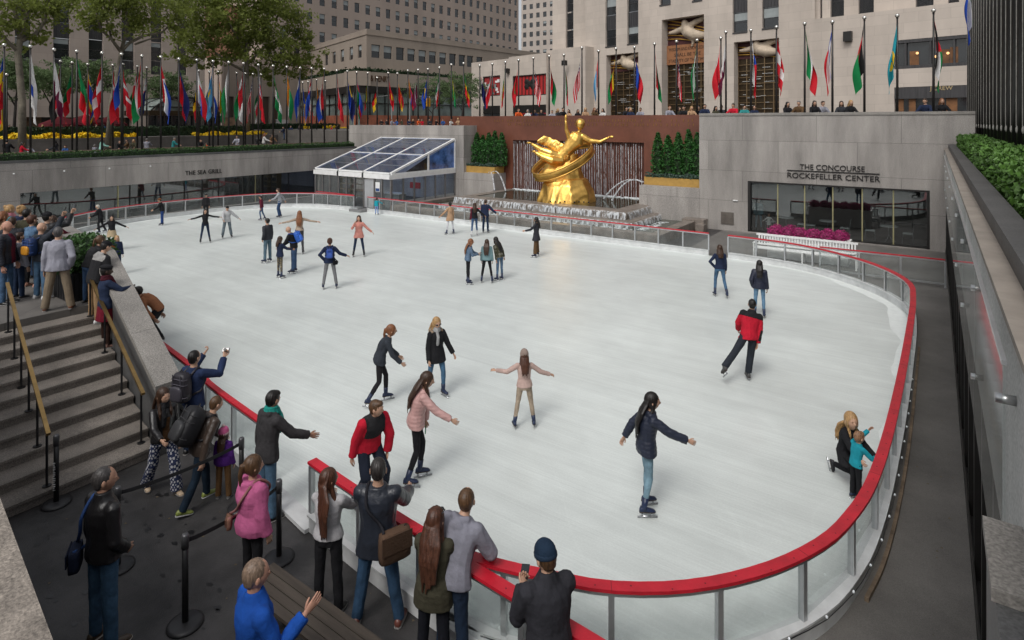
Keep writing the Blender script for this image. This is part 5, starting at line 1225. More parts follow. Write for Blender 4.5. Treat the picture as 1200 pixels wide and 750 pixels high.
for px_, py_ in ((552, 90), (663, 74), (596, 83)):
    a = MB(); f = wb; f.box(a, f.px(px_)[0]-.25, f.px(px_)[0]+.25, f.z(px_, py_)-.3, f.z(px_, py_)+.3, .01, .5); a.build('floodlight', DARKF, ge)
# right hand wing with the shop window band
out3 = 2.4
zt3 = zU(1000, 17, out3)
r3 = (aU(1048, out3), aU(1150, out3), zU(1090, 79, out3), zU(1090, 44, out3)); r3b = (aU(1048, out3), aU(1150, out3), GZ, zU(1090, 101, out3))
wr_ = low(aU(949, out3), aU(1240, out3), zt3, out3, [r3, r3b])
a = MB(); wr_.box(a, r3[0], r3[1], r3[2], r3[3], -.32, -.26); wr_.box(a, r3b[0], r3b[1], r3b[2], r3b[3], -.32, -.26); a.build('shop_glazing', GLASSD, ge)
a = MB(); wr_.box(a, r3[0], r3[1], r3[3]-.25, r3[3], -.25, -.02); wr_.box(a, r3[0], r3[1], r3[2], r3[2]+.25, -.25, -.02); wr_.box(a, r3b[0], r3b[1], r3b[3]-.9, r3b[3], -.25, -.02)
for px_ in (1061, 1090, 1118): wr_.box(a, wr_.px(px_)[0]-.06, wr_.px(px_)[0]+.06, r3[2]+.25, r3[3]-.25, -.25, -.05)
a.build('shop_frame', SPANDREL, ge)
o = text_obj('sign_lettering', 'J.CREW', mat('sign_brass', (.55, .42, .22), .4, .5), .42, wr_.at(wr_.px(1103)[0], wr_.z(1103, 105.5), -.01), rot_for(wr_), ge, .01, 'CENTER')
WARM = bpy.data.materials.new('shop_lamp'); WARM.use_nodes = True; b = WARM.node_tree.nodes['Principled BSDF']; b.inputs['Emission Color'].default_value = (1, .55, .22, 1); b.inputs['Emission Strength'].default_value = 1.2; b.inputs['Base Color'].default_value = (.4, .2, .1, 1)
for px_, py_ in ((1074, 62), (1110, 62), (1096, 66)): a = MB(); a.ball(wr_.at(wr_.px(px_)[0], wr_.z(px_, py_), -.22), (.10, .04, .10), 8, 6); a.build('shop_lamp', WARM, ge)
SHOPW = mat('shop_display', (.16, .07, .025), .6, 0, .6, 1.2)
for p0, p1, q0, q1 in ((1098, 1112, 76, 58), (1112.5, 1122, 74, 55), (1065, 1076, 78, 60)): a = MB(); wr_.box(a, wr_.px(p0)[0], wr_.px(p1)[0], wr_.z(p0, q0), wr_.z(p0, q1), -.258, -.24); a.build('shop_display', SHOPW, ge)
for p0, p1 in ((1052, 1058), (1064, 1072), (1108, 1121)): a = MB(); wr_.box(a, wr_.px(p0)[0], wr_.px(p1)[0], GZ, wr_.z(p0, 110), -.258, -.24); a.build('shop_display', SHOPW, ge)
p_ = wr_.px(994.5)[0]; q_ = wr_.z(994, 43); a = MB(); wr_.box(a, p_-.3, p_+.3, q_-.4, q_+.4, .01, .4); a.build('floodlight', DARKF, ge)
a = MB(); GU = Face(GF.at(0, 0, -.5)[:2], GF.u); ops3 = [(GU.px(p0)[0], GU.px(p1)[0], zt3+.1, zt3+9, .3) for p0, p1 in ((961, 963.5), (973, 989), (1006, 1024), (1073, 1094), (1111, 1124))]
GU.wall(a, GU.px(955)[0]-.6, GU.px(1240)[0], zt3-2, TOPZ, ops3); a.build('wall', LIME, ge)
for i, op in enumerate(ops3):
    if i: window(GU, op[0]+.02, op[1]-.02, zt3+.15, zt3+3.6, ge, blind=.0, back=.25)
    a = MB(); GU.box(a, op[0], op[1], op[2], op[3], -.3, -.27); a.build('window_dark', SPANDREL, ge)
a = MB(); GF.box(a, aU(686), aU(955), GZ-.05, GZ+.7, .01, .12); a.build('plinth', mat('plinth_grey', (.16, .15, .145), .7, 0, .2, 2), ge)
# --- left tall slab with regular windows
def slab(label, face, a0, a1, z0, z1, floors, bays, w, h, wallm, top0=None, far_cap=100, big_first=None, name='office_tower'):
    t = thing(name, label, 'building'); ops = []
    da = (a1-a0)/bays; dz = (z1-z0)/floors
    for j in range(floors):
        for i in range(bays):
            c = a0+(i+.5)*da; ops.append((c-w/2, c+w/2, z0+j*dz+.9, z0+j*dz+.9+h))
    a = MB(); face.wall(a, a0, a1, z0, z1, ops, .22); a.quad(face.at(a0, z0), face.at(a0, z1), face.at(a0, z1, -25), face.at(a0, z0, -25)); a.quad(face.at(a1, z0, -25), face.at(a1, z1, -25), face.at(a1, z1), face.at(a1, z0)); a.quad(face.at(a0, z1), face.at(a1, z1), face.at(a1, z1, -25), face.at(a0, z1, -25)); a.build('wall', wallm, t)
    # windows inside the frame first, nearest first; the remainder goes into one object
    def inview(o): 
        p = face.at((o[0]+o[1])/2, (o[2]+o[3])/2); d = -p[0]*ST+p[1]*CT; l = p[0]*CT+p[1]*ST; py = YH+F*(HC-p[2])/d; px_ = 600+F*l/d; return d if 0 < px_ < 1200 and -5 < py < 150 else d+1e4
    ops.sort(key=inview); m = MB()
    for k, o in enumerate(ops):
        if k < far_cap: window(face, o[0]+.01, o[1]-.01, o[2]+.01, o[3]-.01, t, blind=(0, .45, 0, .3, .5, 0)[(k*7) % 6], back=.12)
        else: face.box(m, o[0]+.01, o[1]-.01, o[2]+.01, o[3]-.01, -.21, -.15)
    if m.v: m.build('windows', GLASSD, t, kind='stuff')
    return t
TF = Face((-95, 0), (0, 1)); TF.n = np.array([1., 0])
dzf = 3.45; z372 = zat(27.5, TF.px(372)[1])
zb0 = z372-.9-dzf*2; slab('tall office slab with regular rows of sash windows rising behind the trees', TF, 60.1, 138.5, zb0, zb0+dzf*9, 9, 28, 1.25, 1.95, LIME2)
MB().prism([(-95.02,53),(-95.02,138.4),(-115,138.4),(-115,53)], 4.4, zb0-.01).build('tower_base', LIME2, label='plain stone base storeys of the tall office slab', cat='building')
FT = Face((-50, 190), (1, 0)); x0 = on_y(611, 190)[0]; slab('distant pale tower seen in the gap beside the limestone tower', Face((0, 190), (1, 0)), x0, x0+24, zat(118, 190), zat(118, 190)+3.5*16, 16, 8, 1.5, 1.9, mat('limestone_distant', (.44, .385, .34), .9, 0, .08, .2), far_cap=60)
# --- mid building on the corner (three storeys over a glazed shop)
mb_ = thing('corner_building', 'low corner building with square windows above a glazed shop with gilt lettering', 'building')
cx_, cy_ = gp(430, 100, 19.7) if False else (-.772*90.6, .679*90.6)
C1 = np.array([cx_, cy_])
RFc = Face(C1, nrm(np.array([.10, 1.]))); RFc.n = np.array([RFc.u[1], -RFc.u[0]])
LFc = Face(C1, nrm(np.array([1., -.34]))); LFc.n = np.array([LFc.u[1], -LFc.u[0]])
ztp = zat(33.5, 90.6); zsh = zat(80, 90.6)
def face_windows(face, lst, top_py, h, parent, back=.15):
    ops = []
    for px_, w_, blind in lst:
        a_, d_ = face.px(px_); ops.append((a_-w_/2, a_+w_/2, top_py-h, top_py, .3, blind))
    return ops
zwt = RFc.z(440, 52.3)
ro = face_windows(RFc, [(440.4, 1.6, .5), (454.6, 1.6, .5), (469, 1.6, 0), (482, 1.6, .4), (495, 1.6, .5), (507, 1.6, .3), (519, 1.6, .4), (530.5, 1.6, 0), (541.5, 1.6, 0), (551, 1.6, 0), (562, 1.6, 0)], zwt, 2.0, mb_)
lo = face_windows(LFc, [(382.5, 1.5, 0), (391.5, 1.5, .2), (401, 1.5, .6), (411.5, 1.5, .6), (421.5, 1.5, .4)], LFc.z(421.5, 52.5), 2.0, mb_)
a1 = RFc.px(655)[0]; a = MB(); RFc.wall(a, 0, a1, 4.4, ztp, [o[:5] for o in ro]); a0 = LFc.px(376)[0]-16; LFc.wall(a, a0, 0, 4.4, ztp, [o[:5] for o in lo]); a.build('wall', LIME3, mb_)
for f, L_ in ((RFc, ro), (LFc, lo)):
    for o in L_: window(f, o[0]+.02, o[1]-.02, o[2]+.02, o[3]-.02, mb_, blind=o[5], back=.2)
a = MB(); RFc.box(a, -.05, a1, ztp-.9, ztp-.7, .01, .12); LFc.box(a, a0, .05, ztp-.9, ztp-.7, .01, .12); a.build('string_course', LIME3, mb_)
# shop podium, set forward, with rounded-looking chamfered corner
pf = 3.2; RP = Face(RFc.at(-.4, 0, pf)[:2], RFc.u); RP.n = RFc.n; LP_ = Face(LFc.at(-.2, 0, pf)[:2], LFc.u); LP_.n = LFc.n
ac = RP.px(417)[0]; al = LP_.px(406)[0]; zpt = RP.z(420, 83); zgl = RP.z(420, 100)
ar = RP.px(655)[0]; aL = LP_.px(376)[0]-14
for f, u0, u1, nm in ((RP, ac, ar, 'r'), (LP_, aL, al, 'l')):
    a = MB(); f.box(a, u0, u1, zgl, zpt, -2.9, 0); a.build('sign_band', LIME3, mb_)
    a = MB(); f.box(a, u0, u1, zgl-1.0, zgl-.002, -.5, -.05); a.build('painted_shade_strip', DARKF, mb_)  # solid dark strip painted in as the shade beneath the sign band
    a = MB(); f.box(a, u0, u1, 4.9, zgl-1.0, -.6, -.5); a.build('shop_glass', mat('shop_glass', (.20, .245, .23), .1, 0, .5, .16, spec=.8), mb_)
    a = MB(); f.box(a, u0, u1, 4.3, 6.6, -.49, -.2); a.build('orange_frieze', mat('orange_frieze', (.30, .10, .055), .7, 0, .35, .6), mb_)
    k = int((u1-u0)/2.6); a = MB()
    for i in range(k+1): f.box(a, u0+(u1-u0)*i/k-.05, u0+(u1-u0)*i/k+.05, 6.6, zgl-1, -.49, -.3)
    f.box(a, u0, u1, 8.3, 8.42, -.49, -.31); a.build('shop_mullions', DARKF, mb_)
p, q = LP_.at(al, 0), RP.at(ac, 0); CHF = Face(p[:2], np.array(q[:2])-np.array(p[:2])); w_ = np.linalg.norm(np.array(q[:2])-np.array(p[:2]))
a = MB(); CHF.box(a, 0, w_, zgl, zpt, -2.2, -.002); a.build('sign_band', LIME3, mb_); a = MB(); CHF.box(a, 0, w_, zgl-1, zgl-.003, -.6, -.06); a.build('painted_shade_strip', DARKF, mb_); a = MB(); CHF.box(a, 0, w_, 4.3, zgl-1.01, -.6, -.4); a.build('shop_glass', mat('shop_glass', (.2, .245, .23), .1), mb_)  # the dark strip of painted shade carries on round the chamfer
BRZ = mat('bronze_letters', (.10, .045, .02), .4, .6)
o = text_obj('lettering', '& HENRY', BRZ, 1.25, RP.at(RP.px(434)[0], RP.z(434, 95), .02), rot_for(RP), mb_, .05); o.scale = ((RP.px(456)[0]-RP.px(434)[0])/o.dimensions.x, 1, 1)
for f, x0, x1, nm in ((RP, ac, ar, 'street'), (LP_, aL, al, 'side')):
    m = MB(); n = 2600; u = RNG.uniform(x0, x1, n); P_ = np.array([f.at(x, zpt+.1+abs(y)*.7, -.5+z) for x, y, z in zip(u, RNG.normal(0, .28, n), RNG.uniform(-.4, .45, n))]); leaves(m, P_, .22, 0); f.box(m, x0, x1, zpt+.002, zpt+.35, -.9, -.1, 1)
    m.build('planting', [LEAFD, LEAFD], label='dark planting along the %s parapet of the corner shop' % nm, cat='hedge')
# --- left building with wide piers
LB = Face((-74, 0), (0, 1)); LB.n = np.array([1., 0]); lb = thing('pier_building', 'stone building with broad piers and dark window strips at the far left', 'building')
zb_ = 4.4; cols = [(-25, -8), (17.5, 36.5), (62.5, 82), (104, 121), (142.5, 157.5), (177, 190), (208, 219)]
ops = [(LB.px(p0)[0], LB.px(p1)[0], LB.z(p1, 88), 31, .35) for p0, p1 in cols]
shop = (LB.px(30)[0], LB.px(155)[0], 4.45, LB.z(90, 137.5), .8)
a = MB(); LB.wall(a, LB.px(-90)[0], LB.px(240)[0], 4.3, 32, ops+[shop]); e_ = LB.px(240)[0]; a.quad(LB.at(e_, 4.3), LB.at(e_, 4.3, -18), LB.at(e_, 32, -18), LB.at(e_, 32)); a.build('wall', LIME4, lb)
for k, op in enumerate(ops):
    z = op[2]; j = 0
    while z < 24:
        a = MB(); LB.box(a, op[0], op[1], z, z+1.6, -.34, -.22)
        for i in range(5): LB.box(a, op[0]+(op[1]-op[0])*(i+.3)/5, op[0]+(op[1]-op[0])*(i+.5)/5, z+.01, z+1.58, -.219, -.16)
        a.build('spandrel', SPANDREL, lb)
        window(LB, op[0]+.02, op[1]-.02, z+1.62, z+3.75, lb, blind=(.0, .5, .25)[(k+j) % 3], back=.28); z += 3.8; j += 1
a = MB(); LB.box(a, shop[0], shop[1], 4.46, shop[3], -.85, -.75); a.build('cafe_front', mat('cafe_dark', (.02, .018, .016), .4), lb)
a = MB()
for i in range(9): LB.box(a, shop[0]+i*2.6, shop[0]+i*2.6+1.5, 5.0, 6.2, -.74, -.70)
a.build('cafe_display', mat('cafe_display', (.14, .085, .05), .7, 0, .6, 1.4), lb)
# reddish side building seen between
MB().prism([(-120, 70), (-110, 52), (-100, 58), (-110, 76)], 4.4, 26).build('brick_building', mat('red_brick_far', (.20, .095, .06), .9, 0, .2, 1, cell=(1.0, .33, .02, .8, .9)), label='reddish brick building glimpsed between trees and the left stone building', cat='building')
# grey street-level facade with brown doors (px 262-340)
SD = Face((-86, 0), (0, 1)); SD.n = np.array([1., 0]); t = thing('street_facade', 'grey stone facade with tall brown openings behind the second tree', 'building')
ops = [(SD.px(p0)[0], SD.px(p1)[0], 4.5, SD.z(p0, 113), .4) for p0, p1 in ((268, 274), (288, 294), (308, 316), (320, 326))]
a = MB(); SD.wall(a, SD.px(262)[0], SD.px(352)[0], 4.4, SD.z(300, 78), ops); a.build('wall', LIME3, t)
for op in ops: a = MB(); SD.box(a, op[0], op[1], op[2], op[3], -.42, -.36); a.build('opening', mat('brown_door', (.07, .045, .032), .6), t)

# --- trees
def tree(label, base, trunk, limbs, clumps, mt, bark, n, size, group=None, name='plane_tree', flat=.75):
    t = thing(name, label, 'tree', group, base); a = MB(); B = np.array(base)
    for pts, r in [trunk]+limbs: a.tube([np.array(p)-B for p in pts], r, 8)
    a.build('trunk', bark, t, smooth=True)
    m = MB(); 
    for c, r in clumps:
        c = np.array(c)-B; k = int(n*(r/2.)**2); sub = max(5, int(11*r)); cen = c + RNG.normal(size=(sub, 3))*np.array([r, r, r*flat])*.62
        for q in cen:
            kk = max(8, k//sub); v = RNG.normal(size=(kk, 3)); v *= (r*.40*RNG.uniform(.1, 1.15, kk)**.6/np.linalg.norm(v, axis=1))[:, None]; v[:, 2] *= flat; leaves(m, q+v, size, 0)
    m.build('crown', [mt], t); return t
def pt(px_, py_, X=None, Y=None, o=(0, 0)):     # pixel -> point on a plane x = X or y = Y
    if X is not None: y, d = on_x(px_, X); return (X+o[0], y+o[1], zat(py_, d))
    x, d = on_y(px_, Y); return (x+o[0], Y+o[1], zat(py_, d))
X1_ = -46
T1 = lambda px_, py_, dx=0: pt(px_, py_, X=X1_+dx)
tree('big mottled plane tree leaning at the left edge behind the flags', (T1(26, 165)[0], T1(26, 165)[1], 3.05), ([T1(26, 176), T1(26, 120), T1(21, 62), T1(24, 45)], [.23, .20, .18, .16]),
     [([T1(22, 60), T1(10, 50), T1(-3, 35), T1(-12, 10)], [.15, .11, .09, .06]), ([T1(23, 48), T1(42, 40), T1(52, 25), T1(56, 0), T1(60, -30)], [.17, .13, .1, .09, .06]), ([T1(23, 46), T1(30, 20), T1(38, -10), T1(36, -50)], [.17, .13, .1, .06]), ([T1(24, 45), T1(18, 15), T1(12, -20)], [.15, .11, .07]), ([T1(32, 18), T1(20, 5), T1(8, -8)], [.08, .06, .04]), ([T1(54, 8), T1(70, 2), T1(88, -8)], [.08, .06, .03])],
     [(T1(5, 5), 1.9), (T1(18, -8, -1), 2.2), (T1(45, -12, 1), 2.0), (T1(2, 30), 1.2), (T1(14, 28, 1), .9), (T1(50, 18), .9), (T1(34, 42), .8), (T1(45, 48), .6), (T1(62, 10), .8), (T1(76, -4), 1.5), (T1(-5, -5), 2), (T1(30, 3), 1.1)], LEAFT, BARK, 1000, .12)
X2_ = -50.5
T2 = lambda px_, py_, dx=0: pt(px_, py_, X=X2_+dx)
tree('mottled plane tree with a forked trunk behind the flags, second from the left', (T2(127, 165)[0], T2(127, 165)[1], 3.05), ([T2(126, 176), T2(131, 120), T2(140, 75), T2(142, 60)], [.23, .20, .17, .15]),
     [([T2(142, 61), T2(130, 45), T2(118, 35), T2(112, 10), T2(118, -20)], [.14, .11, .09, .07, .05]), ([T2(142, 60), T2(152, 50), T2(168, 42), T2(190, 38), T2(204, 24)], [.14, .11, .1, .08, .05]), ([T2(142, 60), T2(150, 30), T2(146, 0), T2(150, -40)], [.14, .1, .08, .06]), ([T2(158, 52), T2(175, 46), T2(192, 44)], [.08, .06, .04]), ([T2(131, 46), T2(124, 20), T2(135, -8)], [.08, .06, .04])],
     [(T2(125, 12), 1.7), (T2(150, 2), 2.0), (T2(178, 4), 1.9), (T2(165, 22), 1.3), (T2(195, 14), 1.5), (T2(112, 24), .9), (T2(145, 28), 1.0), (T2(205, 30), .8), (T2(135, -12), 2.2), (T2(185, -14), 2.4), (T2(108, -5), 1.5), (T2(125, 33), .6), (T2(104, 32), .5)], LEAFT, BARK, 1150, .125)
X3_ = -54
T3 = lambda px_, py_, dx=0: pt(px_, py_, X=X3_+dx)
tree('broad full plane tree right of the glass kiosk behind the flags', (T3(290, 160)[0], T3(290, 160)[1], 4.4), ([T3(290, 160), T3(290, 110), T3(289, 75), T3(290, 40)], [.24, .21, .18, .14]),
     [([T3(289, 85), T3(262, 70), T3(240, 50), T3(222, 30)], [.14, .11, .08, .05]), ([T3(290, 75), T3(310, 55), T3(330, 45), T3(352, 60)], [.14, .11, .08, .05]), ([T3(290, 60), T3(300, 20), T3(296, -20)], [.16, .12, .07]), ([T3(289, 65), T3(270, 30), T3(255, 0)], [.13, .1, .06]), ([T3(312, 70), T3(340, 76), T3(372, 82)], [.09, .07, .04])],
     [(T3(232, 20), 2.0), (T3(225, 50), 1.8), (T3(215, 72), 1.0), (T3(255, 35), 2.1), (T3(262, 10), 2.4), (T3(290, 15), 2.5), (T3(320, 12), 2.4), (T3(300, 50), 2.2), (T3(275, 62), 1.7), (T3(330, 45), 2.0), (T3(345, 25), 1.5), (T3(330, 75), 1.5), (T3(352, 68), 1.5), (T3(365, 80), 1.0), (T3(378, 83), .6), (T3(355, 50), 1.0), (T3(240, -10), 2.4), (T3(290, -15), 2.6), (T3(325, -15), 2.2), (T3(310, 84), 1.2), (T3(245, 76), .9), (T3(345, 90), 1.0), (T3(318, 96), .7)], LEAFT, BARK, 1300, .15)
def locust(px_, X, s, lab, py=150, top=75, Y=None, zb=4.4):
    P = lambda a_, b_: pt(a_, b_, X=X, Y=Y); b = P(px_, py); b = (b[0], b[1], zb)
    tree(lab, b, ([b, P(px_+2, (py+top)/2+14), P(px_+3, (py+top)/2)], [.13, .10, .08]), [([P(px_+2, (py+top)/2+12), P(px_-s*.5, top+24), P(px_-s, top+14)], [.06, .05, .03]), ([P(px_+3, (py+top)/2+6), P(px_+s*.6, top+26), P(px_+s, top+16)], [.06, .05, .03]), ([P(px_+3, (py+top)/2), P(px_+6, top+12)], [.06, .03])],
         [(P(px_+q*s, top+h), r) for q, h, r in ((-.9, 16, 1.3), (-.4, 8, 1.5), (.1, 4, 1.4), (.6, 9, 1.5), (1.0, 18, 1.2), (-.6, 26, 1.2), (.5, 26, 1.3), (0, 18, 1.4))], LEAFH, BARKD, 1500, .10, 'slender street trees beyond the flags', 'locust_tree', .5)
locust(16, -62, 26, 'feathery green tree behind the leftmost plane tree'); locust(106, -62, 34, 'spreading feathery green tree above the red umbrella'); locust(60, -66, 22, 'feathery green tree between the two left plane trees', top=80); locust(196, -66, 20, 'small feathery green tree left of the glass kiosk', top=88)
locust(459, None, 22, 'green street tree left of the pair before the glazed shop', 150, 92, 70, 4.85); locust(505, None, 24, 'green street tree in the middle before the glazed shop', 150, 93, 66, 4.85); locust(540, None, 20, 'green street tree beside the left wing of the limestone tower', 148, 88, 60, 4.85); locust(478, None, 16, 'green street tree in the row before the glazed shop, set back', 150, 96, 76, 4.85)

# --- flags
ORD = ('first second third fourth fifth sixth seventh eighth ninth tenth eleventh twelfth thirteenth fourteenth fifteenth sixteenth seventeenth eighteenth nineteenth twentieth'.split() + ['twenty-'+x for x in 'first second third fourth fifth sixth seventh eighth ninth'.split()] + ['thirtieth'] + ['thirty-'+x for x in 'first second third fourth fifth'.split()])
PAL = {'r': (.56, .018, .03), 'w': (.68, .67, .66), 'b': (.018, .065, .38), 'g': (.01, .20, .06), 'y': (.70, .46, .02), 'k': (.012, .012, .012), 'o': (.60, .20, .02), 's': (.10, .32, .55), 'm': (.16, .02, .06), 'n': (.015, .02, .10), 't': (.02, .28, .34)}
FM = {k: mat('flag_'+k, c, .8, 0, .10, 4, .1, 30, spec=.2) for k, c in PAL.items()}
NAME = {'r': 'red', 'w': 'white', 'b': 'blue', 'g': 'green', 'y': 'yellow', 'k': 'black', 'o': 'orange', 's': 'sky blue', 'm': 'maroon', 'n': 'navy', 't': 'teal'}
def pattern(code):
    """H:abc horizontal bands, V:abc vertical bands, F:field+canton, S: stars and stripes, C: field with disc, N: cross"""
    k, c = code.split(':')
    if k == 'H': return lambda u, v: c[min(len(c)-1, int(v*len(c)))]
    if k == 'V': return lambda u, v: c[min(len(c)-1, int(u*len(c)))]
    if k == 'S': return lambda u, v: (('w' if (int(u*22)+int(v*20)) % 3 == 0 else c[2]) if u < .42 and v < .54 else c[int(v*13) % 2])
    if k == 'F': return lambda u, v: c[1] if u < .5 and v < .5 else c[0]
    if k == 'U': return lambda u, v: ((c[2] if abs(u-.25) < .045 or abs(v-.25) < .06 else ('w' if abs(u-v) < .09 or abs(u+v-.5) < .09 else c[1])) if u < .5 and v < .5 else c[0])
    if k == 'C': return lambda u, v: c[1] if ((u-.5)*1.5)**2+(v-.5)**2 < .06 else c[0]
    if k == 'N': return lambda u, v: c[1] if abs(u-.36) < .08 or abs(v-.5) < .11 else c[0]
    if k == 'T': return lambda u, v: c[-1] if u < .38*(1-abs(v-.5)*2) else c[min(len(c)-2, int(v*(len(c)-1)))]
    if k == 'D': return lambda u, v: c[0] if u-v < -.12 else (c[2] if u-v > .12 else c[1])
def flag_mesh(code, h, seed, sway):
    r = np.random.RandomState(seed); nu, nv = 26, 20; L = h*1.5; f = pattern(code); m = MB(); cols = sorted(set(code.split(':')[1]+'w'))
    ph = r.uniform(0, 6)
    for i in range(nu+1):
        u = i/nu
        for j in range(nv+1):
            v = j/nv; drop = (u**.9)*L*.86*(1-.10*v); out = .03+.33*h*math.sin(min(1, (u+.25*v)*1.2)*math.pi*.5)*(1-.45*u*(1-.3*v))
            x = out*(.72+.28*math.cos(ph+u*1.5+.5*math.sin(v*11+ph)))*(.30+.85*v)+.03; y = out*.34*math.sin(ph*2+u*2.2+v*11)
            m.v.append((x*sway, y, -v*h*.92-drop))
    for i in range(nu):
        for j in range(nv):
            q = (i*(nv+1)+j, i*(nv+1)+j+1, (i+1)*(nv+1)+j+1, (i+1)*(nv+1)+j); m.f.append(q); m.m.append(cols.index(f((i+.5)/nu, (j+.5)/nv)))
    return m.mesh('flag', [FM[c] for c in cols], True)
SILV = mat('silver_ball', (.75, .73, .68), .18, 1.)
POLEM = mat('pole_dark', (.028, .026, .025), .4, .4, .2, 3)
def describe(code):
    k, c = code.split(':'); n = [NAME[x] for x in c]
    return ' '.join(n).replace('sky blue','azure')+{'H': ' banded', 'V': ' striped', 'S': ' starry', 'F': ' canton', 'U': ' crossed', 'C': ' disc', 'N': ' cross', 'T': ' triangle', 'D': ' slanting'}[k]
_poles = 0; _seen = {}
def flagpole(x, y, z0, ztop, code, row, fh=None, rad=.055, near_ang=None):
    global _poles; _poles += 1
    base = describe(code) if code else None
    lab = ('flagpole, %s flag, %s' % (base, row)) if code else 'bare flagpole, %s' % row
    _seen[lab] = _seen.get(lab, 0)+1
    if _seen[lab] > 1: lab = ('second', 'third', 'fourth', 'fifth', 'sixth')[min(4, _seen[lab]-2)]+' '+lab
    t = thing('flagpole', lab, 'flagpole', 'flagpoles round the plaza', (x, y, z0)); h = ztop-z0
    MB().loft([(0,0,0),(0,0,h*.5),(0,0,h-.18)], [(r_,0,0) for r_ in (rad*1.15, rad, rad*.72)], [(0,r_,0) for r_ in (rad*1.15, rad, rad*.72)], 10).build('pole', POLEM, t, smooth=True)
    a = MB(); a.ball((0,0,h-.08), .105 if rad < .1 else .15, 10, 7); a.build('finial', SILV, t, smooth=True)
    a = MB(); a.ball((0,0,h-.2), (.07,.07,.03), 8, 5); a.build('truck', POLEM, t); a = MB(); a.box(-.02,-.02,1.0,.11,.02,1.14); a.build('halyard_cleat', POLEM, t)
    if code:
        fh = fh or h*.285; o = link('flag', flag_mesh(code, fh, _poles, 1 if _poles % 3 else -1), t); o.location = (0, 0, h-.42); v = view_dir(600); o.rotation_euler = (0, 0, math.atan2(-v[0], v[1])+R(180 if _poles % 2 else 0))
        bpy.data.objects  # keep
    return t
left = [(5,51,'V:byr'),(35.7,52.8,'C:wb'),(63.3,56.5,'V:wm'),(90,58.5,'V:gr'),(119.6,60.5,'V:rwr'),(142.4,62,'T:brw'),(166.3,64,'H:rwg'),(188.4,65.3,'H:rwb'),(209.6,67.7,'D:nnr'),(230.7,69,'H:wbr'),(249.7,70.5,'C:sy'),(268,71.7,'H:wg'),(285.3,73,'H:rwg'),(302.7,74.8,'U:rbw'),(320,76,'V:gwg'),(336,77.3,'H:owg'),(351.7,78.5,'H:bwb'),(365.3,79,'U:brr'),(380,79.5,'H:rwb'),(394.7,81.5,'H:rwr'),(407,82.5,'T:bny'),(418,83.7,'D:brg')]
for i, (p, t_, c) in enumerate(left):
    y, d = on_x(p, -41); flagpole(-41, y, 3.05, zat(t_, d), c, 'front row left terrace, %s from left' % ORD[i])
back2 = [(8,86,'H:gy'),(71,70.5,'T:rwkg'),(84.7,72,'V:gr'),(103,74,'D:byr'),(132.3,75,'N:rw'),(144,74,'N:rw'),(161,76.5,'H:rwg'),(172,78,'U:nrw'),(233,82,'V:kyr'),(245.3,83,'H:bwb'),(255.7,83,'H:ryg'),(277.3,84.5,'H:rw'),(287.6,85,'C:rw'),(296.4,85.7,'S:rwn'),(306,86.3,'D:gwr'),(354.7,95.7,'T:byb'),(361,95,'H:rwr'),(371,92.7,'V:oyo'),(381.5,94,'H:rn')]
for i, (p, t_, c) in enumerate(back2):
    y, d = on_x(p, -49.5); flagpole(-49.5, y, 3.05, zat(t_, d), c, 'second row left terrace, %s from left' % ORD[i])
east = [(431,84.5,'H:ygr'),(442,90,'V:kry'),(455,84.5,'C:ry'),(465.7,85,'D:ryr'),(478,81.5,'H:obr'),(490,80.7,'H:mwm'),(501.6,80,'C:by'),(515,78,'V:gwr'),(529,74.5,'H:gyg'),(543.3,73,'V:gyr'),(562.3,75.6,'U:nnr'),(577,73.8,'V:wr'),(592.3,71.7,'V:gyr'),(607.8,69.3,'C:rg'),(625,67,'S:rwn'),(643.6,64.6,'H:rkg'),(661,63,'H:wgr'),(682,54.5,'S:rwn'),(701.5,58.5,'H:rws'),(722,55.5,'H:yrg'),(743.5,54,'T:brm'),(767,50,'H:rkg'),(792.8,47,'S:rwn'),(816.8,45.6,'H:gwg'),(844.8,43,'H:rwr'),(850.7,36,'V:wm'),(880,34,'T:wrb'),(909.9,30,'V:rwr'),(943,26,'H:gwr'),(975.5,24,'H:bwr'),(1013,19,'H:krg'),(1051.5,16.5,'C:ty'),(1094,10.5,'T:kwgr')]
for i, (p, t_, c) in enumerate(east):
    x, d = on_y(p, 36.2); flagpole(x, 36.2, 4.85, zat(t_, d), c, 'parapet row behind statue, %s from left' % ORD[i])
for k in range(19):
    y = 16.2+k*1.18*(1+.02*k); flagpole(1.75, y, 4.3, 14.5, ('H:krg','H:gwo','V:gyr','H:st','H:gwb','H:bwr')[k % 6] if k > 15 else None, 'thick poles on the right, %s from front' % ORD[k], fh=2.1, rad=.135)
CLEAT = mat('cleat_rope', (.32, .31, .28), .7, 0, .2, 8)
for o in list(bpy.data.objects):
    if o.name.startswith('flagpole') and 'thick poles' in o.get('label', ''): a = MB(); a.ball((-.14, -.03, 1.12), (.035, .035, .09), 8, 6); a.tube([(-.15, 0, 1.2), (-.14, 0, 9.8)], .012, 4); a.build('rope_cleat', CLEAT, o)
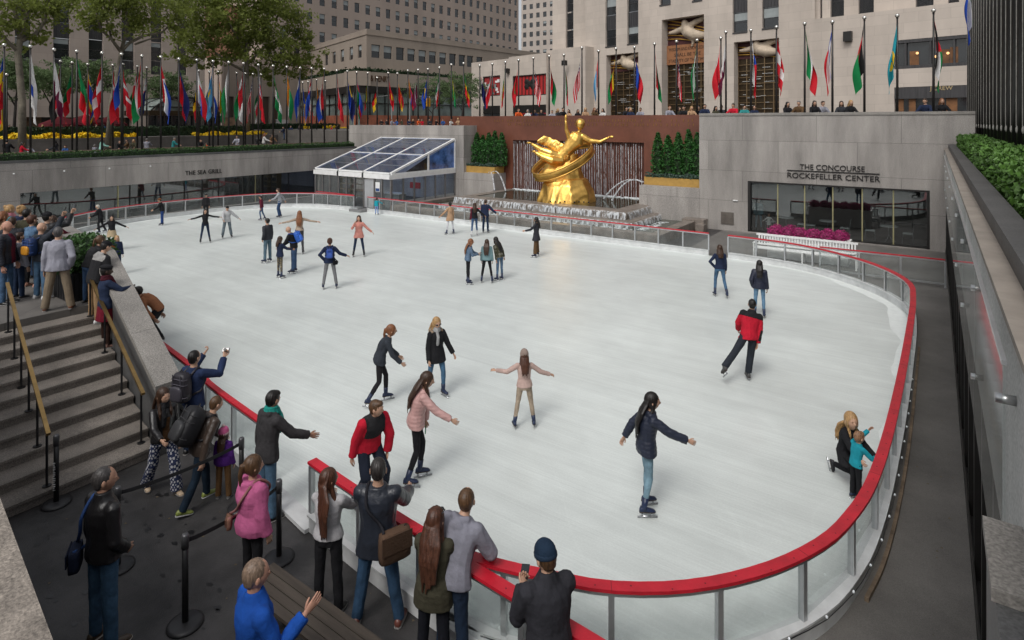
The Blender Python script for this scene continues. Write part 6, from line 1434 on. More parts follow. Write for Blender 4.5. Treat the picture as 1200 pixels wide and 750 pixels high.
# --- promenade: flower beds, hedges, kiosk, umbrella, signals, vehicles, barrier rail
YFL = mat('yellow_blossom', (.80, .54, .01), .7, 0, .3, 6)
for i, (p0, p1, zc) in enumerate(((0, 62, 4.05), (66, 116, 4.05), (122, 158, 4.05), (228, 272, 4.0), (276, 310, 4.0))):
    y0, y1 = on_x(p0, -53)[0], on_x(p1, -53)[0]; m = MB(); n = 1500; P_ = np.stack([RNG.uniform(-53.6, -52.4, n), RNG.uniform(y0, y1, n), zc+RNG.uniform(.05, .62, n)], 1); P_[:, 2] += .12*np.sin(P_[:, 1]*3.1); leaves(m, P_, .13, 0); m.box(-53.55, y0, 3.0, -52.45, y1, zc+.1, 1)
    m.build('flower_bed', [YFL, LEAFD], label='bed of yellow chrysanthemums on the left terrace, %s from the left' % ('first', 'second', 'third', 'fourth', 'fifth')[i], cat='flower bed', group='yellow flower beds')
for i, (p0, p1, py_) in enumerate(((338, 350, 160), (354, 362, 162), (375, 392, 150), (352, 360, 151), (398, 404, 152))):
    d0 = 62; x, y = pt((p0+p1)/2, py_, X=-57)[:2]; m = MB(); n = 420; zc = pt((p0+p1)/2, py_, X=-57)[2]; P_ = np.stack([x+RNG.uniform(-.6, .6, n), y+RNG.uniform(-1, 1, n)*(p1-p0)*.05, zc+RNG.uniform(-.2, .25, n)], 1); leaves(m, P_, .13, 0); m.box(x-.5, y-(p1-p0)*.05, zc-.9, x+.5, y+(p1-p0)*.05, zc-.05, 1); m.build('flower_bed', [YFL, LEAFD], label='small clump of yellow flowers by the terrace steps, number %s from the left' % ('one', 'two', 'five', 'three', 'six')[i], cat='flower bed', group='yellow flower clumps by the steps')
hedge('long clipped dark hedge behind the yellow flower beds', -55.2, 2, -54.2, 33.5, 4.4, 5.15, 5000, .11, LEAFD); hedge('low dark hedge beside the terrace steps', -57.8, 34.7, -56.8, 46, 4.85, 5.35, 2500, .10, LEAFD)
t = thing('timber_rail', 'long low timber rail behind the planter hedge on the left terrace', 'rail'); a = MB(); a.box(-43.05, -4, 3.78, -42.95, 35, 3.87); a.build('rail', mat('rail_timber', (.22, .16, .12), .7, 0, .2, 3), t)
a = MB()
for k in range(26): a.box(-43.03, -4+k*1.5, 3.04, -42.97, -3.94+k*1.5, 3.779)
a.build('posts', BLACK, t)
ks = thing('glass_kiosk', 'bronze framed kiosk with arched glass roof on the left terrace', 'kiosk'); KX = -57
y0, y1 = on_x(175, KX)[0], on_x(258, KX)[0]; zk = zat(135.5, on_x(215, KX)[1]); zt_k = zat(114, on_x(215, KX)[1]); KF = Face((KX, 0), (0, 1)); KF.n = np.array([1., 0])
a = MB(); KF.box(a, y0, y1, zk, zk+.45, -5, 0); a.build('fascia', BRONZEG, ks)
a = MB()
for i in range(11): q = y0+(y1-y0)*i/10; KF.box(a, q-.06, q+.06, 4.4, zk, -.12, 0)
KF.box(a, y0, y1, 6.9, 7.02, -.11, -.01); a.build('frame', DARKF, ks)
a = MB(); KF.box(a, y0+.1, y1-.1, 4.41, zk-.01, -.3, -.2); a.build('glazing', GLASSD, ks)
a = MB()
ar_ = lambda t_: (y0+.2+(y1-y0-.4)*t_, zk+.45+(zt_k-zk-.45)*min(1, (1-abs(2*t_-1)**2.6)))
for off in (0, -2.4, -4.8): a.tube([KF.at(*ar_(t_), off-.1) for t_ in np.linspace(0, 1, 17)], .07, 6)
for c_ in (.3, .7): a.tube([KF.at(y0+(y1-y0)*(c_+.17*math.cos(q)), zk+.45+(zt_k-zk-.5)*math.sin(q), -.08) for q in np.linspace(0, math.pi, 13)], .05, 6)
a.build('roof_ribs', DARKF, ks)
a = MB(); L_ = np.linspace(0, 1, 13)
for i in range(12):
    p, q = ar_(L_[i]), ar_(L_[i+1]); a.quad(KF.at(p[0], p[1], -.15), KF.at(q[0], q[1], -.15), KF.at(q[0], q[1], -4.7), KF.at(p[0], p[1], -4.7))
a.quad(KF.at(y0+.5, zk+.46, -.3), KF.at(y1-.5, zk+.46, -.3), KF.at(y1-1.2, zt_k-.3, -.3), KF.at(y0+1.2, zt_k-.3, -.3)); a.build('roof_glass', mat('kiosk_glass', (.22, .26, .25), .1, 0, .5, .8, spec=.8), ks)
um = thing('cafe_umbrella', 'wide dark red cafe umbrella beneath the feathery tree', 'umbrella'); x, y, z = pt(100, 134, X=-64); um.location = (x, y, 4.4); h = z-4.4
for dy, sc in ((-1.9, .72), (0, .85), (1.9, .72)):
    a = MB(); n = 8; R0 = 2.3*sc; zt_u = h*(1 if dy == 0 else .93)
    for i in range(n):
        q0, q1 = 6.283*i/n, 6.283*(i+1)/n; a.add([(0, dy, zt_u), (R0*math.cos(q0), dy+R0*math.sin(q0), zt_u-.75), (R0*math.cos(q1), dy+R0*math.sin(q1), zt_u-.75), (R0*math.cos(q0), dy+R0*math.sin(q0), zt_u-.98), (R0*math.cos(q1), dy+R0*math.sin(q1), zt_u-.98)], [(0, 1, 2), (1, 3, 4, 2)])
    a.build('canopy', mat('umbrella_red', (.16, .012, .02), .8), um); MB().tube([(0, dy, 0), (0, dy, zt_u-.02)], .04, 6).build('pole', BLACK, um)
SIGY = mat('signal_yellow', (.55, .26, .01), .5)
for i, (px_, py_, Y, lab) in enumerate(((345, 117, 66, 'yellow traffic signal on a mast arm left of the glazed shop'), (341, 139, 62, 'low yellow traffic signal beside the terrace hedge'), (502, 120, 64, 'yellow traffic signal hanging before the middle street tree'), (432, 120, 60, 'yellow traffic signal on the arm in front of the shop corner'), (279, 144, 60, 'yellow street signal near the big plane trunk'))):
    x, d = on_y(px_, Y); z = zat(py_, d); t = thing('traffic_signal', lab, 'traffic signal', 'yellow traffic signals in the street', (x, Y, z))
    MB().box(-.22, -.2, -.62, .22, .2, .62).build('housing', SIGY, t)
    a = MB()
    for q in (.38, 0, -.38): a.loft([(0, -.205, q), (0, -.33, q)], [(.15, 0, 0)]*2, [(0, 0, .15)]*2, 10)
    a.build('visors', SIGY, t)
    a = MB(); a.tube([(0, .25, -.6), (0, .25, .9)], .06, 6)
    if i in (0, 3): a.tube([(-.1, .25, .75), (4.5, .3, .95)], .05, 6)
    if i == 2: a.tube([(0, .25, .8), (-4, .3, 1.1)], .05, 6)
    a.tube([(4.5 if i in (0, 3) else (-4 if i == 2 else 0), .3, 1.0), (4.5 if i in (0, 3) else (-4 if i == 2 else 0), .3, 4.85-z)], .08, 6); a.build('mast', mat('mast_grey', (.3, .3, .3), .5, .4), t)
def vehicle(name, lab, cat, px_, Y, body, roofc):
    x, d = on_y(px_, Y); t = thing(name, lab, cat, None, (x, Y, 4.86)); bm_ = mat('car_paint_%s' % name, body, .35, 0, coat=.5); L_ = 2.3
    prof = [(-L_, .35), (-L_, .85), (-L_*.75, .95), (-L_*.45, 1.45), (L_*.35, 1.48), (L_*.62, .98), (L_, .85), (L_, .35)]
    if name == 'parked_van': prof = [(-L_, .35), (-L_, 1.9), (-L_*.92, 2.05), (L_*.45, 2.05), (L_*.68, 1.2), (L_, 1.05), (L_, .35)]
    m = MB(); n = len(prof); m.add([(a_, -.9, z) for a_, z in prof]+[(a_, .9, z) for a_, z in prof], [tuple(range(n)), tuple(range(n, 2*n))[::-1]]+[(i, n+i, n+(i+1) % n, (i+1) % n)[::1] for i in range(n)]); m.build('body', bm_, t)
    for a_ in (-1.4, 1.4):
        for s in (-1, 1): MB().tube([(a_, s*.78, .33), (a_, s*.93, .33)], .33, 14).build('wheel', BLACK, t)
    MB().box(-1.1, -.93, 1.0, 1.0, -.905, 1.38).build('side_window', GLASSD, t)
vehicle('parked_van', 'white van parked in the street behind the terrace hedge', 'van', 322, 58, (.55, .55, .55), None); vehicle('taxi', 'yellow taxi passing beyond the terrace steps', 'taxi', 268, 60, (.6, .4, .02), None)
# brass handrails of the terrace steps
for i, (p0, q0, p1, q1) in enumerate(((372, 164, 392, 153), (392, 165, 409, 152), (408, 164, 431, 150))):
    P0_, P1_ = pt(p0, q0, X=-47), pt(p1, q1, X=-50); t = thing('handrail', 'short brass handrail on the terrace steps, %s of three' % ('left', 'middle', 'right')[i], 'handrail', 'brass handrails on the terrace steps'); a = MB(); a.bar(P0_, P1_, .07, .07); a.build('rail', BRASS, t)
    a = MB(); a.tube([P0_, (P0_[0], P0_[1], 3.05)], .03, 6); a.tube([P1_, (P1_[0], P1_[1], 3.05)], .03, 6); a.build('posts', BLACK, t)
x, y, z = pt(426, 160, X=-46); MB().loft([(x,y,z-.6),(x,y,z+.2)], [(.3,0,0),(.34,0,0)], [(0,.3,0),(0,.34,0)], 14).build('litter_bin', mat('bin_yellow', (.6, .38, .02), .5), label='round yellow bin at the end of the terrace steps', cat='bin')
# ================= WHO STANDS WHERE =================
NAVY=(.016,.024,.055); BLK=(.013,.013,.015); CHAR=(.034,.036,.042); DEN=(.05,.092,.175); LDEN=(.17,.27,.33); DDEN=(.014,.026,.055); GRY=(.27,.27,.31); KHA=(.21,.165,.115); RED=(.46,.012,.03); TAN=(.40,.25,.15); TEAL=(.015,.27,.34); BRN=(.10,.058,.028); WHT=(.55,.54,.52); MAR=(.10,.012,.025); OLV=(.055,.052,.032); BLUE=(.012,.075,.36); PINK=(.46,.11,.24); PPINK=(.50,.30,.28); LGREY=(.45,.44,.45)
LS=(.50,.30,.215); TS=(.36,.20,.13); DS=(.05,.026,.018)
HB=(.042,.021,.012); HK=(.011,.009,.008); HL=(.38,.23,.10); HG=(.19,.075,.032); HW=(.17,.16,.15); HA=(.070,.028,.016); HD=(.085,.045,.022)
SKN_=('skate', (.012,.022,.06)); SKK=('skate', (.012,.012,.016)); SKW=('skate', (.5,.5,.5))
JK=lambda c,**k:(c,dict(k))
P_ = {}
def S_(key, *a, **k): P_[key] = stand(*a, **k); return P_[key]
# --- skaters, far left and middle distance
S_('s1','skater woman in black low-necked top, arms spread wide, near the left barrier',240.5,284.5,244.5,176,sex='f',aL='out',aR='out',hair=('mid',HK),top=JK(BLK,tk=.006,hem=.06),pants=(DDEN,'slim','denim'),shoes=SKK,legs='wide')
S_('s2','skater boy in pale grey hooded sweatshirt and baggy grey jeans, dark cap',266,279,241,172,lean=14,aL='outlow',aR='fwd',top=JK((.42,.42,.43),hood=True,tk=.03,hem=.12),pants=((.13,.16,.18),'loose','denim'),shoes=SKK,hat=('cap',BLK),hair=('crop',HK),legs='wide')
S_('s3','skater in black cap and black jacket at the left barrier behind the arms-wide woman',241.5,256,227,200,top=JK(BLK,tk=.02),pants=(BLK,),hat=('cap',BLK),hair=('crop',HK),shoes=SKK,near=0)
S_('s4','skater in brown brimmed hat, black jacket and bright blue jeans along the left barrier',190,264,232,280,lean=16,aL='fwd',aR='fwd',top=JK(BLK,tk=.02),pants=((.02,.05,.17),'reg','denim'),hat=('brim',(.16,.07,.03)),hair=('short',HB),shoes=SKN_)
S_('s5','white-haired skater in black leaning forward by the far left barrier',120,273,239.5,285,lean=18,aL='fwd',aR='fwd',top=JK(BLK,tk=.025),pants=(BLK,),hair=('short',(.45,.43,.38)),shoes=SKN_,legs='skL')
S_('s6','skater woman in black cropped jacket and tan skirt with arms out, far left',131,294,252,186,sex='f',aL='outmid',aR='outmid',top=JK(BLK,tk=.014,hem=-.04),skirt=((.40,.31,.20),.14),pants=(BLK,'slim'),hair=('long',HK),shoes=SKK)
S_('s6b','blond girl in navy jacket on the ice just past the end of the stone coping',137,322,275.5,170,sex='f',aR='outlow',aL='down',top=JK(NAVY,tk=.02),pants=(DDEN,),hair=('mid',HL),shoes=SKN_)
S_('s6c','blond child peeping over the stone coping beside the planter bush',108,322,273.5,180,sex='f',top=JK(MAR),pants=(DDEN,),hair=('mid',HL),shoes=SKN_,near=0)
S_('s6d','person in tan sleeves and black trousers bending behind the sloping stone coping',184,402,334,288,lean=58,aL='knee',aR='knee',top=JK((.24,.10,.05),tk=.01,hem=.06),pants=(BLK,'loose'),hair=('short',HK),legs='bend',skin=TS)
S_('s7','skater man in dark grey jacket and faded jeans, left of the blue backpack man',313.5,308,255.5,318,top=JK(CHAR,tk=.02,hem=.10),pants=((.085,.135,.17),'reg','denim'),hair=('short',HK),shoes=SKN_,aL='pocket',aR='down')
S_('s8','curly-haired child in navy jacket and patterned trousers facing the man with blue backpack',328,326,276.5,60,sex='f',top=JK(NAVY,tk=.02),pants=(NAVY,'slim','cloth',(.35,.28,.12)),hair=('curly',HB),shoes=SKN_,aR='fwd',aL='fwd',skin=TS)
S_('s9','balding man in black jacket and jeans wearing a blue backpack, bending to a child',344.5,320,265.5,288,lean=22,aL='fwd',aR='fwd',top=JK(BLK,tk=.022),pants=(DEN,'reg','denim'),hair=('bald',HB),shoes=SKN_,head=(-10,18))
S_('s10','skater woman in beige top with arms spread, seen from behind, reddish long hair',351,298,246.5,6,sex='f',aL='out',aR='out',top=JK((.36,.28,.215),tk=.006,hem=.02),pants=((.05,.05,.055),'slim'),hair=('long',HG),shoes=SKK)
S_('s11','skater boy in maroon jacket and jeans striding left by the far barrier',308,258,229,275,lean=8,legs='skL',top=JK(MAR,tk=.02),pants=(DEN,'slim','denim'),hair=('short',HK),shoes=SKN_,skin=TS,near=0)
S_('s12','tall skater man in grey sweater and jeans gliding left by the far barrier',328,255,220.5,278,lean=10,top=JK((.30,.31,.33),tk=.012),pants=((.03,.06,.13),'reg','denim'),hair=('short',HB),shoes=SKN_,aL='fwd',aR='back',legs='soft')
S_('s13','skater woman in long salmon sweater with dark jeans raising a hand to her mouth',420.5,300.5,252,186,sex='f',aR='mouth',aL='outlow',top=JK((.52,.22,.18),tk=.02,hem=.18),pants=(DDEN,'slim','denim'),hair=('long',HB),shoes=SKK,legs='wide')
S_('s14','skater in navy jacket and grey trousers seen from behind with small blue backpack',386.5,338.5,278.5,2,sex='f',top=JK(NAVY,tk=.024,hood=True),pants=((.17,.17,.175),'reg'),hair=('bun',HA),shoes=SKN_,aL='hip',aR='side',legs='wide')
S_('s15','small child in teal top and patterned blue trousers holding the far barrier',441.5,252,231.5,15,aR='outmid',aL='down',top=JK(TEAL),pants=((.03,.13,.42),'reg','cloth',(.5,.55,.6)),hair=('short',HB),shoes=SKN_,near=0)
S_('s16','skater woman in tan coat and white trousers gliding along the fountain barrier',527.5,275,236.5,330,sex='f',aL='outlow',aR='down',top=JK(TAN,tk=.022,hem=.22,flare=.1),pants=((.55,.55,.57),'slim'),hair=('bun',HK),shoes=SKN_,legs='wide')
S_('s17','skater woman in black and maroon jacket with white skates beside the navy-coated man',556,277,237.5,350,sex='f',top=JK(BLK,tk=.02,hem=.07,zone=(MAR,lambda c,x:(((c-x['sp'](.3))@x['cf'][0])<-.17*x['s']).astype(int))),pants=(DEN,'slim','denim'),hair=('mid',HB),shoes=SKW,legs='skR',aR='outlow')
S_('s18','skater man in navy jacket and jeans by the fountain barrier, seen from behind',569,273,233.5,18,top=JK(NAVY,tk=.024,hem=.14),pants=(DDEN,'reg','denim'),hair=('short',HB),shoes=SKN_,aR='outlow')
S_('s19','skater girl in denim jacket and black leggings holding a phone, facing two friends',548.5,333,279.5,82,sex='f',lean=12,aL='fwd',aR='phone',top=JK((.10,.15,.22),kind='denim',tk=.022,hem=.10),pants=(BLK,'slim'),hair=('long',HG),shoes=SKN_)
S_('s20','skater girl in loose sea-green sweater seen from behind, middle of three friends',570.5,331.5,280,8,sex='f',top=JK((.15,.24,.255),tk=.04,hem=.08,fit=1.05),pants=(BLK,'slim'),hair=('long',HB),shoes=SKN_,legs='wide')
S_('s21','skater girl in camouflage jacket and jeans leaning in to whisper to her friend',585.5,329,277.5,318,sex='f',lean=18,side=-8,top=JK(OLV,tk=.02,hem=.08,zone=((.16,.15,.12),lambda c,x:(np.sin(c[:,0]*55)+np.sin(c[:,2]*47+1)+np.sin(c[:,1]*51)>.7).astype(int))),pants=((.07,.12,.19),'slim','denim'),hair=('long',HK),shoes=SKN_)
S_('s22','skater woman in long charcoal coat and wide brown trousers facing left',628.5,301,254,285,sex='f',aL='fwd',aR='down',top=JK((.028,.028,.034),tk=.018,hem=.24,flare=.22),pants=(BRN,'wide'),hair=('mid',HK),shoes=SKN_,legs='wide')
S_('s23','skater woman in navy jacket and jeans with windblown brown hair, hand on hip',845,348.5,287,345,sex='f',aL='hip',aR='down',top=JK(NAVY,tk=.016,hem=.05,flare=.1),pants=((.06,.12,.20),'slim','denim'),hair=('curly',HB),shoes=SKN_,legs='skL')
S_('s24','skater woman in navy puffer jacket and light jeans seen from behind',890,372.5,304.5,358,sex='f',aL='pocket',aR='down',top=JK((.014,.017,.035),kind='nylon',tk=.04,hem=.11),pants=((.11,.20,.30),'slim','denim'),hair=('mid',HK),shoes=SKN_)
S_('s25','skater man in red jacket with black shoulders pushing off, seen from behind',863,449,354,340,lean=16,side=15,legs=((-22,38,-26,42),(8,-4,-2,-8)),aL=(38,2,60,-20),aR='down',top=JK(RED,tk=.028,hem=.10,fit=1.04,collar=.02,zone=((.016,.016,.018),lambda c,x:((((c-x['sp'](.3))@x['cf'][2])>.095*x['s'])|((np.linalg.norm(c-x['el'][1],axis=1)<.22*x['s'])&((c-x['el'][1])@x['cf'][2]<.02)&(((c-x['el'][1])@x['cf'][0])>.0))).astype(int))),pants=((.022,.026,.034),'loose'),hair=('crop',HK),shoes=('skate',(.05,.05,.05)),head=(20,5),near=2)
S_('s26','red-haired skater woman in charcoal jacket and black leggings reaching forward',442,474,381.5,84,sex='f',lean=30,legs=((22,4,0,4),(-2,4,-34,4)),aL='fwd',aR='fwd',top=JK((.034,.040,.05),kind='denim',tk=.022,hem=.11),pants=((.016,.015,.017),'slim'),hair=('pony',HG),shoes=SKN_,near=2,head=(0,5))
S_('s27','blond skater woman in sunglasses, black parka with fur hood and blue jeans',508.5,464,370,152,sex='f',aL=(8,22,16,24),aR='down',top=JK((.014,.014,.016),tk=.03,hem=.19,hood=(.22,.16,.11)),pants=((.055,.12,.20),'slim','denim'),hair=('long',HL),shoes=SKN_,scarf=(.3,.3,.3),near=2,legs='skL',head=(0,12))
S_('s28','skater woman in pale pink puffer jacket and black leggings with an arm outstretched',485,566,436,88,sex='f',lean=20,twist=0,legs=((16,3,-6,3),(2,3,-20,3)),aL='knee',aR='reach',top=JK(PPINK,kind='nylon',tk=.028,hem=.10),pants=((.014,.014,.017),'slim'),hair=('long',HB),shoes=SKN_,near=2,head=(5,15),hands=('grip','relax'))
S_('s29','man in red fleece with black vest panel bending with a hand on his knee',433,592,463,150,lean=26,legs='bend',aL='knee',aR='down',top=JK(RED,tk=.028,hem=.08,fit=1.08,collar=.03,zone=((.022,.022,.024),lambda c,x:((((c-x['sp'](.30))@x['cf'][2])>-.045*x['s'])&(np.abs((c-x['sp'](.3))@x['cf'][0])<.155*x['s'])).astype(int))),pants=((.012,.016,.028),'loose'),hair=('short',HD),shoes=SKN_,near=2,head=(-38,4))
S_('s30','girl in pale pink sweater, beige beret cap and beige trousers skating with arms out',614.5,501.5,408.5,352,sex='f',aL=(16,58,92,66),aR=(10,52,34,62),legs='wide',top=JK((.46,.33,.29),tk=.018,hem=.07),pants=((.33,.265,.20),'slim','denim'),hair=('mid',HA),hat=('beanie',(.26,.20,.17),(.26,.20,.17)),shoes=SKN_,near=2)
S_('s31','skater woman in navy hooded puffer jacket and light jeans reaching right',756,600,459.5,72,sex='f',lean=10,legs=((8,3,-2,3),(2,3,-12,3)),aL='back',aR='reach',top=JK((.018,.023,.042),kind='nylon',tk=.034,hem=.13,hood=True),pants=(LDEN,'slim','denim'),hair=('long',HK),shoes=SKN_,near=2,head=(12,2))
S_('s32','blond woman in black kneeling on the ice beside a child at the barrier',996,572,482,128,sex='f',legs='kneel',lean=14,aL='fwd',aR='reach',top=JK((.013,.013,.016),tk=.03,hem=.20),pants=((.013,.014,.018),'reg'),hair=('long',HL),shoes=SKK,near=2,head=(25,-6),glove=BLK)
S_('s33','small child in teal jacket and black trousers clinging to the red rail',1003,588,505.5,52,lean=10,aL=(120,10,130,5),aR='rail',top=JK(TEAL,tk=.02,hem=.09),pants=(BLK,'reg'),hair=('short',(.24,.13,.07)),shoes=SKN_,near=2,glove=BLK)
# --- landing and stairs
def on_stairs(px,py):
    for z in np.linspace(0, LZ, 200):
        x,y = gp(px,py,z)
        if stair_z(x) <= z+.005: return stair_z(x)
    return LZ
S_('p1','grey-haired man in grey sweater and khaki trousers seen from behind at the stair top',68,363,265.5,12,z=LZ,top=JK((.28,.28,.325),tk=.022,hem=.13,fit=1.04),pants=(KHA,'loose'),hair=('crop',(.075,.07,.07)),aL='down',aR='pocket',legs='wide',near=2,shoes=('shoe',(.12,.05,.025)))
zz=on_stairs(111,378); S_('p2','person in black cap and grey hooded jacket leaning on the coping with a phone',111,378,283.5,66,z=zz,lean=24,aL='fwd',aR='phone',top=JK((.02,.02,.022),tk=.028,hem=.12,hood=True,zone=((.30,.29,.28),lambda c,x:(((c-x['sp'](.49))@x['cf'][2]>-.12*x['s'])&(((c-x['sp'](.49))@x['cf'][1])<-.05*x['s'])).astype(int))),pants=((.30,.19,.10),'reg'),hair=('short',HK),hat=('cap',BLK,(.5,.10,.02)),near=2,shoes=('shoe',(.55,.55,.55)),head=(0,25))
S_('p3','woman in dark jacket with sunglasses on her hair leaning over the coping',103,356,277.5,62,z=LZ,sex='f',lean=34,aL='fwd',aR='rail',top=JK((.022,.02,.024),tk=.02,hem=.05),pants=(DEN,'slim','denim'),hair=('pony',HD),near=1,head=(0,10))
zz=on_stairs(124,406); S_('p4','dark-skinned woman in navy coat, maroon scarf and beret standing on the steps',124,406,310,74,z=zz,sex='f',aL='fwd',aR='rail',top=JK((.018,.028,.06),tk=.028,hem=.12),skirt=((.14,.008,.02),.20),pants=((.03,.014,.01),'slim'),hair=('crop',HK),hat=('beret',(.012,.012,.016)),scarf=(.06,.01,.018),skin=DS,near=2,shoes=('shoe',(.20,.11,.085)),head=(10,8))
S_('p5','man in maroon shirt, open dark puffer jacket and jeans at the left edge',7,356,259,118,z=LZ,top=JK((.014,.016,.024),kind='nylon',tk=.04,hem=.12,zone=(MAR,lambda c,x:(((c-x['sp'](.3))@x['cf'][1]>.07*x['s'])&(np.abs((c-x['sp'](.3))@x['cf'][0])<.07*x['s'])).astype(int))),pants=((.06,.11,.19),'reg','denim'),hair=('bald',HW),near=1,skin=(.46,.24,.17))
S_('p6','blond woman in pink scarf among the crowd on the landing at far left',11,318,239.5,80,z=LZ,sex='f',top=JK(TEAL,tk=.02),pants=(DDEN,),hair=('bun',HL),scarf=(.50,.20,.24))
S_('p7','blond person in hooded navy jacket with brown strap on the landing',25,322,240,40,z=LZ,sex='f',top=JK((.022,.03,.065),tk=.03,hood=True),pants=(DEN,'reg','denim'),hair=('bun',HL))
S_('p8','person in charcoal coat behind the maroon-shirted man on the landing',14,338,254,20,z=LZ,top=JK(CHAR,tk=.025),pants=(BLK,),hair=('short',HB))
S_('p9','woman in denim jacket and sunglasses looking over the rink from the landing',37,336,251.5,52,z=LZ,sex='f',aL='fwd',aR='fwd',top=JK((.09,.16,.26),kind='denim',tk=.022,hem=.08),pants=(BLK,'slim'),hair=('short',HA),shoes=('shoe',(.4,.2,.14)))
S_('p10','bald man in grey hood with blue backpack pointing a phone at the rink',48,350,261,56,z=LZ,aR='up',aL='phone',top=JK((.035,.04,.05),tk=.024,hood=True),pants=((.08,.15,.24),'reg','denim'),hair=('bald',HB),shoes=('shoe',(.6,.6,.6)),near=1,hands=('grip','grip'))
S_('p11','man in black cap and black puffer jacket raising an arm with a phone',55,334,248,54,z=LZ,aR=(95,20,160,5),aL='down',top=JK(BLK,kind='nylon',tk=.035),pants=(BLK,),hair=('short',HK),hat=('cap',BLK),near=1,hands=('relax','grip'))
S_('p12','woman with ginger hair and tan coat at the very edge of the landing crowd',3,331,247,70,z=LZ,sex='f',top=JK(TAN,tk=.03),pants=(DDEN,),hair=('mid',HG))
S_('p13','dark-haired man in olive jacket between the navy and denim jackets on the landing',31,326,244.5,35,z=LZ,top=JK(OLV,tk=.03),pants=(DEN,'reg','denim'),hair=('short',HK))
S_('p14','woman in burgundy coat behind the raised phones on the landing',62,325,252.5,48,z=LZ,sex='f',top=JK(MAR,tk=.03,hem=.2),pants=(BLK,'slim'),hair=('long',HB),aL='fwd',aR='fwd')
S_('p15','boy in grey hooded top squeezed in front of the maroon-shirted man',22,349,272,60,z=LZ,top=JK(GRY,tk=.03,hood=True),pants=(DDEN,'reg','denim'),hair=('short',HB))
# --- lower floor, left of the near barrier
zf=-.03
S_('q1','man in navy jacket photographing over the rail, dark backpack on his back',227,533,410.5,48,z=zf,aL='camera',aR='camera',top=JK((.018,.03,.075),tk=.022,hem=.12),pants=(DDEN,'reg','denim'),hair=('crop',HK),near=2,hands=('grip','grip'))
S_('q2','dark-haired woman in black leather jacket and dotted white trousers walking',189,576,452,158,z=zf,sex='f',legs='walk',aL='down',aR='fwd',top=JK((.014,.013,.014),kind='leather',tk=.018,hem=.06,zone=((.10,.05,.022),lambda c,x:(((c-x['sp'](.2))@x['cf'][1]>.06*x['s'])&(np.abs((c-x['sp'](.2))@x['cf'][0])<.05*x['s'])&(((c-x['sp'](.3))@x['cf'][2])<.06)).astype(int))),pants=((.03,.04,.09),'wide','cloth',(.5,.5,.52)),hair=('vlong',HB),scarf=(.012,.012,.013),near=2,shoes=('shoe',(.5,.38,.26)),head=(-10,4))
S_('q3','man in brown leather jacket under a bulky black backpack bending towards a child',228,594,472.5,68,z=zf,lean=30,aL='fwd',aR='down',top=JK((.05,.035,.027),kind='leather',tk=.024,hem=.10),pants=((.010,.020,.034),'reg','denim'),hair=('crop',HD),near=2,shoes=('shoe',(.22,.26,.06),(.5,.5,.5)),head=(0,20),legs='walk')
S_('q4','child in purple jacket and pink bobble hat watching through the barrier',262,583,497,24,z=zf,sex='f',aL='down',aR='down',top=JK((.075,.018,.17),tk=.03,hem=.10,hood=True),pants=((.13,.07,.03),'loose'),hair=('mid',HB),hat=('beanie',(.55,.12,.26),(.55,.38,.38),'pom'),near=2,shoes=('shoe',(.12,.12,.12)))
S_('q5','man in charcoal hooded jacket with teal scarf stretching an arm over the open gate',313,606,459.5,62,z=zf,lean=8,aL='down',aR=(48,14,74,8),top=JK((.040,.038,.040),tk=.026,hem=.14,hood=True),pants=((.07,.13,.20),'reg','denim'),hair=('short',HK),scarf=(.02,.26,.22),near=2,head=(-12,14),hands=('relax','open'),skin=TS)
S_('q6','woman in bright pink hooded sweatshirt and black leggings by the queue barrier',296,700,533,60,z=zf,sex='f',aL='down',aR='down',top=JK(PINK,tk=.034,hem=.12,hood=True,fit=1.26),pants=((.012,.012,.014),'slim'),hair=('pony',HD),near=2,head=(14,6))
S_('q7','woman in pale grey top and black trousers with long brown hair at the rail',385,716,548.5,26,z=zf,sex='f',aL='fwd',aR='fwd',top=JK((.42,.41,.42),tk=.018,hem=.03,fit=1.03),pants=((.012,.012,.014),'reg'),hair=('vlong',HA),near=2,head=(35,5))
S_('q8','tall man in dark navy jacket and jeans with a brown messenger bag at the rail',443,730,537,14,z=zf,aL='fwd',aR='fwd',legs='wide',top=JK((.020,.024,.034),kind='leather',tk=.030,hem=.17,fit=1.04),pants=((.028,.062,.115),'reg','denim'),hair=('crop',(.03,.026,.024)),near=2,shoes=('shoe',(.12,.04,.03)),head=(-6,8))
S_('q9','woman in olive jacket with very long auburn hair and sunglasses on her head',508,790,598,22,z=zf,sex='f',aL='rail',aR='rail',lean=6,top=JK((.050,.046,.030),tk=.03,hem=.17,fit=1.05),pants=((.010,.011,.016),'reg'),hair=('vlong',HA),near=2,head=(8,8))
S_('q10','man in grey hooded sweatshirt and dark jeans leaning on the red rail',530,785,587,36,z=zf,lean=28,aL='rail',aR='rail',top=JK((.215,.215,.255),tk=.032,hem=.09,hood=True,fit=1.05),pants=((.014,.026,.050),'reg','denim'),hair=('crop',HD),near=2,head=(-14,-8))
S_('q11','man in navy and yellow knit beanie and charcoal coat looking at a phone',643,882,638.5,336,z=zf,lean=6,aL='phone',aR='fwd',top=JK((.030,.030,.034),tk=.034,hem=.22,collar=.035,fit=1.05),pants=(BLK,),hair=('crop',HD),hat=('beanie',(.012,.026,.05),(.014,.028,.052)),near=2,head=(-12,14),hands=('grip','relax'))
S_('q12','older man in bright blue jacket gesturing with an open hand beside the bench',298,905,656,72,z=zf,aL='down',aR=(22,14,126,0),top=JK(BLUE,tk=.022,hem=.14,collar=.02,fit=1.04),pants=((.03,.05,.09),'reg','denim'),hair=('crop',(.20,.14,.10)),near=2,head=(4,10),hands=('relax','open'),skin=(.50,.27,.19))
